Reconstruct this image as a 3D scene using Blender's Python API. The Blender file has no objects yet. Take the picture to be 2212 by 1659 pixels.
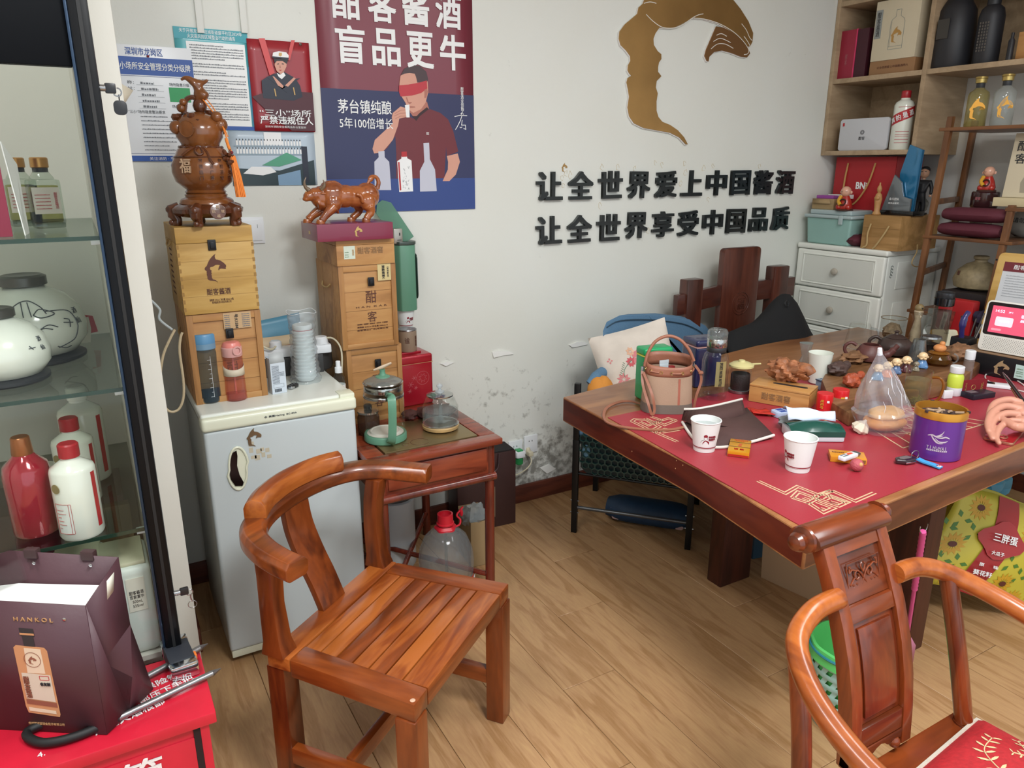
import bpy,bmesh,math,random
from mathutils import Vector,Matrix,noise
random.seed(7)
R=math.radians
SC=bpy.context.scene
COL=SC.collection

# ------------------------------------------------------------ camera, world, lights, exposure
H=1.5
cam_d=bpy.data.cameras.new('camera');cam=bpy.data.objects.new('camera',cam_d);COL.objects.link(cam)
cam.location=(0,0,H);cam.rotation_euler=(R(90 - 16.45),0,R(-29.8))
cam_d.sensor_width=36;cam_d.lens=36 * 1600 / 2212;cam_d.clip_start=.02
SC.camera=cam
wd=bpy.data.worlds.new('world');SC.world=wd;wd.use_nodes=True
bg=wd.node_tree.nodes['Background'];bg.inputs[0].default_value=(.84,.93,1,1);bg.inputs[1].default_value=1.45
def area(name,loc,size,sy,power,col,rot=(0,0,0)):
    d=bpy.data.lights.new(name,'AREA');d.shape='RECTANGLE';d.size=size;d.size_y=sy;d.energy=power;d.color=col
    o=bpy.data.objects.new(name,d);COL.objects.link(o);o.location=loc;o.rotation_euler=rot;return o
area('ceiling_light_or_fill',(.75,-.1,2.72),.6,.6,67,(.97,.99,1))
area('ceiling_light_or_fill',(-.5,.9,2.72),.3,1.2,32,(.97,.99,1))
area('ceiling_light_or_fill',(2.1,.5,2.72),.5,.9,20,(.97,.99,1))  # added fill to brighten the right side, no fixture known there
SC.view_settings.view_transform='Standard';SC.view_settings.look='None';SC.view_settings.gamma=1
SC.view_settings.use_curve_mapping=False;SC.view_settings.exposure=0.0

# ------------------------------------------------------------ placing helpers: a sight line met with a real plane
_p=R(16.45);_a=R(29.8)
FW=Vector((math.sin(_a)*math.cos(_p),math.cos(_a)*math.cos(_p),-math.sin(_p)))
RT=Vector((math.cos(_a),-math.sin(_a),0));UP=RT.cross(FW)
def ray(x,y): return FW + RT*((x-1106)/1600) - UP*((y-829.5)/1600)
def at(x,y,z=0.75): r=ray(x,y);return Vector((0,0,H)) + r*((z-H)/r.z)
def aty(x,y,v): r=ray(x,y);return Vector((0,0,H)) + r*(v/r.y)
def atx(x,y,v): r=ray(x,y);return Vector((0,0,H)) + r*(v/r.x)

# ------------------------------------------------------------ materials
def lin(h):
    h=h.lstrip('#');o=[]
    for i in (0,2,4):
        v=int(h[i:i+2],16)/255;o.append(v/12.92 if v <= .04045 else ((v+.055)/1.055)**2.4)
    return (*o,1)
MC={}
def mat(name,col='#888888',rough=.5,metal=0.,coat=0.,emis=None,es=1.,bump=0.,bs=40.,var=0.,spec=.5):
    if name in MC: return MC[name]
    m=bpy.data.materials.new(name);m.use_nodes=True;MC[name]=m
    nt=m.node_tree;b=nt.nodes['Principled BSDF']
    b.inputs['Base Color'].default_value=lin(col);b.inputs['Roughness'].default_value=rough
    b.inputs['Metallic'].default_value=metal;b.inputs['Coat Weight'].default_value=coat;b.inputs['Coat Roughness'].default_value=.08
    b.inputs['Specular IOR Level'].default_value=spec
    if emis: b.inputs['Emission Color'].default_value=lin(emis);b.inputs['Emission Strength'].default_value=es
    if bump or var:
        tc=nt.nodes.new('ShaderNodeTexCoord');n=nt.nodes.new('ShaderNodeTexNoise');n.inputs['Scale'].default_value=bs
        n.inputs['Detail'].default_value=5;nt.links.new(tc.outputs['Object'],n.inputs['Vector'])
        if bump:
            bp=nt.nodes.new('ShaderNodeBump');bp.inputs['Strength'].default_value=bump;bp.inputs['Distance'].default_value=.004
            nt.links.new(n.outputs['Fac'],bp.inputs['Height']);nt.links.new(bp.outputs['Normal'],b.inputs['Normal'])
        if var:
            r=nt.nodes.new('ShaderNodeValToRGB');c=lin(col)
            r.color_ramp.elements[0].color=tuple(min(1,v*(1-var)) for v in c[:3])+(1,);r.color_ramp.elements[1].color=tuple(min(1,v*(1+var)) for v in c[:3])+(1,)
            r.color_ramp.elements[0].position=.3;r.color_ramp.elements[1].position=.7
            nt.links.new(n.outputs['Fac'],r.inputs['Fac']);nt.links.new(r.outputs['Color'],b.inputs['Base Color'])
    return m
def wood(name,c1,c2,c3=None,axis=2,scale=9.,rough=.35,coat=0.,stretch=9.,bump=.08,rnd=.0,rings=.5):
    """procedural wood: grain runs along the object's own axis"""
    if name in MC: return MC[name]
    m=bpy.data.materials.new(name);m.use_nodes=True;MC[name]=m;nt=m.node_tree;N=nt.nodes.new;L=nt.links.new
    b=nt.nodes['Principled BSDF'];b.inputs['Roughness'].default_value=rough;b.inputs['Coat Weight'].default_value=coat;b.inputs['Coat Roughness'].default_value=.12
    tc=N('ShaderNodeTexCoord');mp=N('ShaderNodeMapping');s=[scale]*3;s[axis]=scale/stretch;mp.inputs['Scale'].default_value=s
    oi=N('ShaderNodeObjectInfo');vm=N('ShaderNodeVectorMath');vm.operation='ADD'
    cx=N('ShaderNodeCombineXYZ');mu=N('ShaderNodeMath');mu.operation='MULTIPLY';mu.inputs[1].default_value=37.
    L(oi.outputs['Random'],mu.inputs[0]);[L(mu.outputs[0],cx.inputs[i]) for i in range(3)]
    L(tc.outputs['Object'],vm.inputs[0]);L(cx.outputs[0],vm.inputs[1]);L(vm.outputs[0],mp.inputs['Vector'])
    n1=N('ShaderNodeTexNoise');n1.inputs['Scale'].default_value=1.;n1.inputs['Detail'].default_value=4;n1.inputs['Distortion'].default_value=1.2
    L(mp.outputs[0],n1.inputs['Vector'])
    w=N('ShaderNodeMath');w.operation='MULTIPLY';w.inputs[1].default_value=9.;sn=N('ShaderNodeMath');sn.operation='SINE'
    L(n1.outputs['Fac'],w.inputs[0]);w2=N('ShaderNodeMath');w2.operation='MULTIPLY';w2.inputs[1].default_value=3.
    L(w.outputs[0],w2.inputs[0]);L(w2.outputs[0],sn.inputs[0])
    n2=N('ShaderNodeTexNoise');n2.inputs['Scale'].default_value=9.;n2.inputs['Detail'].default_value=3;L(mp.outputs[0],n2.inputs['Vector'])
    a1=N('ShaderNodeMath');a1.operation='MULTIPLY_ADD';a1.inputs[1].default_value=.10*rings;L(sn.outputs[0],a1.inputs[0]);L(n1.outputs['Fac'],a1.inputs[2])
    a2=N('ShaderNodeMath');a2.operation='MULTIPLY_ADD';a2.inputs[1].default_value=.35;L(n2.outputs['Fac'],a2.inputs[0]);L(a1.outputs[0],a2.inputs[2])
    a3=N('ShaderNodeMath');a3.operation='MULTIPLY_ADD';a3.inputs[1].default_value=rnd;L(oi.outputs['Random'],a3.inputs[0]);L(a2.outputs[0],a3.inputs[2])
    r=N('ShaderNodeValToRGB');e=r.color_ramp.elements;e[0].position=.45;e[0].color=lin(c2);e[1].position=.85 + rnd;e[1].color=lin(c1)
    if c3: k=e.new(.66 + rnd/2);k.color=lin(c3)
    L(a3.outputs[0],r.inputs['Fac']);L(r.outputs['Color'],b.inputs['Base Color'])
    bp=N('ShaderNodeBump');bp.inputs['Strength'].default_value=bump;bp.inputs['Distance'].default_value=.002;L(n2.outputs['Fac'],bp.inputs['Height']);L(bp.outputs[0],b.inputs['Normal'])
    return m
def glass(name,tint='#ffffff',refl=.12,rough=.02,dens=0.,body='#ffffff'):
    """thin clear material: straight-through light, a Fresnel sheen and an optional milky share"""
    if name in MC: return MC[name]
    m=bpy.data.materials.new(name);m.use_nodes=True;MC[name]=m;nt=m.node_tree;nt.nodes.clear();N=nt.nodes.new;L=nt.links.new
    o=N('ShaderNodeOutputMaterial');t=N('ShaderNodeBsdfTransparent');t.inputs[0].default_value=lin(tint)
    g=N('ShaderNodeBsdfGlossy');g.inputs['Roughness'].default_value=rough;g.inputs[0].default_value=(.95,.95,.95,1)
    lw=N('ShaderNodeLayerWeight');lw.inputs['Blend'].default_value=.32
    mm=N('ShaderNodeMath');mm.operation='MULTIPLY_ADD';mm.inputs[1].default_value=.50;mm.inputs[2].default_value=refl*.35;L(lw.outputs['Facing'],mm.inputs[0])
    mp=N('ShaderNodeMath');mp.operation='POWER';mp.inputs[1].default_value=1.7;L(mm.outputs[0],mp.inputs[0])
    x=N('ShaderNodeMixShader');L(mp.outputs[0],x.inputs[0]);L(t.outputs[0],x.inputs[1]);L(g.outputs[0],x.inputs[2]);last=x
    if dens:
        d=N('ShaderNodeBsdfDiffuse');d.inputs[0].default_value=lin(body);y=N('ShaderNodeMixShader');y.inputs[0].default_value=dens
        L(x.outputs[0],y.inputs[1]);L(d.outputs[0],y.inputs[2]);last=y
    L(last.outputs[0],o.inputs[0]);return m

# ------------------------------------------------------------ mesh builder
class MB:
    def __init__(s): s.v=[];s.f=[];s.mi=[];s.M=Matrix.Identity(4)
    def add(s,vs,fs,m=0):
        o=len(s.v);s.v += [tuple(s.M @ Vector(v)) for v in vs];s.f += [[i+o for i in f] for f in fs];s.mi += [m]*len(fs);return s
    def box(s,a,b,m=0):
        x0,y0,z0=a;x1,y1,z1=b
        return s.add([(x0,y0,z0),(x1,y0,z0),(x1,y1,z0),(x0,y1,z0),(x0,y0,z1),(x1,y0,z1),(x1,y1,z1),(x0,y1,z1)],
                     [(0,3,2,1),(4,5,6,7),(0,1,5,4),(1,2,6,5),(2,3,7,6),(3,0,4,7)],m)
    def rings(s,rs,m=0,cap=True,loop=False):
        n=len(rs[0]);vs=[p for r in rs for p in r];fs=[]
        K=len(rs) if loop else len(rs)-1
        for i in range(K):
            j=(i+1) % len(rs)
            for k in range(n): fs.append((i*n+k,i*n+(k+1) % n,j*n+(k+1) % n,j*n+k))
        if cap and not loop: fs += [tuple(range(n-1,-1,-1)),tuple((len(rs)-1)*n+k for k in range(n))]
        return s.add(vs,fs,m)
    def lathe(s,prof,c=(0,0,0),n=24,m=0,cap=True,sx=1,sy=1,lobes=0,la=0):
        rs=[]
        for r,z in prof:
            r=max(r,.0002);rr=[r*(1+la*math.cos(lobes*2*math.pi*k/n)) for k in range(n)]
            rs.append([(c[0]+sx*rr[k]*math.cos(2*math.pi*k/n),c[1]+sy*rr[k]*math.sin(2*math.pi*k/n),c[2]+z) for k in range(n)])
        return s.rings(rs,m,cap)
    def tube(s,pts,r,n=8,m=0,closed=False,flat=1.,up=None):
        P=[Vector(p) for p in pts];rs=[];N=len(P);rr=list(r) if isinstance(r,(list,tuple)) else [r]*N
        if len(rr) != N:
            q=[i*(len(rr)-1)/(N-1) for i in range(N)];rr=[rr[int(k)]+(rr[min(int(k)+1,len(rr)-1)]-rr[int(k)])*(k-int(k)) for k in q]
        u=None
        for i,p in enumerate(P):
            if closed: t=P[(i+1) % N]-P[i-1]
            else: t=P[min(i+1,N-1)]-P[max(i-1,0)]
            t.normalize()
            if up is not None: u=Vector(up)-t*t.dot(Vector(up));
            elif u is None: u=t.orthogonal()
            else: u=u-t*t.dot(u)
            u.normalize();w=t.cross(u)
            rs.append([p+(u*math.cos(2*math.pi*k/n)*flat+w*math.sin(2*math.pi*k/n))*rr[i] for k in range(n)])
        return s.rings(rs,m,True,closed)
    def cyl(s,a,b,r,r2=None,n=16,m=0): return s.tube([a,b],[r,r if r2 is None else r2],n,m)
    def sweep(s,pts,sec,m=0,up=(0,0,1),scale=None):
        """sweep a 2D section (side, up) along a path"""
        P=[Vector(p) for p in pts];rs=[];N=len(P)
        for i,p in enumerate(P):
            t=(P[min(i+1,N-1)]-P[max(i-1,0)]).normalized();w=t.cross(Vector(up)).normalized();u=w.cross(t)
            k=scale[i] if scale else 1
            rs.append([p+w*a*k+u*b*k for a,b in sec])
        return s.rings(rs,m)
    def prism(s,poly,z0,z1,m=0,plane='xy'):
        n=len(poly)
        f={'xy': lambda a,b,c: (a,b,c),'xz': lambda a,b,c: (a,-c,b),'yz': lambda a,b,c: (c,a,b)}[plane]
        vs=[f(a,b,z0) for a,b in poly]+[f(a,b,z1) for a,b in poly]
        area2=sum(poly[i][0]*poly[(i+1) % n][1]-poly[(i+1) % n][0]*poly[i][1] for i in range(n))
        fs=[tuple(range(n-1,-1,-1)),tuple(range(n,2*n))]+[(i,(i+1) % n,n+(i+1) % n,n+i) for i in range(n)]
        if area2 < 0: fs=[tuple(reversed(q)) for q in fs]
        return s.add(vs,fs,m)
    def grid(s,fn,nu,nv,m=0):
        vs=[fn(i/(nu-1),j/(nv-1)) for j in range(nv) for i in range(nu)]
        return s.add(vs,[(j*nu+i,j*nu+i+1,(j+1)*nu+i+1,(j+1)*nu+i) for j in range(nv-1) for i in range(nu-1)],m)
    def ball(s,c,r,m=0,n=16,sx=1,sy=1,sz=1,fn=None):
        rs=[]
        for j in range(1,n//2):
            t=math.pi*j/(n//2);ring=[]
            for k in range(n):
                a=2*math.pi*k/n;d=Vector((math.sin(t)*math.cos(a),math.sin(t)*math.sin(a),-math.cos(t)));q=fn(d) if fn else 1
                ring.append((c[0]+d.x*r*sx*q,c[1]+d.y*r*sy*q,c[2]+d.z*r*sz*q))
            rs.append(ring)
        return s.rings(rs,m)
    def line(s,pts,w,z0=0,z1=.0004,m=0,closed=False):
        """flat strip of constant width following a 2D polyline (x, y), mitred"""
        P=[Vector(p) for p in pts];N=len(P);A=[];B=[]
        for i in range(N):
            a=P[i]-P[i-1] if (i or closed) else P[1]-P[0];b=P[(i+1) % N]-P[i] if (i < N-1 or closed) else a
            a=a.normalized();b=b.normalized();n1=Vector((-a.y,a.x));n2=Vector((-b.y,b.x));q=n1+n2
            q=q/max(q.dot(n1),.35) if q.length > 1e-6 else n1
            A.append(P[i]+q*w/2);B.append(P[i]-q*w/2)
        for i in range(N if closed else N-1):
            j=(i+1) % N;q=[A[i],B[i],B[j],A[j]]
            s.add([(p.x,p.y,z0) for p in q]+[(p.x,p.y,z1) for p in q],[(0,1,2,3),(7,6,5,4),(0,4,5,1),(1,5,6,2),(2,6,7,3),(3,7,4,0)],m)
        return s
    def at(s,loc=(0,0,0),rot=(0,0,0),sc=1):
        from mathutils import Euler
        s.M=Matrix.Translation(loc) @ Euler([R(a) for a in rot]).to_matrix().to_4x4() @ (Matrix.Scale(sc,4) if not isinstance(sc,tuple) else Matrix.Diagonal((*sc,1)));return s
def O(name,b,mats,parent=None,bev=0.,seg=2,ang=38,loc=None,rz=None,sub=0,solid=0):
    me=bpy.data.meshes.new(name);me.from_pydata(b.v,[],b.f)
    for m in (mats if isinstance(mats,(list,tuple)) else [mats]): me.materials.append(m)
    me.polygons.foreach_set('material_index',b.mi);me.update()
    bm=bmesh.new();bm.from_mesh(me)
    bmesh.ops.recalc_face_normals(bm,faces=bm.faces)
    if bev:
        ed=[e for e in bm.edges if len(e.link_faces) == 2 and e.calc_face_angle(0) > R(30)]
        bmesh.ops.bevel(bm,geom=ed,offset=bev,segments=seg,profile=.6,affect='EDGES',clamp_overlap=True)
    bm.to_mesh(me);bm.free()
    me.polygons.foreach_set('use_smooth',[True]*len(me.polygons));me.set_sharp_from_angle(angle=R(ang))
    o=bpy.data.objects.new(name,me);COL.objects.link(o)
    if parent: o.parent=parent
    if loc is not None: o.location=loc
    if rz is not None: o.rotation_euler=(0,0,R(rz))
    if sub: md=o.modifiers.new('sub','SUBSURF');md.levels=md.render_levels=sub
    if solid: md=o.modifiers.new('solid','SOLIDIFY');md.thickness=solid
    return o
def tag(o,label,cat,group=None):
    o['label']=label;o['category']=cat
    if group: o['group']=group
    return o
def thing(name,label,cat,loc=(0,0,0),rz=0,group=None):
    o=bpy.data.objects.new(name,None);COL.objects.link(o);o.location=loc;o.rotation_euler=(0,0,R(rz));o.empty_display_size=.05
    return tag(o,label,cat,group)
def struct(o): o['kind']='structure';return o
def copy_thing(o,loc,rz=None,label=None,parent=None):
    c=o.copy();COL.objects.link(c)
    if parent: c.parent=parent
    else:
        c.location=loc
        if rz is not None: c.rotation_euler=(0,0,R(rz))
        if label: c['label']=label
    for ch in list(o.children): copy_thing(ch,None,parent=c)
    return c
def text(s,w,h,m,parent,loc,rot=(90,0,0),bold=0.,depth=.0004,name='lettering',keep=False,align='C',ls=1.,cs=1.,pivot=None):
    """flat printed or raised lettering, fitted to w x h (h None keeps the aspect); loc is the centre of its box"""
    cu=bpy.data.curves.new(name,'FONT');cu.body=s;cu.size=1;cu.extrude=.001;cu.space_line=ls;cu.space_character=cs
    cu.resolution_u=2;cu.align_x='CENTER' if align == 'C' else 'LEFT'
    t=bpy.data.objects.new('tmp',cu);COL.objects.link(t);dg=bpy.context.evaluated_depsgraph_get();dg.update()
    me=bpy.data.meshes.new_from_object(t.evaluated_get(dg));bpy.data.objects.remove(t);bpy.data.curves.remove(cu)
    if bold:
        bb=bold*.75;bmm=bmesh.new()
        for i,(dx,dy) in enumerate(((0,0),(bb,bb),(-bb,bb),(bb,-bb),(-bb,-bb))):
            dz=.0006*i*min(1,.0004/depth);me.transform(Matrix.Translation((dx,dy,dz)));bmm.from_mesh(me);me.transform(Matrix.Translation((-dx,-dy,-dz)))
        bmm.to_mesh(me);bmm.free()
    xs=[v.co.x for v in me.vertices];ys=[v.co.y for v in me.vertices]
    x0,x1,y0,y1=min(xs),max(xs),min(ys),max(ys)
    kx=w/(x1-x0) if w else None;ky=h/(y1-y0) if h else kx
    if kx is None: kx=ky
    for v in me.vertices: v.co=((v.co.x-(x0+x1)/2)*kx,(v.co.y-(y0+y1)/2)*ky,v.co.z*depth/.001)
    me.materials.clear();me.materials.append(m);me.name=name
    o=bpy.data.objects.new(name,me);COL.objects.link(o);o.parent=parent;o.location=loc;o.rotation_euler=[R(a) for a in rot]
    return o
def greek(b,x0,x1,y,h,z=.0004,seed=0,gap=.25):
    """a row of tiny print strokes between x0 and x1"""
    rd=random.Random(seed*131+int(y*9999));x=x0
    while x < x1:
        w=h*rd.uniform(.5,1.1);b.box((x,y,0),(min(x+w,x1),y+h*rd.uniform(.6,1),z));x += w+h*gap
    return b
def skin(name,verts,edges,radii,m,parent=None,sub=2,loc=None,root=0,rz=None):
    me=bpy.data.meshes.new(name);me.from_pydata(verts,edges,[]);o=bpy.data.objects.new(name,me);COL.objects.link(o)
    md=o.modifiers.new('skin','SKIN');md.use_smooth_shade=True
    for i,r in enumerate(radii):
        sv=me.skin_vertices[0].data[i];sv.radius=(r,r) if not isinstance(r,tuple) else r;sv.use_root=(i == root)
    s=o.modifiers.new('sub','SUBSURF');s.levels=s.render_levels=sub
    dg=bpy.context.evaluated_depsgraph_get();dg.update();m2=bpy.data.meshes.new_from_object(o.evaluated_get(dg));o.modifiers.clear();o.data=m2;bpy.data.meshes.remove(me)
    m2.materials.clear();m2.materials.append(m);m2.polygons.foreach_set('use_smooth',[True]*len(m2.polygons));m2.name=name
    if parent: o.parent=parent
    if loc is not None: o.location=loc
    if rz is not None: o.rotation_euler=(0,0,R(rz))
    return o
def blob(name,b,m,parent=None,vox=.003,it=4,loc=None,rz=None):
    """fuse overlapping balls and tubes into one smooth carved or fleshy surface"""
    o=O(name,b,m,parent,loc=loc,rz=rz);md=o.modifiers.new('fuse','REMESH');md.mode='VOXEL';md.voxel_size=vox;md.use_smooth_shade=True
    sm=o.modifiers.new('smooth','SMOOTH');sm.iterations=it;sm.factor=.6
    dg=bpy.context.evaluated_depsgraph_get();dg.update();m2=bpy.data.meshes.new_from_object(o.evaluated_get(dg));old=o.data;o.modifiers.clear();o.data=m2;bpy.data.meshes.remove(old);m2.name=name
    if not m2.materials: m2.materials.append(m)
    m2.polygons.foreach_set('use_smooth',[True]*len(m2.polygons));return o
def arc(c,r,a0,a1,n=12,ax=('x','y')):
    o=[]
    for i in range(n+1):
        a=R(a0+(a1-a0)*i/n);p=[c[0],c[1],c[2]];p['xyz'.index(ax[0])] += r*math.cos(a);p['xyz'.index(ax[1])] += r*math.sin(a);o.append(tuple(p))
    return o
def smooth(pts,n=6,closed=False):
    """Catmull-Rom through the points"""
    P=[Vector(p) for p in pts];N=len(P);out=[]
    for i in range(N if closed else N-1):
        g=lambda k: P[k % N] if closed else P[max(0,min(N-1,k))]
        a,b,c,d=g(i-1),g(i),g(i+1),g(i+2)
        for k in range(n):
            t=k/n;out.append(.5*((2*b)+(c-a)*t+(2*a-5*b+4*c-d)*t*t+(3*b-a-3*c+d)*t**3))
    if not closed: out.append(P[-1])
    return out
def rrect(x0,y0,x1,y1,r,n=4):
    o=[]
    for cx,cy,a in ((x1-r,y1-r,0),(x0+r,y1-r,90),(x0+r,y0+r,180),(x1-r,y0+r,270)):
        for i in range(n+1): t=R(a+90*i/n);o.append((cx+r*math.cos(t),cy+r*math.sin(t)))
    return o

FACE=[(.112,.565),(.09,.548),(.085,.524),(.02,.477),(-.005,.448),(-.007,.421),(.004,.397),(.034,.378),(.056,.358),(.059,.34),(.047,.321),(.046,.302),(.054,.291),(.067,.281),(.048,.272),(.043,.253),(.052,.228),(.06,.197),(.054,.153),(.065,.118),(.092,.09),(.146,.072),(.226,.063),(.3,.055),(.357,.036),(.398,.006),(.41,.006),(.385,.036),(.345,.066),(.297,.088),(.251,.1),(.227,.119),(.214,.145),(.211,.184),(.216,.216),(.203,.241),(.206,.267),(.231,.288),(.211,.305),(.21,.324),(.214,.343),(.226,.357),(.224,.376),(.203,.387),(.18,.41),(.176,.434),(.186,.456),(.206,.48),(.24,.481),(.284,.485),(.327,.502),(.388,.533),(.462,.535),(.538,.526),(.618,.503),(.68,.478),(.734,.442),(.754,.444),(.767,.465),(.767,.502),(.731,.548),(.675,.595),(.623,.629),(.56,.665),(.49,.685),(.43,.695),(.40,.74),(.395,.80),(.43,.865),(.36,.83),(.27,.765),(.20,.70),(.15,.635),(.125,.6)]
BEAK=[(.534,.512),(.507,.459),(.483,.412),(.476,.386),(.492,.366),(.502,.364),(.505,.384),(.531,.405),(.579,.415),(.638,.409),(.699,.397),(.74,.396),(.758,.414),(.739,.443),(.69,.473),(.618,.5),(.578,.51)]
def emblem(w,m,parent,loc,rot=(90,0,0),depth=.0006,name='emblem',ky=1.):
    k=w/.774;b=MB();b.prism([((x-.38)*k,(y-.43)*k*ky) for x,y in FACE],0,depth);b.prism([((x-.38)*k,(y-.43)*k*ky) for x,y in BEAK],0,depth*.96)
    o=O(name,b,m,parent);o.location=loc;o.rotation_euler=[R(a) for a in rot];return o

# ================================================================ the room
D=2.715;XR=3.745
def wall_mat():
    m=bpy.data.materials.new('wall_paint');m.use_nodes=True;nt=m.node_tree;N=nt.nodes.new;L=nt.links.new;b=nt.nodes['Principled BSDF']
    b.inputs['Roughness'].default_value=.6
    tc=N('ShaderNodeTexCoord');sp=N('ShaderNodeSeparateXYZ');L(tc.outputs['Object'],sp.inputs[0])
    def mth(op,a,c,clamp=False):
        n=N('ShaderNodeMath');n.operation=op;n.use_clamp=clamp
        for i,v in enumerate((a,c)):
            if isinstance(v,(int,float)): n.inputs[i].default_value=v
            else: L(v,n.inputs[i])
        return n.outputs[0]
    def gauss(src,c,w):   # soft bump of damp around a spot of the wall
        q=mth('DIVIDE',mth('SUBTRACT',src,c),w);return mth('SUBTRACT',1,mth('MULTIPLY',q,q),True)
    zone=mth('MULTIPLY',gauss(sp.outputs[0],1.62,.62),gauss(sp.outputs[2],.22,.5))
    zone2=mth('MULTIPLY',gauss(sp.outputs[0],1.5,.45),gauss(sp.outputs[2],.62,.22))
    low=mth('MULTIPLY',gauss(sp.outputs[0],1.72,.38),gauss(sp.outputs[2],.12,.24))
    n1=N('ShaderNodeTexNoise');n1.inputs['Scale'].default_value=14;n1.inputs['Detail'].default_value=9;n1.inputs['Roughness'].default_value=.72;L(tc.outputs['Object'],n1.inputs[0])
    n2=N('ShaderNodeTexNoise');n2.inputs['Scale'].default_value=34;n2.inputs['Detail'].default_value=5;L(tc.outputs['Object'],n2.inputs[0])
    s=mth('ADD',mth('MULTIPLY',zone,.10),mth('ADD',mth('MULTIPLY',low,.15),mth('MULTIPLY',zone2,.05)))
    k=mth('ADD',mth('MULTIPLY',n1.outputs[0],.55),mth('MULTIPLY',n2.outputs[0],.45))
    f=mth('MULTIPLY',mth('SUBTRACT',mth('ADD',k,s),.64),7,True)
    r=N('ShaderNodeMixRGB');r.inputs[1].default_value=lin('#e1e5e2');r.inputs[2].default_value=lin('#5b574d')
    L(mth('MULTIPLY',f,.75),r.inputs[0])
    n3=N('ShaderNodeTexNoise');n3.inputs['Scale'].default_value=1.3;L(tc.outputs['Object'],n3.inputs[0])
    r2=N('ShaderNodeMixRGB');r2.blend_type='MULTIPLY';r2.inputs[2].default_value=lin('#f2eee4');L(n3.outputs[0],r2.inputs[0]);L(r.outputs[0],r2.inputs[1])
    L(r2.outputs[0],b.inputs['Base Color'])
    n4=N('ShaderNodeTexNoise');n4.inputs['Scale'].default_value=160;n4.inputs['Detail'].default_value=4;L(tc.outputs['Object'],n4.inputs[0])
    h=mth('ADD',mth('MULTIPLY',n4.outputs[0],.5),mth('MULTIPLY',f,1.2));bp=N('ShaderNodeBump');bp.inputs['Strength'].default_value=.22;bp.inputs['Distance'].default_value=.003
    L(h,bp.inputs['Height']);L(bp.outputs[0],b.inputs['Normal']);return m
WALL=wall_mat()
plain=mat('wall_plain','#dcdbd4',.6,bump=.1,bs=90)
struct(O('wall_back',MB().box((-1.6,D,0),(XR+.1,D+.1,2.75)),WALL))
struct(O('wall_right',MB().box((XR,-2.1,0),(XR+.1,D,2.75)),mat('wall_side','#cfcfcb',.6,bump=.1,bs=90)))
struct(O('wall_left',MB().box((-1.7,-2.1,0),(-1.6,D+.1,2.75)),plain))
struct(O('ceiling',MB().box((-1.7,-2.1,2.75),(XR+.1,D+.1,2.85)),mat('ceiling_paint','#e2e0d8',.7)))
struct(O('wall_pillar',MB().box((-1.6,2.275,0),(.142,D,2.75)),plain,bev=.004))
skm=wood('skirting_wood','#6b3524','#4a2118',axis=0,scale=14,rough=.45)
struct(O('baseboard_back',MB().box((.142,D-.014,.0),(XR,D,.085)),skm,bev=.003))
struct(O('baseboard_pillar',MB().box((-1.2,2.263,.0),(.152,2.275,.085)).box((.142,2.275,0),(.154,D-.014,.085)),skm,bev=.003))
struct(O('baseboard_right',MB().box((XR-.014,-2.1,0),(XR,D-.014,.085)),skm,bev=.003))
# surface conduits high on the back wall, left
for px in (428,523):
    p=aty(px,30,D)
    t=O('cable_conduit',MB().box((p.x-.009,D-.012,aty(px,72,D).z),(p.x+.011,D,2.75)),mat('conduit','#dcded8',.4),bev=.001)
    tag(t,'white plastic cable conduit above the '+('teal notice, left one' if px < 500 else 'red poster, right one'),'conduit')
# ---- floor: planks running away from the camera
fl=struct(O('floor',MB().box((-1.7,-2.1,-.05),(XR+.1,D+.1,-.006)),mat('floor_joint','#a98b6c',.9)))
pm=wood('plank_wood','#bd976a','#9f774c','#b08860',axis=1,scale=22,rough=.45,stretch=9,rnd=.04,rings=.7,bump=.05)
x=1.056-.192*13;i=-13
rp=random.Random(5)
while x < XR:
    off=(1.857 - .32*(1-i)) % 1.22
    y=off-1.22*3
    while y < D:
        y0=max(y,-2.1)+.0006;y1=min(y+1.22,D)-.0006;x0=max(x,-1.6)+.0006;x1=min(x+.192,XR)-.0006
        if y1-y0 > .02 and x1-x0 > .02:
            O('plank',MB().box((x0,y0,-.006),(x1,y1,rp.uniform(-.0004,0))),pm,fl,bev=.0012,seg=1)
        y += 1.22
    x += .192;i += 1

# ---- gold emblem and black lettering on the back wall
gold=mat('brushed_gold','#b8925c',.3,.75,bump=.02,bs=6,var=.12)
dgold=mat('dark_gold','#a37a52',.3,.7)
lg=thing('wall_emblem','large gold face profile with swooping wing hair, glued to the white wall','emblem',(2.07,D,1.586))
acr=mat('acrylic_edge','#e2e2e0',.2)
for nm,pl,gm in (('face_plate',FACE,gold),('wing_tip_plate',BEAK,dgold)):
    b=MB();b.prism([(x,y) for x,y in pl],.008,.0125,0,'xz');O(nm,b,gm,lg)
    b=MB();b.prism([(x-.003,y-.003) for x,y in pl],.0,.0078,0,'xz');O('backing',b,acr,lg)
cr=mat('engraved_line','#d9d6cc',.5)
def zp(L,w,par,z):   # engraved strokes, given in the emblem's own metres
    b=MB();b.at((0,-z,0),(90,0,0));b.line(smooth(L,5),w,0,.0008);O('engraved_line',b,cr,par)
def Wz(x,y): q=aty(1130+x/2.963,y/2.963,D);return Vector((q.x-2.07,q.z-1.586))
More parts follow.
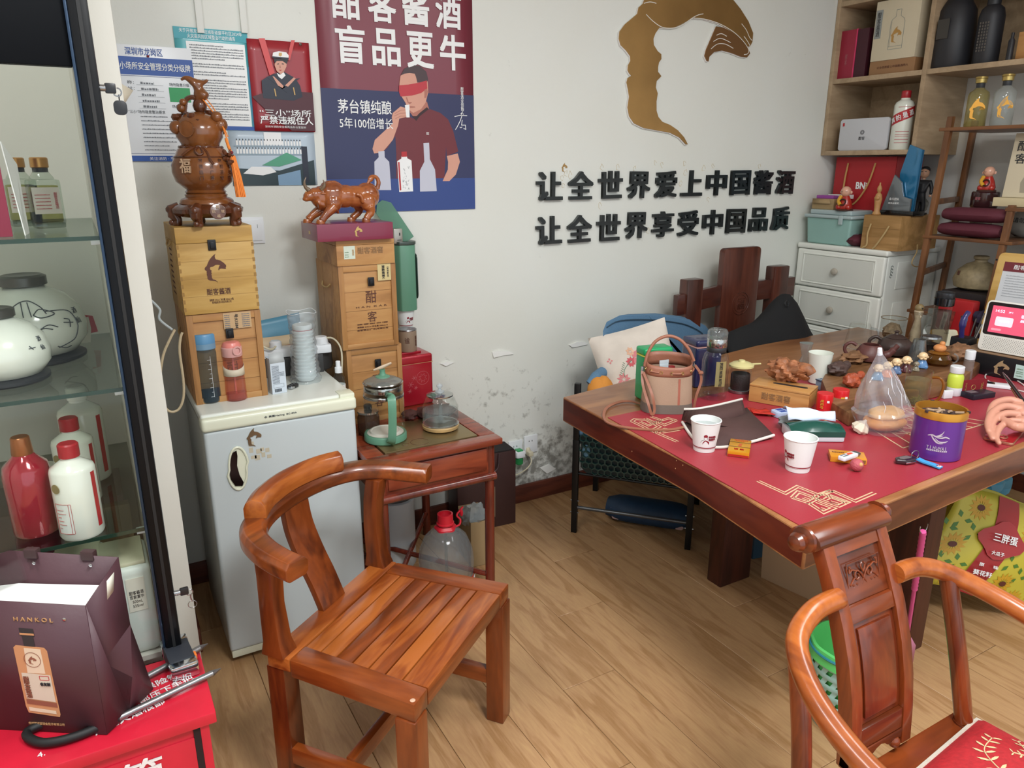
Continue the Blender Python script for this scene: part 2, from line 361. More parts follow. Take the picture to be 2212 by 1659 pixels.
for L in ([(760,25),(800,16),(840,25)],[(775,95),(820,140),(880,178),(950,182),(1010,160),(1070,118),(1110,98),(1140,92)],[(1080,118),(1160,128),(1250,158),(1330,205),(1390,260),(1428,315),(1425,345),(1400,352)],[(1385,155),(1415,195),(1435,240),(1452,262)],[(1400,235),(1425,270),(1440,300)],[(1225,228),(1255,218),(1290,235)],[(1205,268),(1250,248),(1315,275)],[(1190,315),(1230,285),(1280,285),(1332,312)]):
    zp([Wz(*q) for q in L],.003,lg,.0126)
blk=mat('black_acrylic','#1d2426',.25);blks=mat('black_acrylic_edge','#10181a',.3)
for row,(s,ztop,zbot,xs) in enumerate((('让全世界爱上中国酱酒',1.478,1.357,(1.663,3.222)),('让全世界享受中国品质',1.298,1.174,(1.663,3.212)))):
    w=thing('wall_lettering','black raised Chinese slogan on the white wall, %s line' % ('upper' if row == 0 else 'lower'),'lettering',(xs[0],D,(ztop+zbot)/2),group='two slogan lines')
    step=(xs[1]-xs[0]-.135)/9;rr=random.Random(3+row)
    for k,ch in enumerate(s):
        text(ch,.127,.117,blk,w,(.0675+k*step,-.0085,rr.uniform(-.002,.002)),bold=.03,depth=.008,name='letter',rot=(90,rr.uniform(-1,1),0))
# small broken emblem remnant and glue marks
e=emblem(.028,gold,None,(aty(1219,365,D).x,D-.002,aty(1219,362,D).z),ky=1.2,name='emblem_remnant');tag(e,'tiny gold face emblem remnant above the slogan, left end','emblem')
glue=mat('dried_glue','#c9bb9c',.3);b=MB();rg=random.Random(4)
for px,py in ((1215,385),(1222,375),(1232,378),(1216,400),(1300,362),(1335,362),(1370,365),(1415,352),(1430,356),(1478,352),(1480,372),(1520,365),(1540,360),(1570,385),(1640,360),(1470,395),(1295,445),(1360,470),(1400,500),(1530,430)):
    q=aty(px,py,D);pts=[(q.x+math.cos(t)*rg.uniform(.004,.012),q.z+math.sin(t)*rg.uniform(.006,.02)) for t in [k*.9 for k in range(7)]]
    for k in range(6): b.tube([(pts[k][0],D-.0004,pts[k][1]),(pts[k+1][0],D-.0004,pts[k+1][1])],.0009,4)
o=O('glue_marks',b,glue);o['kind']='stuff';tag(o,'faint dried glue strokes around the black slogan','marks')
# lifted paint flakes
b=MB()
for pts in ([(1062,760),(1080,757),(1100,759),(1108,764),(1085,768),(1065,772)],[(1228,745),(1245,738),(1262,738),(1268,743),(1250,748),(1235,750)],[(950,785),(965,780),(980,783),(962,790)],[(1235,1060),(1248,1058),(1262,1066),(1250,1078),(1236,1072)],[(1165,1010),(1185,1002),(1200,1012),(1180,1022)]):
    q=[aty(x,y,D) for x,y in pts];b.prism([(v.x,v.z) for v in q],-D+.0008,-D+.0009,0,'xz');n=len(b.v)
    for k in range(n-len(pts),n): v=b.v[k];b.v[k]=(v[0],D-.004-.004*(k % 2),v[2])
o=O('paint_flakes',b,mat('flake','#e9eae6',.6));o['kind']='stuff';tag(o,'curled white paint flakes on the mouldy lower wall','flakes')

# ---- papers and posters on the back wall (flat print, each a real sheet)
def sheet(name,label,cat,x0,x1,z0,z1,col,y=D-.002,th=.0012,rough=.35,curl=0,shear=0,rz=0):
    t=thing(name,label,cat,((x0+x1)/2,y,(z0+z1)/2))
    w=(x1-x0)/2;h=(z1-z0)/2;b=MB()
    def g(u,v): return ((u*2-1)*w,-curl*(u*(1-u))*.5*math.sin(v*5+1)-curl*max(0,u-.8)*max(0,.3-v)*4,(v*2-1)*h)
    b.grid(g,9,9);O('sheet',b,mat(name+'_paper',col,rough,coat=.25),t,solid=th);return t,w,h
def rect(nm,m,par,x0,x1,z0,z1,d=.0016,t=.0004):
    b=MB();b.box((x0,-d-t,z0),(x1,-d,z1));return O(nm,b,m,par)
def poly(nm,m,par,pts,d=.002,t=.0003):
    b=MB();b.prism(pts,d,d+t,0,'xz');return O(nm,b,m,par)
WH=mat('print_white','#eceeee',.4);BK=mat('print_black','#2a2c30',.5);BL=mat('print_blue','#1f4fa0',.4);GR=mat('print_grey','#6f747a',.5);RD=mat('print_red','#b3282e',.4)
SK=mat('print_skin','#d19a86',.45);SKD=mat('print_skin_shade','#ad6f60',.45);MAR=mat('print_maroon','#6d2830',.4);NV=mat('print_navy','#2d3159',.35)
# the tall maroon and navy poster; sheet continues above the frame
t,w,h=sheet('maroon_poster','tall maroon and navy poster of a blindfolded man behind three bottles','poster',.790,1.383,1.333,2.24,'#7c3442')
rect('navy_panel',NV,t,-w,w,-h,1.757-1.7865)
rect('blue_tabletop',mat('print_royal','#2d4484',.35),t,-w,w,-h,1.452-1.7865,.0021)
cz=1.7865;cxp=1.0865
def PP(zx,zy):   # picture detail -> the poster's own metres
    q=aty(670+zx/3.605,zy/3.605,D);return (q.x-cxp,q.z-cz)
for i,ch in enumerate('酣客酱酒'): text(ch,.104,.118,WH,t,(-.187+i*.128,-.0021,2.041-cz),bold=.03)
for i,ch in enumerate('盲品更牛'): text(ch,.106,.122,WH,t,(-.181+i*.131,-.0021,1.902-cz),bold=.03)
text('茅台镇纯酿',.2,.047,WH,t,(-.140,-.0024,1.700-cz),bold=.01)
text('5年100倍增长',.2,.037,WH,t,(-.137,-.0024,1.645-cz),bold=.006)
text('酣\n客\n酒\n业\n创\n始\n人',.012,.1,WH,t,(.247,-.0024,1.735-cz),ls=.8)
b=MB().at((0,-.0024,0),(90,0,0))
for L in ([(1172,848),(1190,852),(1180,875),(1168,890)],[(1120,908),(1160,900),(1218,902)],[(1180,895),(1165,940),(1140,990),(1127,1010)],[(1180,935),(1175,975),(1205,975),(1208,1008),(1190,1000)],[(1160,990),(1170,995),(1180,988)]):
    b.line([Vector(PP(*q)) for q in L],.0026)
O('signature',b,WH,t)
shirt=[(640,1000),(700,925),(760,900),(800,925),(850,885),(930,850),(1010,880),(1070,930),(1110,1020),(1150,1180),(1060,1215),(1055,1140),(1040,1410),(668,1410),(668,1200),(660,1060),(600,1150),(560,1185),(600,1060)]
poly('arm_print',SK,t,[PP(*q) for q in [(640,880),(700,830),(770,850),(750,910),(690,925),(680,980),(640,1090),(560,1185),(495,1195),(482,1160),(500,1090),(640,960),(632,915)]],.0025)
poly('shirt_print',MAR,t,[PP(*q) for q in shirt],.0021)
poly('forearm_print',SK,t,[PP(*q) for q in [(1060,1215),(1145,1195),(1162,1260),(1130,1360),(1080,1410),(1028,1410),(1068,1320),(1070,1260)]],.0025)
poly('neck_print',SKD,t,[PP(*q) for q in [(770,870),(905,790),(922,850),(850,890),(822,940)]],.0024)
poly('head_print',SK,t,[PP(*q) for q in [(692,640),(700,590),(740,545),(800,520),(870,545),(908,600),(912,660),(915,720),(895,800),(860,850),(800,880),(755,850),(738,800),(700,740),(690,690)]],.0027)
poly('hair_print',mat('print_hair','#4a3a3e',.5),t,[PP(*q) for q in [(700,590),(730,535),(790,508),(850,515),(900,560),(915,620),(905,640),(880,640),(830,645),(820,600),(810,575),(770,570),(730,575)]],.0030)
poly('blindfold_print',mat('print_blindfold','#b9323c',.4),t,[PP(*q) for q in [(688,665),(760,660),(840,645),(903,628),(908,690),(860,725),(790,745),(700,752),(688,720)]],.0033)
poly('ear_print',SKD,t,[PP(*q) for q in [(885,700),(905,690),(912,715),(900,760),(886,765)]],.0036)
poly('mouth_print',SKD,t,[PP(*q) for q in [(770,825),(810,830),(815,838),(775,842)]],.0030)
poly('nose_print',SKD,t,[PP(*q) for q in [(740,760),(755,800),(770,812),(790,800),(780,795),(762,795),(750,758)]],.0030)
poly('glass_print',WH,t,[PP(*q) for q in [(733,820),(768,815),(770,915),(745,915)]],.0032)
b=MB()
for L in ([(655,885),(700,860),(740,855)],[(650,905),(700,882),(745,880)],[(660,925),(700,905),(745,905)]): b.at((0,-.0029,0),(90,0,0)).line([Vector(PP(*q)) for q in L],.0016)
O('finger_lines',b,SKD,t)
poly('collar_print',mat('print_collar','#331c22',.5),t,[PP(*q) for q in [(790,905),(822,942),(850,905),(920,850),(905,835),(848,880),(825,905)]],.0026)
text('酣客',.011,.011,WH,t,(*PP(912,1040)[:1],-.0026,PP(912,1040)[1]),name='badge')
poly('bottle_print',mat('print_wrap','#c2c4d2',.4),t,[PP(*q) for q in [(527,1180),(575,1175),(577,1225),(612,1260),(628,1480),(500,1480),(496,1260),(530,1225)]],.0027)
poly('bottle_print',WH,t,[PP(*q) for q in [(707,1215),(750,1215),(752,1232),(785,1250),(798,1490),(690,1495),(674,1255),(706,1235)]],.0027)
poly('cap_print',RD,t,[PP(*q) for q in [(706,1182),(748,1180),(750,1220),(708,1222)]],.003)
poly('label_stripe',RD,t,[PP(*q) for q in [(680,1262),(692,1262),(706,1480),(694,1484)]],.003)
b=MB().at((0,-.003,0),(90,0,0))
for k in range(26):
    rr=random.Random(k);q=PP(712+rr.random()*55,1290+rr.random()*180);b.line([Vector(q),Vector((q[0]+rr.uniform(-.004,.004),q[1]+rr.uniform(-.009,.009)))],.0012)
O('label_scribble',b,GR,t)
poly('bottle_print',mat('print_wrap','#c2c4d2',.4),t,[PP(*q) for q in [(878,1115),(922,1112),(928,1240),(968,1320),(982,1488),(852,1492),(850,1330),(885,1260)]],.0027)
# teal community notice
t,w,h=sheet('teal_notice','teal edged notice sheet densely printed, behind the blue board','notice',.338,.560,1.612,1.915,'#5bb0b8',curl=.004)
rect('white_field',WH,t,-w*.7,w*.90,-h*.93,h*.74);rect('title_band',mat('print_teal','#2c9aa8',.4),t,-w,w,h*.78,h)
rect('side_band',mat('print_bluegreen','#2f7fa0',.4),t,w*.92,w,-h,h*.3);rect('foot_band',BL,t,-w*.6,w,-h,-h*.92,.0018)
text('关于开展龙岗区龙城街道盛平社区2024年',w*1.7,.012,WH,t,(.0,-.0024,h*.94));text('火灾高风险区域整治行动的通告',w*1.3,.013,WH,t,(.0,-.0024,h*.84))
b=MB().at((0,-.0021,0),(90,0,0))
for k in range(29):
    z=h*(.66-k*.052)
    if k in (6,9,12,21): continue
    greek(b,-w*.62,w*(.84 if k % 5 else .3),z,.0042,seed=k)
o=O('print_lines',b,GR,t);o['kind']='stuff'
# red police style poster
t,w,h=sheet('red_poster','glossy red poster of a uniformed officer crossing her arms','poster',.556,.759,1.611,1.896,'#9b2630',curl=.012,y=D-.006)
def RP(zx,zy):
    q=aty(220+zx/3.6875,50+zy/3.6875,D);return (q.x-.6575,q.z-1.7535)
poly('dark_ground',mat('print_darkred','#4b1822',.3),t,[(-w,-h*.25),(-w*.4,-h*.1),(w*.5,-h*.1),(w,-h*.1),(w,-h*.98),(w*.2,-h*.98),(-w*.5,-h*.6)],.0075)
poly('light_beam',mat('print_beam','#cf4a4a',.3),t,[RP(1240,125),RP(1290,125),RP(1370,400),RP(1330,420)],.0075)
poly('light_beam',mat('print_beam','#cf4a4a',.3),t,[RP(1500,140),RP(1530,140),RP(1490,300),RP(1465,300)],.0075)
unif=mat('print_uniform','#1b2133',.4)
poly('uniform',unif,t,[RP(*q) for q in [(1265,460),(1310,430),(1390,400),(1440,390),(1530,440),(1570,500),(1590,590),(1520,620),(1280,600),(1270,540)]],.0082)
poly('head_print',SK,t,[RP(*q) for q in [(1370,290),(1465,300),(1462,350),(1440,395),(1415,410),(1385,385),(1368,340)]],.0086)
poly('neck_print',WH,t,[RP(*q) for q in [(1385,400),(1410,415),(1440,395),(1455,420),(1425,450),(1400,430)]],.0085)
poly('hair_print',BK,t,[RP(*q) for q in [(1358,285),(1475,292),(1465,330),(1430,305),(1385,305),(1370,325)]],.0089)
poly('cap_print',WH,t,[RP(*q) for q in [(1350,268),(1355,240),(1400,228),(1460,238),(1480,262),(1478,285),(1415,275)]],.0092)
poly('cap_band',unif,t,[RP(*q) for q in [(1348,268),(1480,280),(1478,298),(1415,285),(1350,282)]],.0095)
for L in ([(1300,430),(1350,440),(1500,545),(1470,560)],[(1575,440),(1520,450),(1370,520),(1400,545)]): poly('sleeve',unif,t,[RP(*q) for q in L],.0089)
poly('hand_print',SK,t,[RP(*q) for q in [(1350,425),(1365,430),(1440,505),(1430,520),(1395,500)]],.0093)
poly('hand_print',SK,t,[RP(*q) for q in [(1520,435),(1535,445),(1475,510),(1450,500)]],.0093)
for nm_,m_,L in (('eye_print',BK,[(1388,328),(1402,325),(1402,331),(1388,333)]),('eye_print',BK,[(1425,325),(1440,327),(1440,333),(1425,331)]),('nose_print',SKD,[(1410,335),(1416,360),(1406,360)]),('mouth_print',RD,[(1402,375),(1424,375),(1418,383),(1408,383)]),('cap_badge',mat('print_gold','#c9a464',.4),[(1402,240),(1424,240),(1426,262),(1413,270),(1400,262)])): poly(nm_,m_,t,[RP(*q) for q in L],.0097)
for q in ((1375,555),(1525,545)): poly('cuff_stripe',mat('print_gold','#c9a464',.4),t,[RP(q[0]-12,q[1]-30),RP(q[0]-4,q[1]-30),RP(q[0]+8,q[1]+30),RP(q[0]-1,q[1]+30)],.0096)
text('“三小”场所',w*1.7,.022,WH,t,(.004,-.0092,RP(0,665)[1]-.002),bold=.01);text('严禁违规住人',w*1.75,.026,WH,t,(.006,-.0092,RP(0,735)[1]),bold=.02)
text('深圳市消防安全委员会办公室监制',w*1.35,.007,WH,t,(.0,-.0092,-h*.9))
b=MB().ball((w*.7,-.01,h*.95),.005,n=8);O('thumbtack',b,mat('steel','#9a9c9e',.25,.9),t)
# laboratory photograph print
t,w,h=sheet('laboratory_print','photo print of a laboratory bench, under the red poster','print',.470,.756,1.433,1.612,'#b9c9d6')
poly('bench_top',mat('print_bench','#1e3338',.3),t,[(-w,-h*.35),(w*.1,-h*.45),(w*.95,-h*.05),(w*.95,-h),(-w,-h)],.0018)
poly('bench_door',mat('print_bluegrey','#7a9bb8',.4),t,[(w*.05,-h*.62),(w*.6,-h*.42),(w*.6,-h),(w*.05,-h)],.0022)
poly('green_mat',mat('print_green','#4f9c7c',.4),t,[(-w*.3,-h*.25),(w*.1,-h*.3),(w*.65,-h*.05),(w*.3,.02)],.0022)
poly('papers',WH,t,[(-w*.75,-h*.55),(-w*.55,-h*.3),(-w*.1,-h*.32),(w*.02,-h*.5),(-w*.3,-h*.62)],.0026)
rect('dark_post',unif,t,w*.66,w*.8,-h*.9,h*.45,.0022)
for k,zz in enumerate((.42,.12)):
    rect('rack_shelf',mat('print_steel','#8fa3b0',.4),t,-w*.9,w*.7,h*zz,h*(zz+.05),.002)
    b=MB()
    for j in range(22): x0=-w*.85+j*w*.07;b.box((x0,-.0024,h*(zz+.05)),(x0+w*.045,-.002,h*(zz+.22)));b.box((x0+w*.012,-.0024,h*(zz+.22)),(x0+w*.03,-.002,h*(zz+.28)),1)
    o=O('bottle_rows',b,[WH,BK],t);o['kind']='stuff'
rect('window_glow',WH,t,-w*.2,w*.2,h*.5,h*.95,.0016)
# blue and white grading board
t,w,h=sheet('grading_board','white and blue safety grading board behind the gourd carving','board',.150,.383,1.512,1.853,'#e8ebee')
bb=MB();bb.box((-w,-.004,-h),(w,-.0005,h));O('panel',bb,mat('board_white','#e6eaee',.3),t,bev=.001)
rect('title_band',BL,t,-w,w,h*.50,h*.80,.0042);rect('foot_band',BL,t,-w,w,-h,-h*.9,.0042)
text('深圳市龙岗区',.105,.022,BL,t,(-.02,-.0046,h*.895),bold=.01);text('三小场所安全管理分类分级牌',w*1.86,.022,WH,t,(.0,-.005,h*.65),bold=.012)
text('关注消防 · 平安',.085,.01,WH,t,(-.0,-.005,-h*.95))
b=MB().at((0,-.0044,0),(90,0,0));b.line([(-w*.98,h*.48),(w*.97,h*.48),(w*.97,-h*.86),(-w*.98,-h*.86)],.0012,closed=True);O('frame_line',b,mat('print_darkblue','#2a3a78',.4),t)
for k,(s,wd) in enumerate((('名    称：',.05),('地    址：',.05))): text(s,wd,.010,BK,t,(-w*.72,-.0046,h*(.37-k*.10)))
text('场所隐患分级：',.062,.010,BK,t,(w*.62,-.0046,h*.36));text('场所分类：',.046,.009,BK,t,(w*.56,-.0046,-h*.02))
rect('green_label',mat('print_grass','#1f9a55',.4),t,w*.33,w*.86,h*.06,h*.31,.0044)
text('“三小”场所隐患整治要求',.105,.010,BK,t,(-w*.28,-.0046,-h*.13))
b=MB().at((0,-.0044,0),(90,0,0))
for k in range(5): b.box((-w*.45,h*(.33-k*.10),0),(w*.2,h*(.33-k*.10)+.0006,.0004));greek(b,-w*.35,-w*.02+.01*(k % 2),h*(.345-k*.10),.007,seed=k)
for k in range(9): greek(b,-w*.45,w*rp.uniform(.1,.9),h*(-.22-k*.073),.0038,seed=k+20)
o=O('print_lines',b,GR,t);o['kind']='stuff'
O('pin',MB().ball((-.01,-.007,h*.82),.004,n=8),mat('pin_red','#8a2a30',.3),t)
# torn paper flaps at the pillar edge
def flap(nm,lab,pts,y,bend=.012):
    q=[aty(x,yy,y) for x,yy in pts];b=MB();n=len(q)
    b.add([(v.x,v.y-bend*math.sin(i*1.9),v.z) for i,v in enumerate(q)],[tuple(range(n))]);o=O(nm,b,mat('old_paper','#d8d0bc',.7),solid=.001);tag(o,lab,'paper');return o
flap('torn_paper','pointed torn paper flap hanging at the pillar edge',[(240,180),(262,182),(288,195),(262,235),(240,232)],2.26)
flap('torn_paper','long beige torn paper strip at the pillar edge, below the pointed flap',[(250,190),(262,235),(272,300),(281,336),(262,337),(256,290),(246,250)],2.262)
# light switch behind the boxes
p=aty(551,497,D)
t=thing('light_switch','white wall switch plate behind the left box stack','switch',(p.x,D,p.z));O('plate',MB().box((-.055,-.008,-.045),(.03,0,.045)),mat('plastic_white','#e3e7ea',.3),t,bev=.002)
O('rocker',MB().box((-.045,-.012,-.035),(.02,-.008,.035)),mat('plastic_white','#e3e7ea',.3),t,bev=.001);O('mark',MB().box((.006,-.0125,.008),(.0075,-.012,.02)),GR,t)
# sockets with a green plug and a clear plug
p=aty(1110,972,D);PW=mat('plastic_white','#e3e7ea',.3)
for k,(px,py,lab) in enumerate(((1112,970,'white wall socket with the green night plug in it'),(1145,958,'white wall socket with an ivory plug and cord'))):
    q=aty(px,py,D);t=thing('wall_socket',lab,'socket',(q.x,D,q.z));O('plate',MB().box((-.035,-.009,-.042),(.035,0,.042)),PW,t,bev=.002)
    b=MB()
    for sx in (-.012,.004): b.box((sx,-.0095,.012),(sx+.003,-.0088,.019))
    O('slots',b,BK,t)
q=aty(1118,985,D-.02)
t=thing('green_plug','green and white plug-in vaporiser in the left socket','plug',(q.x,D-.009,q.z));O('cap',MB().box((-.022,-.045,.0),(.022,0,.03)),PW,t,bev=.008);O('cap_top',MB().box((-.014,-.038,.03),(.014,-.008,.036)),mat('green_plastic','#2c9a57',.3),t,bev=.002)
O('bottle',MB().lathe([(.010,0),(.018,-.006),(.018,-.03),(.012,-.035)],(0,-.025,0)),glass('green_clear','#9fdcae',dens=.45,body='#3fa765'),t)
q=aty(1143,978,D-.02);t=thing('ivory_plug','ivory plug and its cord in the right socket','plug',(q.x,D-.009,q.z));O('plug_body',MB().lathe([(.012,0),(.012,.012),(.008,.022)],(0,0,0)).box((-.01,-.03,-.012),(.012,0,.008)),mat('ivory','#cfc8ae',.4),t,bev=.002)
pts=[(0,-.02,-.01),(0,-.03,-.04),(-.03,-.03,-.07),(-.09,-.03,-.085),(-.14,-.03,-.06),(-.2,-.02,-.05)]
O('cord',MB().tube(smooth(pts),.003,8),mat('ivory','#cfc8ae',.4),t)

# ================================================================ display cabinet on the left
ALU=mat('black_aluminium','#050609',.35,.0,spec=.2);ALB=mat('blue_highlight','#2a3b50',.3,.6);CABW=mat('cabinet_white','#dddcd4',.45,bump=.1,bs=60)
CABI=mat('cabinet_interior','#c9c8be',.5);SG=glass('shelf_glass','#e6ebe6',.2);DG=glass('door_glass','#fafbfa',.14,.03)
cab=thing('display_cabinet','tall display cabinet with black door frame and glass shelves, at left edge','cabinet',(0,1.6,0))
CX0,CX1,CY1=-.62,.066,.62
O('back_panel',MB().box((CX0,CY1-.012,.05),(CX1-.03,CY1,2.2)),CABI,cab)
O('side_glass',MB().box((CX0,.021,.05),(CX0+.006,CY1-.013,2.2)),DG,cab);O('side_panel',MB().box((CX1-.036,.02,.05),(CX1-.022,CY1-.012,2.2)),CABI,cab)  # unseen left side made of glass so room light gets in
O('base_panel',MB().box((CX0,.0,.0),(CX1,CY1,.05)),ALU,cab,bev=.002);O('top_glass',MB().box((CX0,.03,2.2),(CX1-.04,CY1-.01,2.206)),DG,cab);O('door_glass',MB().box((CX0+.034,-.003,1.80),(CX1-.037,.001,2.2)),DG,cab)  # unseen top and upper pane made clear to let ceiling light in
fr=O('door_frame',MB().box((CX1-.032,-.022,.05),(CX1,.02,2.2)).box((CX0,-.022,.05),(CX0+.034,.02,2.2)).box((CX0,-.022,.05),(CX1,.02,.09)),ALU,cab,bev=.006)
O('highlight_strip',MB().box((CX1-.037,-.016,.09),(CX1-.032,.018,2.2)),ALB,fr,bev=.001)  # strip coloured blue to imitate a highlight along the frame
O('seal',MB().box((CX1-.018,-.0245,.09),(CX1-.012,-.022,2.2)),mat('rubber_black','#08090b',.6),fr)
O('door_glass',MB().box((CX0+.034,-.003,.09),(CX1-.037,.001,1.665)),DG,cab)
O('header_board',MB().box((CX0+.034,-.004,1.665),(CX1-.037,.018,1.80)),mat('header_navy','#04060a',.6,spec=.1),cab,bev=.003)  # header kept low so light passes above it into the cabinet
O('light_housing',MB().box((CX0+.03,.03,1.72),(CX1-.04,.09,1.79)),mat('header_grey','#3a4148',.4),cab,bev=.004)
ZS=(1.372,1.073,.763)
for z in ZS:
    s=O('glass_shelf',MB().box((CX0+.016,.024,z-.008),(CX1-.036,CY1-.014,z)),SG,cab);O('shelf_edge',MB().box((CX0+.016,.0215,z-.008),(CX1-.036,.0238,z)),mat('glass_edge_green','#20382c',.15),s)
    O('shelf_bracket',MB().box((CX1-.052,.03,z-.017),(CX1-.036,.05,z-.009)),PW,cab,bev=.001)
O('lower_shelf',MB().box((CX0+.016,.03,.44),(CX1-.036,CY1-.014,.452)),CABI,cab)
# white upright behind the frame carrying the locks
up=O('cabinet_upright',MB().box((.068,1.90,.09),(.122,1.94,2.3)),mat('upright_white','#d6d5cc',.5,bump=.1,bs=50),bev=.002);tag(up,'white painted upright post beside the black cabinet frame','post')
def key(name,lab,px,py,tagm,ring=False):
    q=aty(px,py,1.6);t=thing(name,lab,'key',(q.x,1.6,q.z))
    O('lock_barrel',MB().cyl((-.012,0,0),(.004,0,0),.006,n=12),mat('steel','#9a9c9e',.25,.9),t);O('key_head',MB().box((.003,-.004,-.009),(.021,.004,.009)),mat('key_black','#17181b',.35),t,bev=.003)
    b=MB().tube(arc((.022,0,-.006),.007,90,-150,10,('x','z')),.0012,6);O('ring',b,mat('steel','#9a9c9e',.25,.9),t)
    if ring: O('chain',MB().tube([(.024,0,-.012),(.023,.001,-.02),(.025,0,-.03)],.0016,6).tube(arc((.025,0,-.037),.009,0,340,16,('x','z')),.0009,6,closed=True),mat('steel','#9a9c9e',.25,.9),t)
    else: O('spare_key',MB().prism(rrect(.013,-.045,.035,-.02,.008),-.003,.003,0,'xz').tube([(.024,0,-.01),(.024,0,-.022)],.0012,6),mat('key_black','#17181b',.35),t,bev=.001)
key('cabinet_key','black headed key with a spare, in the upper cabinet lock',222,190,None);key('cabinet_key','black headed key with a steel ring, in the lower cabinet lock',385,1280,None,True)
# ---- cabinet contents
def inst(nm,lab,cat,px,py,z,prof,mats,n=28,group=None,rz=0,sx=1,sy=1):
    q=at(px,py,z);t=thing(nm,lab,cat,(q.x,q.y,z),rz,group)
    for pn,pr,mm in prof: O(pn,MB().lathe(pr,n=n,sx=sx,sy=sy),mm,t)
    return t
CL=glass('clear_glass','#eef4ee',.2);LIQ=glass('pale_liquid','#e6e2b8',.12);GC=mat('gold_cap','#b98a4c',.3,.7);LAB=mat('label_cream','#d8d6c8',.5)
z=ZS[0]
t=thing('gift_box','magenta gift box standing on the top glass shelf','box',(-.125,1.68,z),8);O('carton',MB().box((-.2,0,0),(.015,.12,.30)),mat('magenta_card','#8c2440',.45),t,bev=.002)
t=thing('card_sleeve','white card sleeve leaning on the magenta gift box','card',(-.093,1.70,z),8);O('card',MB().add([(0,0,0),(.012,.06,0),(.012,.06,.13),(-.012,0,.17),(.002,0,0),(.014,.06,0),(.014,.06,.13),(-.01,0,.17)],[(0,1,2,3),(7,6,5,4),(0,4,5,1),(1,5,6,2),(2,6,7,3),(3,7,4,0)]),mat('card_white','#dfe0dc',.5),t)
inst('dark_bottle','large dark brown stoneware bottle at the back of the top glass shelf','bottle',100,462,z,[('body',[(.075,0),(.08,.02),(.08,.15),(.07,.19),(.03,.225),(.026,.26)],mat('brown_glaze','#2c2224',.3)),('cap',[(.034,.245),(.036,.25),(.036,.285),(.03,.29)],mat('dark_cap','#17181c',.4))],None)
for k,(px,py,lab) in enumerate(((58,488,'clear square bottle with gold cap, nearer the magenta box'),(108,492,'clear square bottle with gold cap and white label, right of its twin'))):
    t=thing('liquor_bottle',lab,'bottle',(at(px,py,z).x,at(px,py,z).y,z),12,'gold capped bottles on the top glass shelf')
    O('glass_body',MB().box((-.03,-.022,.006),(.03,.022,.10)).lathe([(.026,.0995),(.014,.115),(.013,.135)],n=20),CL,t,bev=.007)
    O('base_lens',MB().box((-.028,-.02,0),(.028,.02,.012)),glass('thick_glass','#dfe8df',.6),t,bev=.004)
    O('liquor',MB().box((-.026,-.018,.012),(.026,.018,.088)),LIQ,t,bev=.005)
    O('cap',MB().lathe([(.013,.122),(.017,.124),(.017,.142),(.015,.144)],n=24),GC,t);O('neck_band',MB().lathe([(.0145,.114),(.0145,.124)],n=20),BK,t)
    lb=O('label',MB().box((-.026,-.0235,.03),(.024,-.0225,.084)),LAB,t);text('酣\n客\n酱\n酒',.006,.034,RD,lb,(.016,-.0237,.057),ls=.85)
    b=MB().at((0,-.0237,0),(90,0,0));[greek(b,-.022,.006,.04+j*.007,.002,seed=j) for j in range(5)];O('print_lines',b,RD,lb)
z=ZS[1];CER=mat('white_ceramic','#dfe3d8',.18,coat=.5);INK=mat('ink_brush','#4c5256',.5);MT=mat('jar_rim','#55544e',.3,.6)
def jar(lab,px,py,s,draw):
    q=at(px,py,z);t=thing('ceramic_jar',lab,'jar',(q.x,q.y,z),0,'white ceramic jars on the second glass shelf')
    pr=[(.055,.012),(.085,.02),(.108,.05),(.110,.08),(.10,.115),(.075,.145),(.045,.16),(.037,.166)]
    O('body',MB().lathe([(r*s,h*s) for r,h in pr],n=40),CER,t);O('rim',MB().lathe([(.036*s,.164*s),(.046*s,.168*s),(.046*s,.186*s),(.038*s,.19*s),(.03*s,.188*s)],n=32),MT,t)
    O('stand',MB().lathe([(.095*s,0),(.10*s,.004),(.10*s,.010),(.09*s,.014)],n=32),mat('stand_black','#24262a',.4),t)
    def on(a,h,e=.0012):   # a point on the body at azimuth a (0 = towards the room), height h
        for (r0,h0),(r1,h1) in zip(pr,pr[1:]):
            if h0 <= h <= h1: r=r0+(r1-r0)*(h-h0)/(h1-h0);break
        else: r=.05
        r=(r+e)*s;return (r*math.sin(R(a)),-r*math.cos(R(a)),h*s)
    b=MB()
    for L in draw: b.tube([on(a,h) for a,h in smooth2(L)],.0011*s,5)
    O('brush_lines',b,INK,t)
    for k,(a,ch) in enumerate(((60,'酒'),(60,'仙'))):
        p=on(a,.112-.022*k);text(ch,.014*s,.014*s,INK,t,(p[0],p[1],p[2]),rot=(70,0,a))
def smooth2(L): return [(v.x,v.y) for v in smooth([(a,h,0) for a,h in L],6)]
jar('large white ceramic jar with ink-drawn hermit, on the second glass shelf',80,775,1.02,[[(-30,.10),(-12,.135),(5,.143),(18,.13),(22,.115)],[(-4,.14),(-2,.112)],[(4,.14),(6,.112)],[(8,.115),(16,.125),(28,.118),(30,.112),(16,.108),(8,.115)],[(22,.12),(48,.115),(56,.09),(50,.055),(30,.038)],[(28,.042),(40,.034),(48,.036)],[(-25,.08),(-10,.085),(5,.08),(20,.092),(30,.085)],[(0,.08),(6,.074),(14,.086),(24,.082)],[(40,.10),(46,.095),(44,.08)],[(38,.092),(50,.088)]])
jar('smaller plain white ceramic jar in front of the large one',15,822,.80,[[(40,.10),(44,.09)],[(38,.094),(48,.094)]])
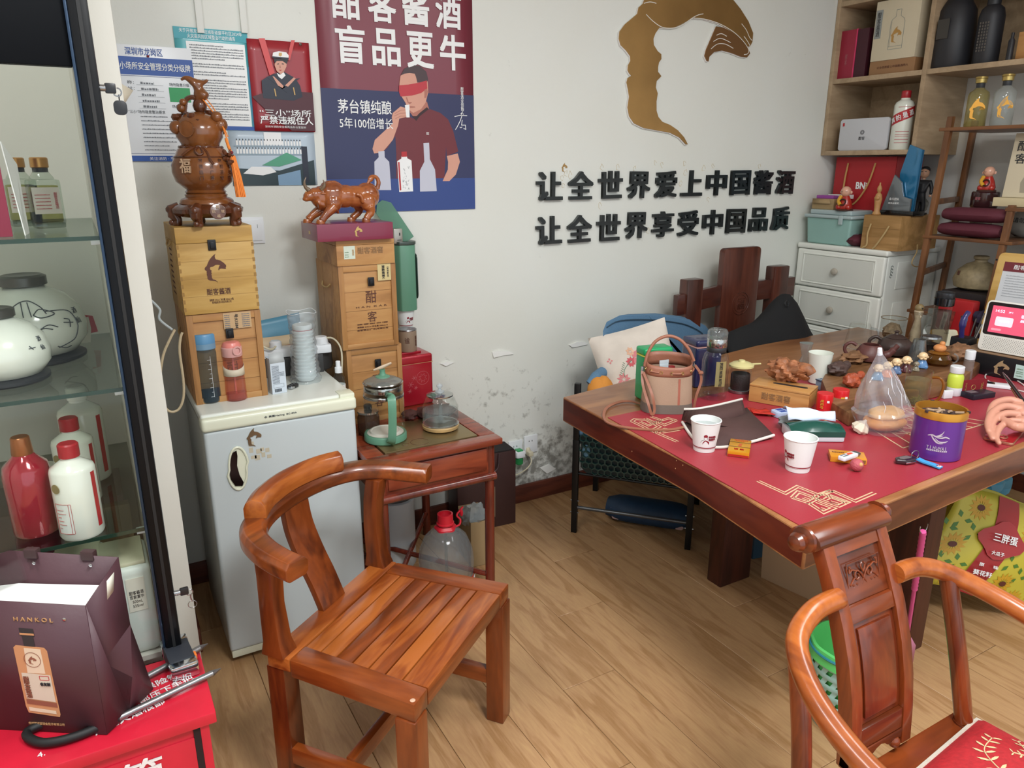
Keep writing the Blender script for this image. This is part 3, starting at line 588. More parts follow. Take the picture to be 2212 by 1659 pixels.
t=thing('hang_tag','red and white swing tag beside the large ceramic jar','tag',(*at(188,740,z)[:2],z));O('tag_card',MB().prism([(-.012,.0),(.008,-.0),(.014,.035),(.012,.065),(-.01,.06),(-.015,.03)],0,.001,0,'xz'),LAB,t)
O('tag_card',MB().prism([(.0,.02),(.028,.025),(.022,.065),(.004,.07)],-.004,-.003,0,'xz'),RD,t);O('cord',MB().tube(arc((-.004,0,.068),.006,0,300,10,('x','z')),.0008,5),INK,t)
z=ZS[2]
def liquor_bottle(nm,lab,px,py,z,s=1.,body=None,cap=None,group=None,rz=0,deco=True,h=.185,r=.042):
    q=at(px,py,z);t=thing(nm,lab,'bottle',(q.x,q.y,z),rz,group);body=body or CER
    O('body',MB().lathe([(r*.93,0),(r,.006),(r,h*.72),(r*.93,h*.755),(r*.62,h*.80),(r*.40,h*.835),(r*.38,h*.87)],n=32),body,t)
    O('cap',MB().lathe([(r*.44,h*.855),(r*.46,h*.86),(r*.46,h*.985),(r*.40,h)],n=28),cap or mat('red_cap','#a3222c',.35),t)
    if deco:
        b=MB();rr=r+.0004
        for a0,a1,z0,z1 in ((62,78,.02,h*.70),): b.grid(lambda u,v: (rr*math.sin(R(a0+(a1-a0)*u)),-rr*math.cos(R(a0+(a1-a0)*u)),z0+(z1-z0)*v),6,2)
        O('red_band',b,RD,t)
        b=MB();b.grid(lambda u,v: (rr*math.sin(R(-48+46*u)),-rr*math.cos(R(-48+46*u)),.018+.065*v),8,2);O('label',b,mat('label_white','#dadfd8',.5),t)
        b=MB()
        for L in ([(-48,.018),(-2,.018),(-2,.083),(-48,.083),(-48,.018)],[(-8,.018),(-8,.083)]): b.tube([((rr+.0005)*math.sin(R(a)),-(rr+.0005)*math.cos(R(a)),hh) for i in range(len(L)-1) for a,hh in [tuple(L[i][k]+(L[i+1][k]-L[i][k])*j/5 for k in (0,1)) for j in range(6)]],.0004,4)
        for j in range(6):
            a0=-44;b.tube([((rr+.0005)*math.sin(R(a0+k*3)),-(rr+.0005)*math.cos(R(a0+k*3)),.03+j*.008) for k in range(4+(j*5) % 7)],.0004,4)
        O('label_print',b,RD,t)
        b=MB().at(((rr+.0004)*math.sin(R(-35)),-(rr+.0004)*math.cos(R(-35)),h*.58),(90,0,-35));b.lathe([(.010,0),(.010,.0008)],n=20);sb=O('seal',b,mat('seal_gold','#9a8c62',.4,.4),t)
    return t
inst('red_bottle','glossy red bottle with copper cap, left on the third glass shelf','bottle',82,1145,z,[('body',[(.040,0),(.043,.006),(.044,.13),(.040,.15),(.022,.168),(.018,.175)],mat('red_gloss','#9e2033',.12,.2,coat=1.)),('cap',[(.019,.172),(.020,.175),(.017,.208),(.015,.21)],mat('copper_cap','#a96d48',.3,.7))],None)
liquor_bottle('white_bottle','white bottle with red cap and label, nearest on the third glass shelf',180,1150,z,rz=-14,group='white bottles on the third glass shelf',h=.2)
liquor_bottle('white_bottle','white bottle with red cap, second behind the nearest on the third shelf',178,1080,z,rz=-14,group='white bottles on the third glass shelf',h=.2)
liquor_bottle('white_bottle','white bottle with a tall red band, rearmost on the third glass shelf',196,1030,z,rz=-20,group='white bottles on the third glass shelf',h=.235,r=.048,cap=CER)
inst('ceramic_cup','small white ceramic cup behind the red bottle','cup',95,1050,z,[('cup',[(.03,0),(.034,.01),(.036,.05),(.033,.05),(.031,.012)],CER)],None)
z=.452
for k,(x,y,lab) in enumerate(((-.235,1.75,'white plastic canister at the left of the cabinet floor'),(-.105,1.72,'white plastic canister in the middle of the cabinet floor'),(.012-.035,1.69,'white plastic canister with a printed strip label, beside the frame'))):
    t=thing('canister',lab,'canister',(x,y,z),0,'white canisters on the cabinet floor');O('body',MB().box((-.055,-.05,0),(.052,.1,.215)),mat('milky_plastic','#cfd8d0',.3),t,bev=.018,seg=4)
    O('lid',MB().box((-.046,-.04,.214),(.044,.09,.224)),mat('cream_lid','#c9c8ac',.4),t,bev=.004)
    if k == 2:
        lb=O('label',MB().box((.0,-.0515,.11),(.036,-.0503,.19)),LAB,t);text('酣客酱酒\n百家宴中\n500mL\n53%vol',.028,.04,BK,lb,(.018,-.0518,.14),ls=1.1)
t=thing('carton_stack','maroon and tan cartons lying under the third glass shelf, behind canisters','carton',(-.12,1.98,.452));O('carton',MB().box((-.3,0,0),(.12,.2,.25)),mat('carton_maroon','#5c2730',.6),t,bev=.002);O('carton',MB().box((-.02,-.03,.0),(.13,-.002,.235)),mat('carton_tan','#a08b6b',.6),t,bev=.002)

# ================================================================ fire extinguisher box with the crutch-like lock bars and paper bag
REDP=mat('red_enamel','#c01d33',.32,bump=.06,bs=12,var=.12);WT=mat('stencil_white','#e4dfdf',.5)
fx=thing('extinguisher_box','red steel fire extinguisher box with white Chinese lettering','box',(0,1.38,0))
O('body',MB().box((-.55,.0,0),(.085,.21,.425)),REDP,fx,bev=.004);O('lid',MB().box((-.56,-.012,.425),(.100,.218,.45)),REDP,fx,bev=.003);O('front_frame',MB().box((-.55,-.004,.02),(.055,0,.40)).box((.068,-.004,.0),(.085,0,.425)),REDP,fx,bev=.001)
O('gap',MB().box((.0552,-.0035,0),(.0678,-.002,.43)),mat('gap_black','#1c0609',.8),fx)
O('foot',MB().box((-.54,.005,-.0),(.08,.2,.012)),ALU,fx)
text('拔出保险销。',.13,.021,WT,fx,(-.005,.135,.4512),rot=(0,0,14),bold=.01);text('握住根部压下手把',.175,.021,WT,fx,(.001-.012,.100,.4512),rot=(0,0,14),bold=.01);text('对准火焰根部',.13,.021,WT,fx,(-.05,.058,.4512),rot=(0,0,14),bold=.01)
text('4.',.012,.014,WT,fx,(-.2,.03,.4512),rot=(0,0,8))
for i,ch in enumerate('灭火器箱'): text(ch,.075,.068,WT,fx,(-.32+i*.092,-.0055,.36),bold=.015)
# U shaped bicycle-type lock lying on the lid
st=mat('scratched_steel','#8f8f90',.35,.9,bump=.2,bs=60)
p0=at(250,1490,.47);p1=at(440,1388,.47);p2=at(255,1545,.468);p3=at(468,1443,.468)
lk=thing('bar_lock','steel twin-bar shutter lock with black rubber block, lying on the red box','lock',(0,0,.45))
O('bar',MB().cyl((p0.x,p0.y,.012),(p1.x-.01,p1.y-.005,.012),.0068,n=14).tube([(p1.x-.01,p1.y-.005,.012),(p1.x+.008,p1.y+.003,.012)],[.0068,.001],12),st,lk);O('bar',MB().cyl((p2.x,p2.y,.012),(p3.x-.01,p3.y-.005,.012),.0068,n=14).tube([(p3.x-.01,p3.y-.005,.012),(p3.x+.008,p3.y+.003,.012)],[.0068,.001],12),st,lk)
c=(at(378,1408,.45)+at(402,1465,.45))/2;an=math.degrees(math.atan2(at(402,1465,.45).y-at(378,1408,.45).y,at(402,1465,.45).x-at(378,1408,.45).x))
b=MB().at((c.x,c.y,.016),(0,0,an));b.box((-.040,-.026,-.014),(.040,.026,.022));O('rubber_block',b,mat('rubber_blue','#23272f',.6),lk,bev=.004)
b=MB().at((c.x,c.y,.016),(0,0,an));b.box((-.062,-.028,-.015),(-.036,.028,.020));O('chrome_cap',b,mat('chrome','#c4c8cc',.1,1.),lk,bev=.005);b=MB().at((c.x,c.y,.016),(0,0,an));b.box((.034,-.028,-.015),(.060,.028,.020));O('chrome_cap',b,mat('chrome','#c4c8cc',.1,1.),lk,bev=.005)
b=MB().at((c.x,c.y,.016),(0,0,an));b.box((-.004,.026,-.008),(.014,.034,.004));O('orange_tab',b,mat('orange_plastic','#e0762a',.4),lk,bev=.002)
b=MB().tube(smooth([(p0.x,p0.y,.012),tuple(at(150,1545,.46)-Vector((0,0,.448))),tuple(at(60,1582,.46)-Vector((0,0,.448))),tuple(at(90,1606,.46)-Vector((0,0,.448))),tuple(at(165,1592,.46)-Vector((0,0,.448))),(p2.x,p2.y,.012)],6),.0085,12);O('rubber_loop',b,mat('rubber_black','#08090b',.6),lk)
# paper bag
BG=mat('bag_maroon','#4a2c34',.5,bump=.15,bs=30);BGI=mat('bag_inside','#e4e4e2',.6)
bag=thing('paper_bag','dark maroon paper carrier bag printed with an amber bottle, on the red box','bag',(-.091,1.405,.45),-33.8)
PB0=[(-.30,0,0),(0,0,.002),(.004,0,.285),(-.30,-.002,.292)];bv=[(-.001,0,.002),(.014,.05,.008),(.030,.055,.09),(-.006,.03,.14),(.004,0,.285)]
bk=[(.022,.125,.006),(.006,.11,.17),(.012,.10,.327)]
b=MB();b.add(PB0,[(0,1,2,3)]);b.add(bv,[(0,1,2,3,4)])
b.add([bv[2],bv[1],bk[0],bk[1],bk[2],bv[4],bv[3]],[(0,1,2,3),(3,6,0),(3,4,5,6)])
b.add([bk[2],bk[1],bk[0],(-.30,.12,0),(-.30,.10,.30),(-.21,.105,.33)],[(0,1,2,3,4,5)]);b.add([(-.30,0,0),bv[0],bv[1],bk[0],(-.30,.12,0)],[(0,4,3,2,1)])
O('bag_body',b,BG,bag,solid=.0012,ang=15)
b=MB();b.add([(.006,.094,.268),(.001,.004,.262),(-.28,.004,.262),(-.28,.094,.25),(-.2,.098,.262)],[(0,1,2,3,4)]);O('bag_lining',b,BGI,bag)
for x in (-.215,-.040): O('grommet',MB().at((x,-.0008,.255),(90,0,0)).lathe([(.0035,0),(.0035,.0012),(.002,.0018)],n=14),mat('chrome','#c4c8cc',.1,1.),bag)
for x in (-.16,-.045): O('grommet',MB().at((x,.0985,.308),(90,0,0)).lathe([(.0035,0),(.0035,.0012),(.002,.0018)],n=14),mat('chrome','#c4c8cc',.1,1.),bag);O('handle_tab',MB().box((x-.018,.098,.317),(x+.008,.112,.336)),mat('ribbon_brown','#3c2627',.6),bag,bev=.002)
text('H A N K O L',.075,.0085,mat('print_tan','#b88d63',.4),bag,(-.100,-.0016,.252),bold=.01)
AM=mat('print_amber','#c58f66',.35);AM2=mat('print_cream','#dcc8b0',.35)
pb=lambda nm,m,L,d=.0016: poly(nm,m,bag,[(-.118+x*.76,z) for x,z in L],d)
bt=pb('bottle_print',AM,[(-.040,.045),(.040,.038),(.043,.044),(.042,.185),(.036,.192),(-.036,.195),(-.043,.19),(-.044,.06)])
pb('bottle_highlight',AM2,[(-.020,.135),(.026,.135),(.026,.188),(-.016,.19)],.002);pb('label_print',mat('print_label','#cfc3b2',.4),[(-.036,.078),(.038,.072),(.038,.132),(-.036,.135)],.0022)
pb('liquid_line',mat('print_brown','#8a5644',.4),[(-.038,.066),(.04,.06),(.04,.070),(-.038,.076)],.0024);pb('bottle_base',AM2,[(-.036,.05),(.034,.045),(.034,.052),(-.036,.058)],.0024)
pb('neck_print',BK,[(-.014,.195),(.014,.194),(.014,.214),(.018,.216),(.018,.232),(-.018,.233),(-.018,.217),(-.014,.215)],.002);pb('neck_band',AM,[(-.018,.219),(.018,.218),(.018,.222),(-.018,.223)],.0026)
text('酣\n客\n酱\n酒',.011,.048,mat('print_brown','#8a5644',.4),bag,(-.118-.020,-.0027,.104),ls=.85,bold=.01);text('老友版',.02,.007,BK,bag,(-.118+.016,-.0027,.112),bold=.01)
b=MB().at((-.118+.016,-.0026,.125),(90,0,0));b.line(rrect(-.009,-.004,.009,.005,.001),.0009,closed=True);O('stamp',b,RD,bag)
b=MB().at((-.118,-.0026,.165),(90,0,0));b.line([(.016*math.cos(t*.3),.016*math.sin(t*.3)) for t in range(21)],.0008,closed=True);O('round_seal',b,mat('print_brown','#8a5644',.4),bag);emblem(.016,mat('print_brown','#8a5644',.4),bag,(-.118,-.0026,.164))
text('贵州酣客酱酒业股份有限公司',.072,.0055,mat('print_tan','#b88d63',.4),bag,(-.118,-.0016,.020))
O('sticker',MB().add([(.0075,.055,.262),(.0085,.075,.268),(.0125,.080,.306),(.0105,.058,.300)],[(0,1,2,3)]),LAB,bag,solid=.0006)

# ================================================================ small fridge
FB=mat('fridge_enamel','#c0cacc',.3,bump=.05,bs=70);FC=mat('fridge_cream','#dfe2cc',.3);FT=mat('fridge_top','#dce0d8',.25)
fg=thing('mini_fridge','small pale blue-grey fridge with cream top and oval handle','fridge',(.222,2.147,0));fw,fd=.444,.46
O('body',MB().box((.004,.035,.02),(fw-.004,fd,.77)),mat('fridge_side','#b9bab4',.4),fg,bev=.006)
O('door',MB().box((0,0,.045),(fw,.032,.772)),FB,fg,bev=.010,seg=3);O('kick_plate',MB().box((.004,.004,.02),(fw-.004,.03,.045)),FC,fg,bev=.003)
O('top_board',MB().box((-.002,.012,.795),(fw+.002,fd,.82)),FT,fg,bev=.008,seg=3);O('top_rim',MB().box((-.004,-.008,.772),(fw+.004,.05,.812)),FC,fg,bev=.012,seg=4)
O('hinge_cover',MB().box((fw-.045,.002,.808),(fw+.002,.055,.824)),FC,fg,bev=.005)
for x in (.03,fw-.05): O('foot',MB().lathe([(.018,0),(.018,.022)],(x,.05,0),12),BK,fg)
hp=[(math.cos(R(a))*.026+(.006 if math.sin(R(a)) > 0 else .0),math.sin(R(a))*.066) for a in range(0,360,15)]
cxh,czh=.078,.648
b=MB();b.tube([(cxh+x*1.05,-.003,czh+z) for x,z in hp],.0035,8,closed=True);b.add([(cxh+x*.98,-.0012,czh+z*.98) for x,z in hp],[tuple(range(24))]);O('handle_surround',b,FC,fg)
b=MB();b.prism([(cxh+.004,czh+.056),(cxh-.012,czh+.050),(cxh-.020,czh+.03),(cxh-.023,czh),(cxh-.020,czh-.03),(cxh-.010,czh-.052),(cxh+.010,czh-.056),(cxh+.014,czh-.045),(cxh+.005,czh-.02),(cxh+.001,czh+.01),(cxh+.005,czh+.04)],.0022,.0052,0,'xz');O('handle_grip',b,mat('dark_chrome','#3c3534',.12,.9),fg)
text('◈ 美菱Meiling  BC-80A',.095,.0075,mat('print_slate','#3a424c',.4),fg,(.215,-.0092,.793))
emblem(.042,mat('pewter_gold','#97866b',.3,.8),fg,(.135,-.001,.735),ky=1.2,depth=.0025)
b=MB();rg=random.Random(2)
for k in range(9):
    x=.115+.016*(k % 4)+rg.uniform(0,.006);z=.668+.02*(k//4)-.006*(k % 2);b.box((x,-.0006,z),(x+rg.uniform(.008,.016),-.0001,z+rg.uniform(.010,.018)))
O('tape_residue',b,mat('residue','#c0b9a4',.6),fg)

# ================================================================ wooden liquor boxes
PL=wood('pale_pine','#c9a562','#a8823f','#bd9650',axis=0,scale=8,rough=.5,stretch=7,rings=.5);PT=wood('tan_pine','#bd8f58','#94683a','#b07f4b',axis=0,scale=8,rough=.5,stretch=7)
PTz=wood('tan_pine_upright','#ae7f4a','#835a31','#a0713f',axis=2,scale=9,rough=.5,stretch=8);BRN=mat('burnt_brown','#5a3326',.6);CLS=mat('clasp_black','#15161a',.35,.3)
def clasp(p,x,z,s=1): 
    k=O('clasp',MB().box((x-.011*s,-.005,z-.016*s),(x+.011*s,0,z+.014*s)),CLS,p,bev=.002);O('clasp_lever',MB().box((x-.006*s,-.011,z-.011*s),(x+.006*s,-.0045,z+.008*s)),CLS,k,bev=.002)
def ropehandle(p,y,z): 
    O('rope_handle',MB().tube(smooth([(-.001,y-.045,z+.008),(-.007,y-.03,z-.003),(-.008,y,z-.006),(-.007,y+.03,z-.003),(-.001,y+.045,z+.008)]),.0028,6),mat('rope','#b79c6c',.8),p)
def plainbox(lab,loc,w,d,h,m):
    t=thing('wooden_crate',lab,'crate',loc,0,'wooden liquor crates stacked left of the poster')
    O('box_body',MB().box((0,0,0),(w,d,h-.045)),m,t,bev=.0015);O('box_lid',MB().box((0,0,h-.0442),(w,d,h)),m,t,bev=.0015);return t
t=plainbox('pale yellow wooden crate with clasp and burnt face emblem, under the gourd',(.224,2.262,1.09),.206,.275,.245,PL)
clasp(t,.093,.195);emblem(.058,BRN,t,(.096,-.0006,.128),ky=1.25);text('酣客酱酒',.064,.018,BRN,t,(.098,-.0004,.062),bold=.005);text('酒精度 53%vol  净含量 500mL×6瓶\n贵州酣客君丰酒业有限公司',.066,.014,BRN,t,(.103,-.0004,.034))
O('burnt_print',greek(greek(MB().at((-.0004,.20,0),(90,0,-90)),.01,.06,.17,.006,seed=1),.01,.06,.155,.005,seed=2),BRN,t)
for k in range(7): greek_=greek(MB().at((-.0004,.21,0),(90,0,-90)),.0,.06,.135-.016*k,.006,seed=k+5);o=O('burnt_print',greek_,BRN,t)
ropehandle(t,.15,.19)
b=MB()
for k in range(9): b.box((-.0008,-.0008,.01+k*.022),(.006,.004,.021+k*.022)).box((.200,-.0008,.01+k*.022),(.2068,.004,.021+k*.022))
for k in range(1,4): b.box((-.0004,-.0003,.05*k),(.2064,.0,.05*k+.0008))
o=O('finger_joint',b,mat('end_grain','#98743a',.6),t)
def framebox(lab,loc,w,d,h,chars,m=PT,tape=True,cl=.77,kk=1,grp='framed wooden crates in the two stacks'):
    t=thing('wooden_crate',lab,'crate',loc,0,grp);s=w*.085
    O('box_body',MB().box((0,.006,0),(w,d,h)),m,t,bev=.0015)
    O('frame_rail',MB().box((s,0,h-.022),(w-s,.008,h)),m,t,bev=.001);O('frame_rail',MB().box((s,0,0),(w-s,.008,.018)),m,t,bev=.001)
    O('frame_stile',MB().box((0,-.0005,0),(s,.008,h)),PTz,t,bev=.001);O('frame_stile',MB().box((w-s,-.0005,0),(w,.008,h)),PTz,t,bev=.001)
    b=MB()
    for k in range(1,4): b.box((s,.0052,h*k/4.4),(w-s,.006,h*k/4.4+.0008))
    O('board_joint',b,mat('joint_brown','#74522e',.7),t)
    b=MB();b.box((-.0004,d*.25,.01),(.0,d*.252,h)).box((-.0004,d*.7,.01),(0,d*.702,h));O('board_joint',b,mat('joint_brown','#74522e',.7),t)
    clasp(t,w*.55,h*cl,kk);ropehandle(t,d*.55,h*.72)
    for ch,zz,sz in chars: text(ch,(.9 if len(ch) == 1 else 2.6)*sz,sz,BRN,t,(w*.55,.0046,zz),bold=.0,rot=(90,0,0)) if len(ch) < 3 else text(ch,w*.55,sz,BRN,t,(w*.55,.0046,zz))
    return t
t=framebox('tan framed wooden crate on the fridge, under the pale crate, behind the water bottles',(.226,2.268,.82),.206,.27,.268,[('酣',.10,.035)])
tp=O('seal_tape',MB().box((.10,-.0014,.218),(.178,-.0006,.266)),mat('kraft_label','#c2a279',.5),t);text('号:K1584',.042,.010,BK,tp,(.136,-.0018,.24),rot=(90,90,0),bold=.01)
b=MB().at((0,-.0016,0),(90,0,0));[greek(b,.103,.118,.222+.006*k,.003,seed=k) for k in range(7)];[greek(b,.152,.174,.222+.006*k,.003,seed=k+9) for k in range(7)];O('print_lines',b,GR,tp)
X2,Y2=.716,2.4
framebox('tan framed wooden crate at the bottom of the right stack, on the side table',(X2+.012,Y2+.008,.625),.2,.27,.272,[('酣',.15,.042),('HAN KAR',.117,.007),('客',.07,.036)],cl=.78)
t=framebox('tan framed wooden crate with large brushed characters, middle of the right stack',(X2,Y2,.897),.2,.262,.285,[('酣',.175,.042),('H A N  K A R',.142,.0055),('客',.107,.036),('酱香型白酒',.083,.004),('酒精度 53%vol 净含量 500mL×6',.073,.005),('酣客酒业(广东)有限公司',.062,.0065)],cl=.80)
tp=O('seal_tape',MB().box((.135,-.0014,.228),(.182,-.0006,.286)),mat('yellow_label','#cdbb86',.5),t);text('【酣客酱酒】',.034,.006,BK,tp,(.171,-.0018,.256),rot=(90,90,0));text('鹅酱顺意K',.046,.010,BK,tp,(.155,-.0018,.256),rot=(90,90,0),bold=.01)
t=thing('wooden_case','slim tan wooden case marked with four burnt characters, under the red gift box','case',(X2-.003,Y2-.006,1.182));O('case_body',MB().box((0,0,0),(.2,.24,.066)),PT,t,bev=.0015);O('case_lid',MB().box((0,0,.0665),(.2,.24,.082)),PT,t,bev=.0015)
text('酣客酒窖',.088,.022,mat('faint_burn','#94704a',.6),t,(.115,-.0006,.048),bold=.01);lb=O('label',MB().box((.024,-.001,.022),(.062,-.0004,.064)),mat('label_green','#cdd8c8',.5),t);O('print_lines',greek(greek(greek(MB().at((0,-.0012,0),(90,0,0)),.027,.04,.035,.003,seed=1),.027,.04,.043,.003,seed=2),.027,.04,.028,.003),mat('print_moss','#6c8a6c',.5),lb);text('酱酒',.006,.02,GC,lb,(.055,-.0014,.043),rot=(90,0,0))
rb=thing('gift_case','flat crimson gift case with gold face emblem, under the carved bull','case',(.648,2.37,1.266));O('case_body',MB().box((0,0,0),(.254,.19,.054)),mat('crimson_card','#7e2440',.35,coat=.3),rb,bev=.001)
emblem(.026,mat('gold_foil','#c4a566',.35,.6),rb,(.135,-.0006,.028),ky=1.25);O('side_foil',MB().prism([(.08,.02),(.10,.018),(.098,.028),(.084,.03)],-.0006,0,0,'yz'),mat('gold_foil','#c4a566',.35,.6),rb)

# ================================================================ things on the fridge
zf=.82
BLG=glass('smoky_blue','#bcc8cf',.2,dens=.16,body='#6d7a80');BLC=mat('bottle_cap_blue','#5b90b8',.35);WTR=glass('blue_water','#7fa3bd',.15,dens=.3,body='#3a5f7c')
q=at(455,866,zf);t=thing('water_bottle','large smoky blue water bottle with blue lid, front of the fridge top','bottle',(q.x,q.y,zf))
O('bottle_body',MB().lathe([(.030,0),(.034,.004),(.035,.02),(.034,.10),(.034,.125),(.035,.15),(.033,.164),(.029,.17)],n=32),BLG,t)
O('water',MB().lathe([(.031,.003),(.033,.01),(.033,.045)],n=32),WTR,t);O('lid',MB().lathe([(.033,.168),(.035,.172),(.035,.205),(.032,.209)],n=32),BLC,t);O('lid_band',MB().lathe([(.0335,.163),(.0352,.165),(.0352,.181)],n=32),mat('bottle_band','#6f93ad',.3),t)
O('lid_badge',MB().lathe([(.016,.2085),(.016,.2098)],n=20),WH,t)
b=MB()
for k in range(9): a=22;l=.010 if k % 2 else .016;rr=.0353;b.tube([(rr*math.sin(R(a-8-j*3)),-rr*math.cos(R(a-8-j*3)),.022+k*.014) for j in range(4 if k % 2 else 6)],.0005,4)
b.tube([(.0353*math.sin(R(14)),-.0353*math.cos(R(14)),.02),(.0353*math.sin(R(14)),-.0353*math.cos(R(14)),.145)],.0005,4);O('scale_marks',b,WH,t)
PK=mat('pink_plastic','#e3897f',.3);PKL=mat('pink_light','#d9a5a0',.35);PKG=glass('pink_clear','#f0c4bc',.2,dens=.12,body='#e0a598')
q=at(512,862,zf);t=thing('sport_bottle','pink transparent drinking bottle with cream sleeve, beside the blue bottle','bottle',(q.x,q.y,zf),20)
O('bottle_body',MB().lathe([(.026,0),(.030,.003),(.030,.02),(.028,.08),(.028,.132),(.027,.138)],n=32),PKG,t);O('straw',MB().cyl((0,0,.01),(0,0,.135),.003,n=8),PKL,t)
O('water',MB().lathe([(.027,.003),(.028,.01),(.0275,.026)],n=28),glass('pink_water','#e8a8a0',.2,dens=.2,body='#dd9a92'),t)
O('collar',MB().lathe([(.0285,.136),(.0295,.138),(.0295,.162),(.027,.165)],n=32),PKL,t);O('lid',MB().lathe([(.0275,.164),(.027,.170),(.022,.178),(.012,.181)],n=32),PK,t)
O('carry_loop',MB().tube(arc((.0,-.031,.155),.012,0,360,16,('x','z'))[:-1],.0028,6,closed=True),PKL,t)
b=MB();rr=.0302;b.grid(lambda u,v: (rr*math.cos(2*math.pi*u),rr*math.sin(2*math.pi*u),.078+.012*math.sin(2*math.pi*u+.4)*(v)+(.032+.0)*v),33,3);O('sleeve',b,mat('cream_silicone','#cfc4ae',.5),t,solid=.0006)
q=at(605,850,zf);t=thing('medicine_carton','open white medicine carton with printed text and barcode','carton',(q.x-.023,q.y-.002,zf),6)
CW=mat('carton_white','#c9d3dc',.45);O('carton_body',MB().box((0,0,0),(.046,.0006,.098)).box((0,0,0),(.0006,.036,.112)).box((.0454,0,0),(.046,.036,.105)).box((0,.0354,0),(.046,.036,.115)).box((0,0,0),(.046,.036,.0006)),CW,t)
O('carton_flap',MB().add([(0,.0003,.098),(.046,.0003,.098),(.0455,.008,.128),(.001,.008,.128)],[(0,1,2,3)]),mat('carton_flap_grey','#b7bcbd',.5),t,solid=.0006)
b=MB().at((0,-.0002,0),(90,0,0))
for k in range(16): greek(b,.004,.042 if k in (6,7,8,9) else .026,.088-.0036*k,.0015,seed=k)
for k in range(16): b.box((.008+k*.0014,.006,0),(.0086+k*.0014+.0004*(k % 3),.016,.0004))
b.line([(.006,.02),(.038,.02),(.038,.031),(.006,.031)],.0004,closed=True);o=O('print_lines',b,mat('print_slate','#3a424c',.4),t)
# stack of paper cups in a clear bag
q=at(662,822,zf);t=thing('bagged_cups','tall stack of paper cups wrapped in a crumpled clear bag','cups',(q.x,q.y,zf),0)
b=MB();rg=random.Random(9)
for k in range(14): z0=.004+k*.0115;b.lathe([(.026,z0),(.0345,z0+.012),(.0345,z0+.0145)],n=24)
O('paper_cups',b,mat('paper_cup_white','#e2e6e4',.5),t);O('top_cup',MB().lathe([(.024,.162),(.031,.172),(.031,.187),(.0295,.189),(.001,.189)],n=24),mat('paper_cup_white','#e2e6e4',.5),t);O('cup_stripe',MB().lathe([(.0302,.171),(.0312,.172),(.0312,.1735),(.0305,.174)],n=24),RD,t)
FILM=glass('cling_film','#e9eef0',.3,.12,dens=.16,body='#dfe6ea')
def film(u,v):
    a=2*math.pi*u;z0=.23*v;r=.040+.004*(1-v)**3*2.5+.010*max(0,v-.75)*4*.5+.0035*noise.noise(Vector((math.cos(a)*2,math.sin(a)*2,v*16)))+.002*math.sin(v*60+3*math.sin(a*2))
    return (r*math.cos(a),r*math.sin(a),z0+.004*math.sin(a*3)*v)
O('clear_bag',MB().grid(film,49,46),FILM,t,ang=180);O('bag_rim',MB().tube([film(k/36,1) for k in range(36)],.0009,5,closed=True),mat('film_edge','#dfe6ea',.3),t)
q=at(633,838,zf);t=thing('car_key_fob','black car key fob with a thin loop, on the fridge top','key fob',(q.x,q.y,zf),38)
O('fob',MB().prism(rrect(-.020,-.011,.020,.011,.008),.001,.012),mat('gloss_black','#101114',.15,coat=.6),t,bev=.0025,seg=3);O('chrome_edge',MB().prism([(-.0205,-.009),(-.012,-.0125),(-.006,-.0125),(-.014,-.002),(-.0205,.002)],.002,.010),mat('chrome','#c4c8cc',.1,1.),t,bev=.001)
O('buttons',MB().lathe([(.003,.012),(.0025,.0128)],(-.004,0,0),10).lathe([(.003,.012),(.0025,.0128)],(.006,0,0),10),mat('key_grey','#5b5e63',.4),t);O('loop',MB().tube(smooth([(.018,0,.008),(.024,.004,.022),(.018,.012,.026),(.010,.012,.018)]),.0008,5),BK,t)
# behind: power strip and adapters, cables, tissue pack, humidifier shapes
q=at(620,775,zf)
t=thing('power_strip','white power strip with round adapters behind the bagged cups','power strip',(.46,2.46,zf),-4);O('strip_body',MB().box((-.04,0,.065),(.23,.055,.095)),PW,t,bev=.006);O('leg_block',MB().box((-.02,.0,.0),(.2,.05,.064)),mat('dark_grey','#3a3a3a',.5),t,bev=.004)
for x,r in ((.05,.020),(.20,.024)): O('adapter',MB().lathe([(r,.095),(r,.115),(r-.006,.12)],(x,.025,0),24),PW,t)
O('cord',MB().tube(smooth([(-.03,0,.13),(.0,-.01,.115),(.03,-.012,.10),(.05,.01,.105)]),.0035,8).tube(smooth([(.20,.02,.11),(.235,.0,.115),(.255,-.03,.08),(.25,-.04,.0)]),.003,8),mat('ivory','#cfc8ae',.4),t)
t=thing('snack_pouch','blue snack pouch printed with pale shapes, propped behind the cups','pouch',(.52,2.56,zf),4)
def pouch(u,v): return ((u-.5)*.21+.0,.02*v-.012*math.sin(math.pi*u)*math.sin(math.pi*min(1,v*1.1)),.165*v+.022*u*v)
O('pouch_body',MB().grid(pouch,12,10),mat('pouch_blue','#4f87a0',.35),t,solid=.002);b=MB();b.at((0,-.014,0),(90,0,0))
O('pouch_print',MB().grid(lambda u,v: ((u-.5)*.16,-.004-.012*math.sin(math.pi*(.1+.8*u)),.03+.09*v),10,3),mat('pouch_cream','#c9b391',.5),t,solid=.001);O('pouch_patch',MB().grid(lambda u,v: (.02+u*.05,-.014,.045+.04*v),3,3),mat('pouch_red','#97412f',.5),t,solid=.001)
O('kettle_base',MB().lathe([(.05,0),(.055,.01),(.05,.09),(.03,.1)],n=24),mat('dark_grey','#3a3a3a',.5));o=bpy.data.objects['kettle_base'];o.name='black_canister';o.location=(.655,2.52,zf-.0);tag(o,'black round canister half hidden behind the bagged cups','canister')
t=thing('charging_cable','ivory cable looping down at the left side of the crates','cable',(0,0,0))
iv=mat('ivory_cable','#b9a98a',.5)
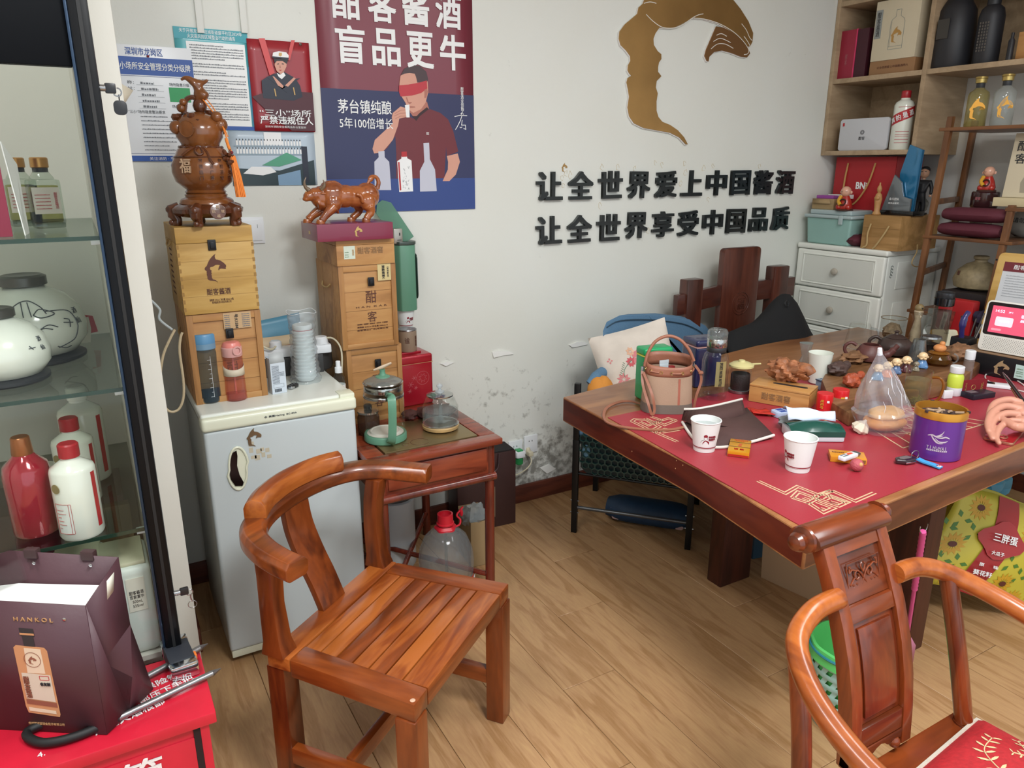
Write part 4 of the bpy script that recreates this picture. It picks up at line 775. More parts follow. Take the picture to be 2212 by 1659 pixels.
def pathpx(L,y): return smooth([aty(px,py,y) for px,py in L],5)
O('cord',MB().tube(pathpx([(378,712),(366,735),(352,770),(346,820),(350,865),(365,888),(385,885),(396,860),(396,820),(388,760),(390,730),(394,718)],2.20),.0035,8),iv,t)
t=thing('wall_cable','pale grey cable running down the pillar and turning to the crates','cable',(0,0,0))
O('cord',MB().tube(pathpx([(222,205),(228,240),(234,280),(240,330),(250,400),(265,440),(285,468),(297,495),(300,540),(303,600),(315,635),(340,662),(346,672),(345,690),(372,712)],2.235),.0034,8),mat('grey_cable','#a9b3b5',.4),t)
# small spray bottle by the right stack, standing on the side table
q=at(722,870,.625);t=thing('spray_bottle','small clear spray bottle with white nozzle, at the foot of the right stack','bottle',(.686,2.37,.625));CLP=glass('clear_plastic','#e6ecec',.2)
O('bottle_body',MB().lathe([(.018,.1),(.020,.102),(.020,.19),(.012,.205),(.010,.212)],n=24),CLP,t);O('nozzle',MB().lathe([(.012,.208),(.012,.226),(.008,.228),(.008,.246),(.006,.248)],n=18),PW,t);O('label',MB().lathe([(.0204,.118),(.0206,.12),(.0206,.165),(.0204,.167)],n=24),WH,t);O('bottle_foot',MB().lathe([(.019,0),(.020,.003),(.020,.1)],n=24),CLP,t)

# ================================================================ gourd carving on its stand, on the pale crate
RS=mat('resin_brown','#7e4a23',.22,coat=.6,var=.22,bump=.12,bs=30);RSD=mat('resin_dark','#5a2f18',.25,coat=.5,var=.3,bump=.3,bs=40)
t=thing('gourd_carving','glossy brown gourd carving with bull head and orange tassel, on the left crate stack','carving',(.327,2.33,1.335))
g=t;g.scale=(1.12,1.12,1.12)
O('stand_top',MB().lathe([(.060,.052),(.066,.054),(.064,.062),(.060,.066),(.050,.070),(.052,.076),(.046,.080)],n=40),RS,t)
O('stand_body',MB().lathe([(.050,.020),(.070,.024),(.083,.032),(.085,.042),(.075,.050),(.062,.055)],n=48,lobes=8,la=.03),RSD,t)
for k in range(5):
    a=R(-90+36+72*k+8);c,s=math.cos(a),math.sin(a);b=MB()
    b.tube([(c*.066,s*.066,.048),(c*.082,s*.082,.040),(c*.082,s*.082,.026),(c*.074,s*.074,.014),(c*.077,s*.077,.006),(c*.078,s*.078,0)],[.012,.017,.015,.011,.013,.011],12);b.ball((c*.088,s*.088,.008),.008,n=10);b.ball((c*.09,s*.09,.04),.010,n=10)
    O('stand_foot',b,RSD,t)
cn=MB().at((.010,-.088,.038),(80,0,2));cn.lathe([(.019,-.004),(.019,.0025),(.017,.003)],n=28);O('coin_medallion',cn,RSD,t)
for ch,dx,dz in (('百',0,.011),('福',0,-.011),('招',-.011,0),('财',.011,0)): text(ch,.0078,.0078,mat('carved_cream','#c9a98a',.5),t,(.010+dx,-.0922+dz*.17,.038+dz),rot=(80,0,2),bold=.01)
O('gourd_body',MB().lathe([(.048,.080),(.05,.083),(.045,.088),(.052,.094),(.068,.108),(.0745,.130),(.074,.148),(.066,.166),(.0645,.168),(.056,.186),(.050,.190),(.044,.193),(.046,.200),(.055,.215),(.0565,.232),(.051,.250),(.038,.264),(.02,.272),(.012,.274)],n=48),RS,t)
O('rim_groove',MB().lathe([(.0662,.165),(.0685,.1665),(.0668,.169)],n=48),RSD,t)
b=MB();tw=[((.050+.0016*math.cos(i*1.3))*math.cos(i*.1),(.050+.0016*math.cos(i*1.3))*math.sin(i*.1),.1905+.0016*math.sin(i*1.3)) for i in range(63)];b.tube(tw,.0028,6,closed=True)
b.tube(smooth([(-.012,-.05,.19),(-.022,-.058,.183),(-.016,-.063,.172),(-.006,-.062,.176),(-.008,-.054,.188)]),.003,6).tube(smooth([(-.006,-.05,.19),(.004,-.06,.178),(.008,-.069,.162),(.014,-.074,.15)]),.003,6).tube(smooth([(-.018,-.05,.19),(-.034,-.05,.184),(-.052,-.045,.17)]),.003,6);O('carved_rope',b,RSD,t)
def bodypt(a,h): r=.0752 if .12 < h < .155 else .073;return (r*math.sin(R(a)),-r*math.cos(R(a)),h)
p=bodypt(-40,.146);text('福',.028,.034,mat('carved_cream','#c9a98a',.5),t,(p[0],p[1],p[2]),rot=(88,0,-40),bold=.015,depth=.002,name='carved_character')
for i,col in enumerate(('百福临门','财源广进','招财进宝','吉祥如意')):
    for j,ch in enumerate(col):
        a=-12+i*19;h=.158-j*.0135;r={0: .0700,1: .0738,2: .0745,3: .0738}[j];text(ch,.009,.010,RSD,t,(r*math.sin(R(a)),-r*math.cos(R(a)),h),rot=(90,0,a),name='carved_character',depth=.0012)
b=MB().at((-.034,-.047,.232),(88,0,-36));b.lathe([(.019,-.002),(.019,.0014),(.017,.0008),(.016,.0012),(.003,.0016)],n=28);O('round_relief',b,RS,t)
b=MB();rg=random.Random(12)
for k in range(26):
    a=rg.uniform(0,6.28);rr=rg.uniform(.02,.045);b.ball((rr*math.cos(a)-.006,rr*math.sin(a),.262+rg.uniform(-.012,.010)),rg.uniform(.006,.011),n=8)
O('foliage_relief',b,RSD,t)
for c,r in (((-.052,-.012,.236),.017),((.048,-.022,.244),.018),((.040,-.03,.262),.014),((.052,.01,.234),.014),((-.035,.0,.282),.011),((-.030,-.006,.295),.009)): O('small_gourd',MB().ball(c,r,n=16),RS,t)
b=MB().tube(smooth([(-.03,0,.27),(-.022,0,.300),(-.004,0,.308),(.004,0,.296),(.010,0,.283)]),[.006]*25,8).ball((.008,-.002,.288),.017,n=12,sz=1.1);O('bull_neck',b,RSD,t)
sk=skin('bull_head',[(.006,0,.296),(.012,-.004,.318),(.006,-.006,.338),(-.012,-.006,.350),(.020,-.010,.312),(.026,-.014,.306),(-.020,-.004,.352),(.026,.0,.344),(.034,.002,.350),(-.028,.002,.346)],[(0,1),(1,2),(2,3),(1,4),(4,5),(3,6),(2,7),(7,8),(6,9)],[.010,.013,.011,.008,.013,.011,.005,.005,.003,.003],RS,t,root=1)
pA=[(.012,-.012,.308),(.030,-.02,.28),(.048,-.035,.25),(.058,-.045,.20),(.060,-.05,.172)]
OR=mat('orange_silk','#f08a30',.6,bump=.2,bs=200);tsl=O('tassel_cord',MB().tube(smooth(pA),.0016,6).tube(smooth([(.020,-.008,.31),(.036,-.018,.285),(.050,-.03,.25),(.060,-.044,.215)]),.0012,6).tube(smooth([(.055,-.042,.212),(.058,-.044,.195),(.062,-.05,.178)]),.0038,8),OR,t)
b=MB();
for k in range(46):
    a=k*2.4;r=.0018*math.sqrt(k);b.tube([(.064+r*.5*math.cos(a),-.054+r*.5*math.sin(a),.170),(.070+r*.8*math.cos(a),-.058+r*.8*math.sin(a),.12),(.074+r*math.cos(a),-.060+r*math.sin(a),.070)],.0016,5)
o=O('tassel',b,OR,tsl);o['kind']='stuff';O('tassel_bead',MB().ball((.063,-.052,.178),.0045,n=10),mat('bead_red','#7c1420',.15),tsl)
b=MB();rg=random.Random(3)
for k in range(14): b.ball((.052+rg.uniform(-.014,.012),-.055+rg.uniform(-.008,.006),.166+rg.uniform(-.013,.014)),rg.uniform(.004,.007),n=8)
b.cyl((.046,-.06,.178),(.044,-.062,.186),.003,.001,6).cyl((.056,-.062,.178),(.059,-.064,.186),.003,.001,6);O('toad_relief',b,RSD,t)

# ================================================================ carved wooden bull on the crimson case
BW=wood('bull_wood','#a8602f','#763a1c','#965127',axis=0,scale=14,rough=.2,coat=.7,stretch=3,bump=.03)
bl=thing('wooden_bull','glossy carved wooden bull with lowered stance and raised tail, on the crimson case','carving',(.778,2.455,1.320))
bl.scale=(1.06,1.06,1.06)
# body length runs along the wall, head on the left
B_=MB();bt_=B_.tube
for c,r,sx,sy,sz in (((.066,0,.078),.040,1.0,.85,1.05),((.030,0,.076),.037,1.2,.85,.95),((-.010,0,.078),.038,1.2,.9,.95),((-.046,0,.082),.042,1.05,.9,1.08),((-.078,0,.076),.033,1.1,.8,1.05),((-.098,-.004,.084),.023,1.1,.95,.95),((-.118,-.006,.080),.017,1.1,.9,.9),((-.128,-.008,.072),.011,1.1,.9,.7),((.060,-.022,.060),.027,.95,.8,1.1),((.046,.022,.056),.024,1,.8,1.1),((-.050,-.024,.060),.025,1.05,.75,1.1),((-.058,.020,.056),.024,1,.8,1.1),((-.050,0,.112),.018,1.6,.7,.7)): B_.ball(c,r,n=20,sx=sx,sy=sy,sz=sz)
for L,r_ in (([(.062,-.028,.046),(.066,-.030,.030),(.056,-.030,.018),(.050,-.030,.008)],[.020,.013,.011,.012]),([(.046,.024,.046),(.044,.026,.028),(.030,.026,.016),(.022,.026,.008)],[.019,.012,.011,.012]),([(-.052,-.030,.048),(-.070,-.034,.034),(-.086,-.036,.018),(-.094,-.036,.008)],[.018,.014,.011,.012]),([(-.064,.022,.044),(-.088,.024,.032),(-.108,.024,.018),(-.118,.024,.008)],[.019,.015,.012,.013])): bt_(smooth(L,4),r_,14)
for k in range(6): bt_(smooth([(-.100+.011*k,-.014,.068-.004*k),(-.093+.011*k,-.020,.058-.005*k),(-.088+.011*k,-.006,.040-.002*k)]),.005,8)
bt_(smooth([(.020,-.034,.085),(.034,-.036,.078),(.040,-.034,.058)]),.006,8)
blob('bull_body',B_,BW,bl,.0024,3)
b=MB()
for x,y in ((.048,-.030),(.018,.026),(-.098,-.036),(-.122,.024)): b.lathe([(.012,0),(.0125,.004),(.009,.012)],(x,y,0),14,sx=1.15)
O('hooves',b,BW,bl)
HN=mat('horn_brown','#74604a',.3,coat=.4)
for nm,L in (('horn',[(-.118,-.004,.098),(-.128,-.006,.108),(-.130,-.008,.122),(-.124,-.008,.136)]),('horn',[(-.082,-.016,.100),(-.076,-.022,.108),(-.074,-.024,.118),(-.078,-.024,.128)])): O(nm,MB().tube(smooth(L,4),[.0075-.0065*k/12 for k in range(13)],10),HN,bl)
O('tail',MB().tube(smooth([(.100,0,.098),(.106,0,.118),(.098,-.002,.134),(.084,-.004,.134),(.074,-.008,.124),(.062,-.012,.112)],4),[.0075,.0075,.007,.007,.007,.0065,.0065,.006,.006,.006,.006,.007,.008,.009,.009,.0085,.007,.005,.004,.003,.002],10),BW,bl)
O('ear',MB().ball((-.078,-.024,.088),.008,n=10,sx=1.5,sy=.7,sz=.5),BW,bl)
b=MB().ball((-.106,-.016,.094),.0042,n=10).ball((-.128,-.008,.092),.003,n=8);O('eye',b,mat('bull_eye','#c9924e',.15,coat=.5),bl)


# ================================================================ side table with induction plate, kettles
RW=wood('rosewood','#8f3f25','#5d2316','#7c3420',axis=0,scale=11,rough=.25,coat=.4,stretch=8);RWZ=wood('rosewood_upright','#7a3322','#501d14',axis=2,scale=11,rough=.25,coat=.4,stretch=8)
st_=thing('tea_side_table','reddish wooden side table with drawer and brass inlay plate','table',(.672,2.035,0));W_,D_=.46,.64
O('table_top',MB().box((0,0,.603),(.458,.055,.625)).box((0,.055,.603),(.06,D_,.625)).box((.40,.055,.603),(.458,D_,.625)).box((.06,.32,.603),(.40,D_,.625)).box((.06,.055,.603),(.40,.32,.615)),RW,st_,bev=.004)
O('brass_inlay',MB().box((.066,.062,.6155),(.394,.315,.6262)),mat('brass_plate','#8f7d58',.35,.7,bump=.1,bs=80),st_,bev=.001)
O('touch_strip',MB().prism(rrect(.30,.21,.325,.305,.01),.6262,.6266),mat('strip_brown','#5c4a38',.3),st_);emb=O('ring_mark',MB().tube([(.2+.03*math.cos(k*.4),.03*math.sin(k*.4)+.10,.6264) for k in range(15)],.0008,4).tube([(.15+.012*math.cos(k),.1+.012*math.sin(k),.6264) for k in range(6)],.0008,4),BRN,st_)
O('apron',MB().box((.02,.022,.495),(.438,.04,.603)).box((.42,.04,.495),(.438,D_-.02,.603)).box((.02,.04,.495),(.038,D_-.02,.603)),RW,st_,bev=.002)
dr=O('drawer_front',MB().box((.055,.014,.515),(.405,.022,.592)),RW,st_,bev=.003);O('apron_rail',MB().cyl((.02,.022,.485),(.44,.022,.485),.014,n=14),RWZ,st_)
for x,y in ((.040,.035),(.424,.035),(.040,D_-.035),(.424,D_-.035)): O('leg',MB().lathe([(.016,0),(.017,.01),(.017,.602)],(x,y,0),20),RWZ,st_)
O('stretcher',MB().cyl((.040,.035,.10),(.424,D_-.035,.10),.010,n=10).cyl((.424,.035,.10),(.040,D_-.035,.10),.010,n=10),RWZ,st_)
O('lower_shelf',MB().box((.03,.06,.03),(.12,D_-.03,.045)),RWZ,st_)
zt=.6265
GP=mat('sage_plastic','#5f9178',.35);KG=glass('kettle_glass','#fafcfb',.14)
q=at(838,952,zt);t=thing('glass_kettle','glass kettle with sage green base, handle and lid, nearest the fridge','kettle',(q.x,q.y+.02,zt),-20)
O('base',MB().lathe([(.066,0),(.070,.004),(.070,.022),(.067,.026)],n=40),GP,t);O('heating_plate',MB().lathe([(.06,.026),(.052,.028),(.05,.033),(.046,.033),(.044,.031),(.001,.031)],n=36),mat('enamel_cream','#cfcac0',.3),t)
O('glass_body',MB().lathe([(.0665,.024),(.0665,.135),(.065,.150),(.066,.190),(.068,.198)],n=44,cap=False),KG,t);O('steel_band',MB().lathe([(.0655,.150),(.0662,.151),(.0662,.159),(.0655,.160)],n=44).lathe([(.0615,.170),(.062,.171),(.062,.188),(.0615,.189)],n=44),mat('steel_bright','#b6b7b5',.15,.95),t)
O('lid',MB().lathe([(.063,.196),(.064,.199),(.045,.210),(.024,.2155),(.001,.216)],n=44),glass('lid_glass','#d9dedb',.3,dens=.25,body='#b8bdb8'),t);O('lid_ring',MB().lathe([(.062,.195),(.0655,.198),(.0635,.201)],n=44),mat('steel_bright','#b6b7b5',.15,.95),t)
kn=O('lid_knob',MB().lathe([(.024,.214),(.023,.218),(.012,.222),(.008,.232),(.010,.240)],n=28),GP,t);O('knob_top',MB().tube([(-.028,-.006,.240),(0,0,.247),(.03,.008,.258)],[.004,.009,.005],12,flat=.6),mat('cream_beige','#cdb9a0',.35),kn)
hd=[];O('handle',MB().sweep(smooth([(.018,-.062,.165),(.024,-.092,.172),(.026,-.105,.150),(.024,-.102,.08),(.020,-.094,.03),(.014,-.070,.014)],5),[(-.013,-.006),(.013,-.006),(.013,.006),(-.013,.006)],up=(0,-1,.01)),GP,t,bev=.002)
q=at(956,928,zt);t=thing('glass_teapot_warmer','round clear glass kettle with water on a pale gold base, right on side table','kettle',(q.x,q.y+.015,zt),0)
O('base',MB().lathe([(.050,0),(.062,.006),(.064,.016),(.060,.020)],n=40),mat('pale_gold','#c6a878',.35,.3),t);O('base_ring',MB().lathe([(.061,.019),(.0635,.021),(.060,.024)],n=40),mat('steel_bright','#b6b7b5',.15,.95),t)
O('glass_body',MB().lathe([(.058,.021),(.063,.035),(.063,.06),(.060,.085),(.050,.108),(.043,.116),(.041,.120)],n=44,cap=False),KG,t)
O('water',MB().lathe([(.055,.024),(.0612,.036),(.0612,.06),(.0600,.070),(.001,.070)],n=40),glass('clear_water','#f2f5f5',.12,dens=.16,body='#b5baba'),t)
O('inner_tube',MB().cyl((0,-.0,.03),(.002,0,.11),.007,n=12).ball((0,0,.035),.013,n=12),glass('clear_water','#d3dad8',.25),t)
O('lid',MB().lathe([(.040,.117),(.046,.120),(.046,.124),(.030,.130),(.012,.1325)],n=40),mat('steel_bright','#b6b7b5',.15,.95),t);O('lid_knob',MB().lathe([(.016,.132),(.015,.136),(.006,.138),(.005,.146),(.010,.149),(.011,.156),(.005,.161)],n=20),glass('knob_glass','#e8edf0',.5,dens=.3,body='#dbe2e6'),t)
q=at(786,900,.625);t=thing('glass_jar','squat glass jar with black stopper, half hidden between fridge and kettle','jar',(.757,2.30,.625));O('body',MB().lathe([(.035,0),(.037,.004),(.037,.06),(.03,.075)],n=28),glass('amber_clear','#b8a796',.2,dens=.2,body='#6a5446'),t);O('lid',MB().lathe([(.03,.074),(.036,.076),(.036,.082),(.012,.086)],n=28),mat('steel_bright','#b6b7b5',.15,.95),t);O('stopper',MB().lathe([(.010,.084),(.014,.09),(.014,.10),(.010,.104)],n=20),BK,t)
q=at(898,868,.625)
t=thing('red_tea_tin','red square tea tin with faint flower print, behind the kettles','tin',(.957,2.50,.625),2);RT_=mat('tin_red','#a5182a',.3,.3,coat=.3)
O('tin_body',MB().box((0,0,0),(.13,.12,.175)),RT_,t,bev=.008,seg=3);O('tin_lid',MB().box((-.001,-.001,.160),(.131,.121,.196)),RT_,t,bev=.009,seg=3);O('cream_line',MB().box((-.0012,-.0014,.163),(.1312,.1214,.1645)),mat('print_tan','#b88d63',.4),t)
O('inner_lid',MB().box((.02,.03,.196),(.10,.10,.203)),RT_,t,bev=.003)
b=MB().at((.088,-.0004,.105),(90,0,0));b.line([(.026*math.cos(k*.3),.026*math.sin(k*.3)) for k in range(21)],.0008,closed=True)
for k in range(8): b.line([(.018*math.cos(k*.785+j*.4)*(1 if j % 2 else .5),.018*math.sin(k*.785+j*.4)*(1 if j % 2 else .5)) for j in range(3)],.0007)
for cx,cy,r in ((-.05,-.02,.012),(-.035,.004,.010),(-.055,-.045,.009),(-.03,-.035,.008)):
    for k in range(6): b.line([(cx,cy),(cx+r*math.cos(k*1.05),cy+r*math.sin(k*1.05))],.0009)
O('flower_print',b,mat('tin_pink','#c06a70',.4),t)
# drinks tin, paper cup dispenser above
t=thing('tea_can','tan round can with brushed characters, on the red tea tin','can',(1.012,2.56,.829));KF=mat('kraft_can','#8c7864',.5);O('can_body',MB().lathe([(.034,0),(.035,.002),(.035,.078),(.0345,.08),(.031,.08),(.031,.07),(.001,.068)],n=32),KF,t);O('can_rim',MB().lathe([(.035,.078),(.0362,.080),(.035,.083),(.032,.082)],n=32),mat('steel','#9a9c9e',.25,.9),t)
text('谧',.018,.022,BRN,t,(-.014,-.0335,.045),rot=(90,0,-24));text('醇\n香\n茶',.009,.04,BRN,t,(.022,-.0285,.04),rot=(90,0,38),ls=.9)
ds=thing('cup_dispenser','sage green wall paper-cup dispenser with an open clear lid','dispenser',(1.05,D,1.09))
dpr=[(-.042,0),(-.042,-.07),(-.03,-.092),(.0,-.10),(.03,-.092),(.042,-.07),(.042,0)]
b=MB();b.prism([(x,y) for x,y in dpr],-.125,.125);O('housing',b,GP,ds,bev=.004);O('top_rim',MB().prism([(x*1.05,y*1.04) for x,y in dpr],.125,.137),mat('smoke_rim','#3e4a44',.3),ds,bev=.002)
O('side_window',MB().prism([(x,z) for x,z in rrect(-.085,-.085,-.035,.09,.02)],.0405,.0432,0,'yz'),mat('window_dark','#3d4943',.15),ds);o=O('cups_inside',MB().lathe([(.028,-.08),(.031,-.079),(.031,.09)],(.0,-.06,0),20),mat('paper_cup_white','#e2e6e4',.5),ds)
b=MB()
for k in range(8): b.box((.0433,-.07,-.045+k*.011),(.0438,-.052,-.042+k*.011))
O('cup_edges',b,mat('cup_edge_gold','#a58f62',.5),ds)
lo=O('open_lid',MB().prism([(-.035,0),(.035,0),(.035,.15),(.012,.175),(-.012,.175),(-.035,.15)],-.002,.002,0,'xz'),glass('lid_green','#9fc4b0',.3,dens=.45,body='#7fae97'),ds);lo.location=(.012,-.06,.133);lo.rotation_euler=(R(-6),R(-32),R(0))
O('metal_holder',MB().box((-.046,-.085,.13),(-.012,-.05,.185)),mat('brushed_steel','#a9a49a',.3,.8),ds,bev=.003);O('holder_slot',MB().box((-.026,-.0865,.16),(-.022,-.085,.17)).box((-.034,-.0865,.142),(-.018,-.0845,.145)),BK,ds)
def paper_cup(nm,lab,loc,s=1.,rz=0,water=False,man=True,grp=None,side=0,up=False):
    t=thing(nm,lab,'paper cup',loc,rz,grp);CU=mat('paper_cup_white','#e2e6e4',.5);r0,r1,h=.026*s,.0365*s,.078*s
    b=MB();b.lathe([(r0*.9,.004),(r0,0),(r1,h),(r1*.965,h),(r0*.95,.006),(.001,.006)],n=36,cap=False);O('cup_body',b,CU,t);b=MB();b.tube([(r1*math.cos(k*.2618),r1*math.sin(k*.2618),h) for k in range(24)],.0016*s,6,closed=True);O('rolled_rim',b,CU,t)
    rr=lambda z: r0+(r1-r0)*z/h
    for z0,z1 in ((.012*s,.0145*s),(.010*s,.0107*s)): O('red_band',MB().lathe([(rr(z0)+.0003,z0),(rr(z1)+.0003,z1)],n=36,cap=False),mat('cup_maroon','#8a1f2c',.45),t)
    def P_(x,z): a=x/rr(z)+side;e=rr(z)+.0004;return (e*math.sin(a),-e*math.cos(a),z)
    def pat(nm_,m,L): b=MB();b.add([P_(x*s,z*s) for x,z in L],[tuple(range(len(L)))]);O(nm_,b,m,t)
    if man:
        M_=mat('cup_maroon','#8a1f2c',.45);pat('printed_shirt',M_,[(-.010,.024),(.006,.024),(.006,.030),(.001,.034),(-.004,.035),(-.008,.030)]);pat('printed_head',M_,[(-.007,.042),(.001,.042),(.002,.046),(-.001,.050),(-.006,.049),(-.008,.046)]);b=MB();b.tube([P_(x*s,z*s) for x,z in ((-.007,.042),(-.006,.036),(-.012,.033),(-.014,.028))],.0003*s,4).tube([P_(x*s,z*s) for x,z in ((.001,.042),(.001,.036))],.0003*s,4);O('printed_outline',b,BK,t)
    ln=MB()
    for k,ch in enumerate('酣客酱酒'): p=P_((.006+.0045*k)*s,.0435*s);text(ch,.0046*s,.005*s,mat('cup_maroon','#8a1f2c',.45),t,p,rot=(83,0,math.degrees((.006+.0045*k)*s/rr(.04*s)+side)),bold=.02)
    for k,ch in enumerate('盲品更牛'): p=P_((.006+.0045*k)*s,.037*s);text(ch,.0046*s,.005*s,mat('cup_maroon','#8a1f2c',.45),t,p,rot=(83,0,math.degrees((.006+.0045*k)*s/rr(.04*s)+side)),bold=.02)
    if water: O('water',MB().lathe([(.001,.064*s),(.0335*s,.064*s)],n=32,cap=False),glass('clear_water','#f2f5f5',.12,dens=.16,body='#b5baba'),t)
    return t
paper_cup('paper_cup','paper cup hanging out under the green cup dispenser',(1.05,D-.052,.893),.95,rz=0)
t=thing('brown_cloth','crumpled dark brown cloth behind the round glass kettle','cloth',(1.03,2.36,.625))
O('cloth',MB().ball((0,0,.016),.05,n=24,sx=1.5,sz=.4,fn=lambda d: 1+.35*noise.noise(d*3)),mat('dark_brown_cloth','#4c2a26',.7,bump=.4,bs=50),t)
O('cloth_end',MB().ball((-.10,.0,.02),.028,n=18,sz=.6,fn=lambda d: 1+.35*noise.noise(d*4)),mat('dark_brown_cloth','#4c2a26',.7,bump=.4,bs=50),t)

# ================================================================ under the side table
t=thing('water_jug','large clear drinking water jug with red cap and label, under the side table','jug',(.965,2.155,0));JP=glass('jug_plastic','#eceff0',.2,.06,dens=.16,body='#b9c0c3')
O('jug_body',MB().lathe([(.070,0),(.092,.006),(.095,.03),(.095,.10),(.091,.107),(.096,.115),(.098,.16),(.093,.20),(.075,.245),(.045,.275),(.025,.288),(.023,.30)],n=48,lobes=12,la=.008),JP,t)
JR=mat('jug_red','#c2202f',.35);O('cap',MB().lathe([(.031,.297),(.031,.302),(.028,.304),(.0275,.335),(.022,.336),(.022,.325),(.001,.324)],n=32),JR,t)
O('cap_ring',MB().lathe([(.026,.275),(.038,.278),(.038,.284),(.03,.292)],n=32,lobes=5,la=.06),JR,t);O('cap_strap',MB().tube(smooth([(.034,-.01,.280),(.05,-.01,.285),(.056,-.005,.30),(.045,0,.318),(.060,.0,.335),(.070,0,.345)]),.0035,8).ball((.062,0,.325),.012,n=12,sx=.5,sz=1.3),JR,t)
b=MB();rr=.0965;b.grid(lambda u,v: (rr*math.sin(R(-30+100*u)),-rr*math.cos(R(-30+100*u)),.035+.07*v),24,2);O('label',b,JR,t);text('饮用天然水',.05,.014,WH,t,(.078,-.058,.085),rot=(90,0,52))
O('inner_tube',MB().cyl((0,0,.02),(.0,.0,.30),.006,n=8),CLP,t)
t=thing('white_barrel','white ribbed plastic barrel behind the water jug','barrel',(.90,2.48,0));O('barrel',MB().lathe([(.07,0),(.075,.01),(.075,.25),(.078,.26),(.078,.28),(.07,.285)],n=32),mat('barrel_grey','#bfc4c6',.4),t);O('black_lid',MB().lathe([(.07,.285),(.07,.30),(.05,.305)],n=28),mat('dark_grey','#3a3a3a',.5),t)
t=thing('cardboard_box','small open cardboard box with a plastic bag in it, beside the water jug','box',(1.135,2.30,0),-6);CB=mat('cardboard','#a38a63',.75,bump=.15,bs=90);O('box_body',MB().box((0,0,0),(.085,.002,.19)).box((0,0,0),(.002,.14,.19)).box((.083,0,0),(.085,.14,.20)).box((0,.138,0),(.085,.14,.20)).box((0,0,0),(.085,.14,.002)),CB,t,bev=.0005)
O('tape_flap',MB().add([(.06,-.001,.19),(.085,-.001,.19),(.088,.0,.145),(.062,-.003,.13)],[(0,1,2,3)]),mat('tape_tan','#b59d74',.4),t,solid=.001)
O('plastic_bag',MB().ball((.035,.05,.19),.05,n=22,fn=lambda d: 1+.4*noise.noise(d*3)),glass('bag_film','#dfe6e8',.3,.15,dens=.35,body='#cfd6d8'),t)
t=thing('gift_bag','dark maroon gift bag standing against the back wall by the socket','bag',(1.205,2.56,0),-4);DM=mat('gift_bag_brown','#38211f',.45);O('bag_body',MB().box((0,0,0),(.27,.11,.34)),DM,t,bev=.004);O('bag_top',MB().box((.006,.006,.340),(.264,.104,.345)),mat('gap_dark','#120c0c',.8),t);O('side_print',MB().box((.155,-.0006,.05),(.172,.0,.19)),mat('print_tan_dark','#75624f',.5),t);O('handle',MB().tube(smooth([(.10,-.004,.34),(.115,-.012,.28),(.15,-.012,.265),(.18,-.012,.28),(.19,-.004,.34)]),.004,8),mat('ribbon_brown','#3c2627',.6),t)

# ================================================================ foreground slatted armchair
CW_=dict(rough=.28,coat=.35)
CHX=wood('chair_wood_cross','#a65c26','#4c200b','#843f15',axis=0,scale=9,stretch=6,rnd=.30,**CW_);CHY=wood('chair_wood_side','#974d1e','#4c1f0a','#7a3913',axis=1,scale=9,stretch=6,rnd=.12,**CW_);CHZ=wood('chair_wood_upright','#87421a','#451b09','#6e3211',axis=2,scale=9,stretch=6,rnd=.12,**CW_)
ch=thing('slat_armchair','orange-brown wooden armchair with slatted seat and curved low back, facing right','chair',(.425,1.69,0),37.7)
zs=.42
def quadboard(pts,z0,z1,m,nm='seat_slat',bev=.003): b=MB();b.prism(pts,z0,z1);return O(nm,b,m,ch,bev=bev)
# seat frame: back rail, two side rails, front rail
def sxw(y): return .235+.020*(-y/.39)
quadboard([(-sxw(0)+.0,-.058),(sxw(0)-.0,-.058),(sxw(0),.005),(-sxw(0),.005)],zs-.034,zs,CHX,'seat_rail_back')
for s in (-1,1): quadboard([(s*sxw(-.39),-.395),(s*(sxw(-.39)-.058),-.395),(s*(sxw(-.0)-.058),-.0585),(s*sxw(-.0),-.0585)],zs-.046,zs,CHY,'seat_rail_side',.005)
quadboard([(-sxw(-.39)+.059,-.395),(sxw(-.39)-.059,-.395),(sxw(-.39)-.061,-.332),(-sxw(-.39)+.061,-.332)],zs-.046,zs,CHX,'seat_rail_front',.004)
n=6
for k in range(n):
    y0=-.060-.2705*k/n;y1=-.060-.2705*(k+1)/n+.003;w0=sxw(y0)-.059;w1=sxw(y1)-.059
    quadboard([(-w1,y1),(w1,y1),(w0,y0),(-w0,y0)],zs-.024,zs-.003,CHX)
O('screw_plug',MB().lathe([(.006,zs),(.004,zs+.001)],(-sxw(-.38)+.012,-.384,0),12),mat('plug_hole','#c9a58c',.5),ch)
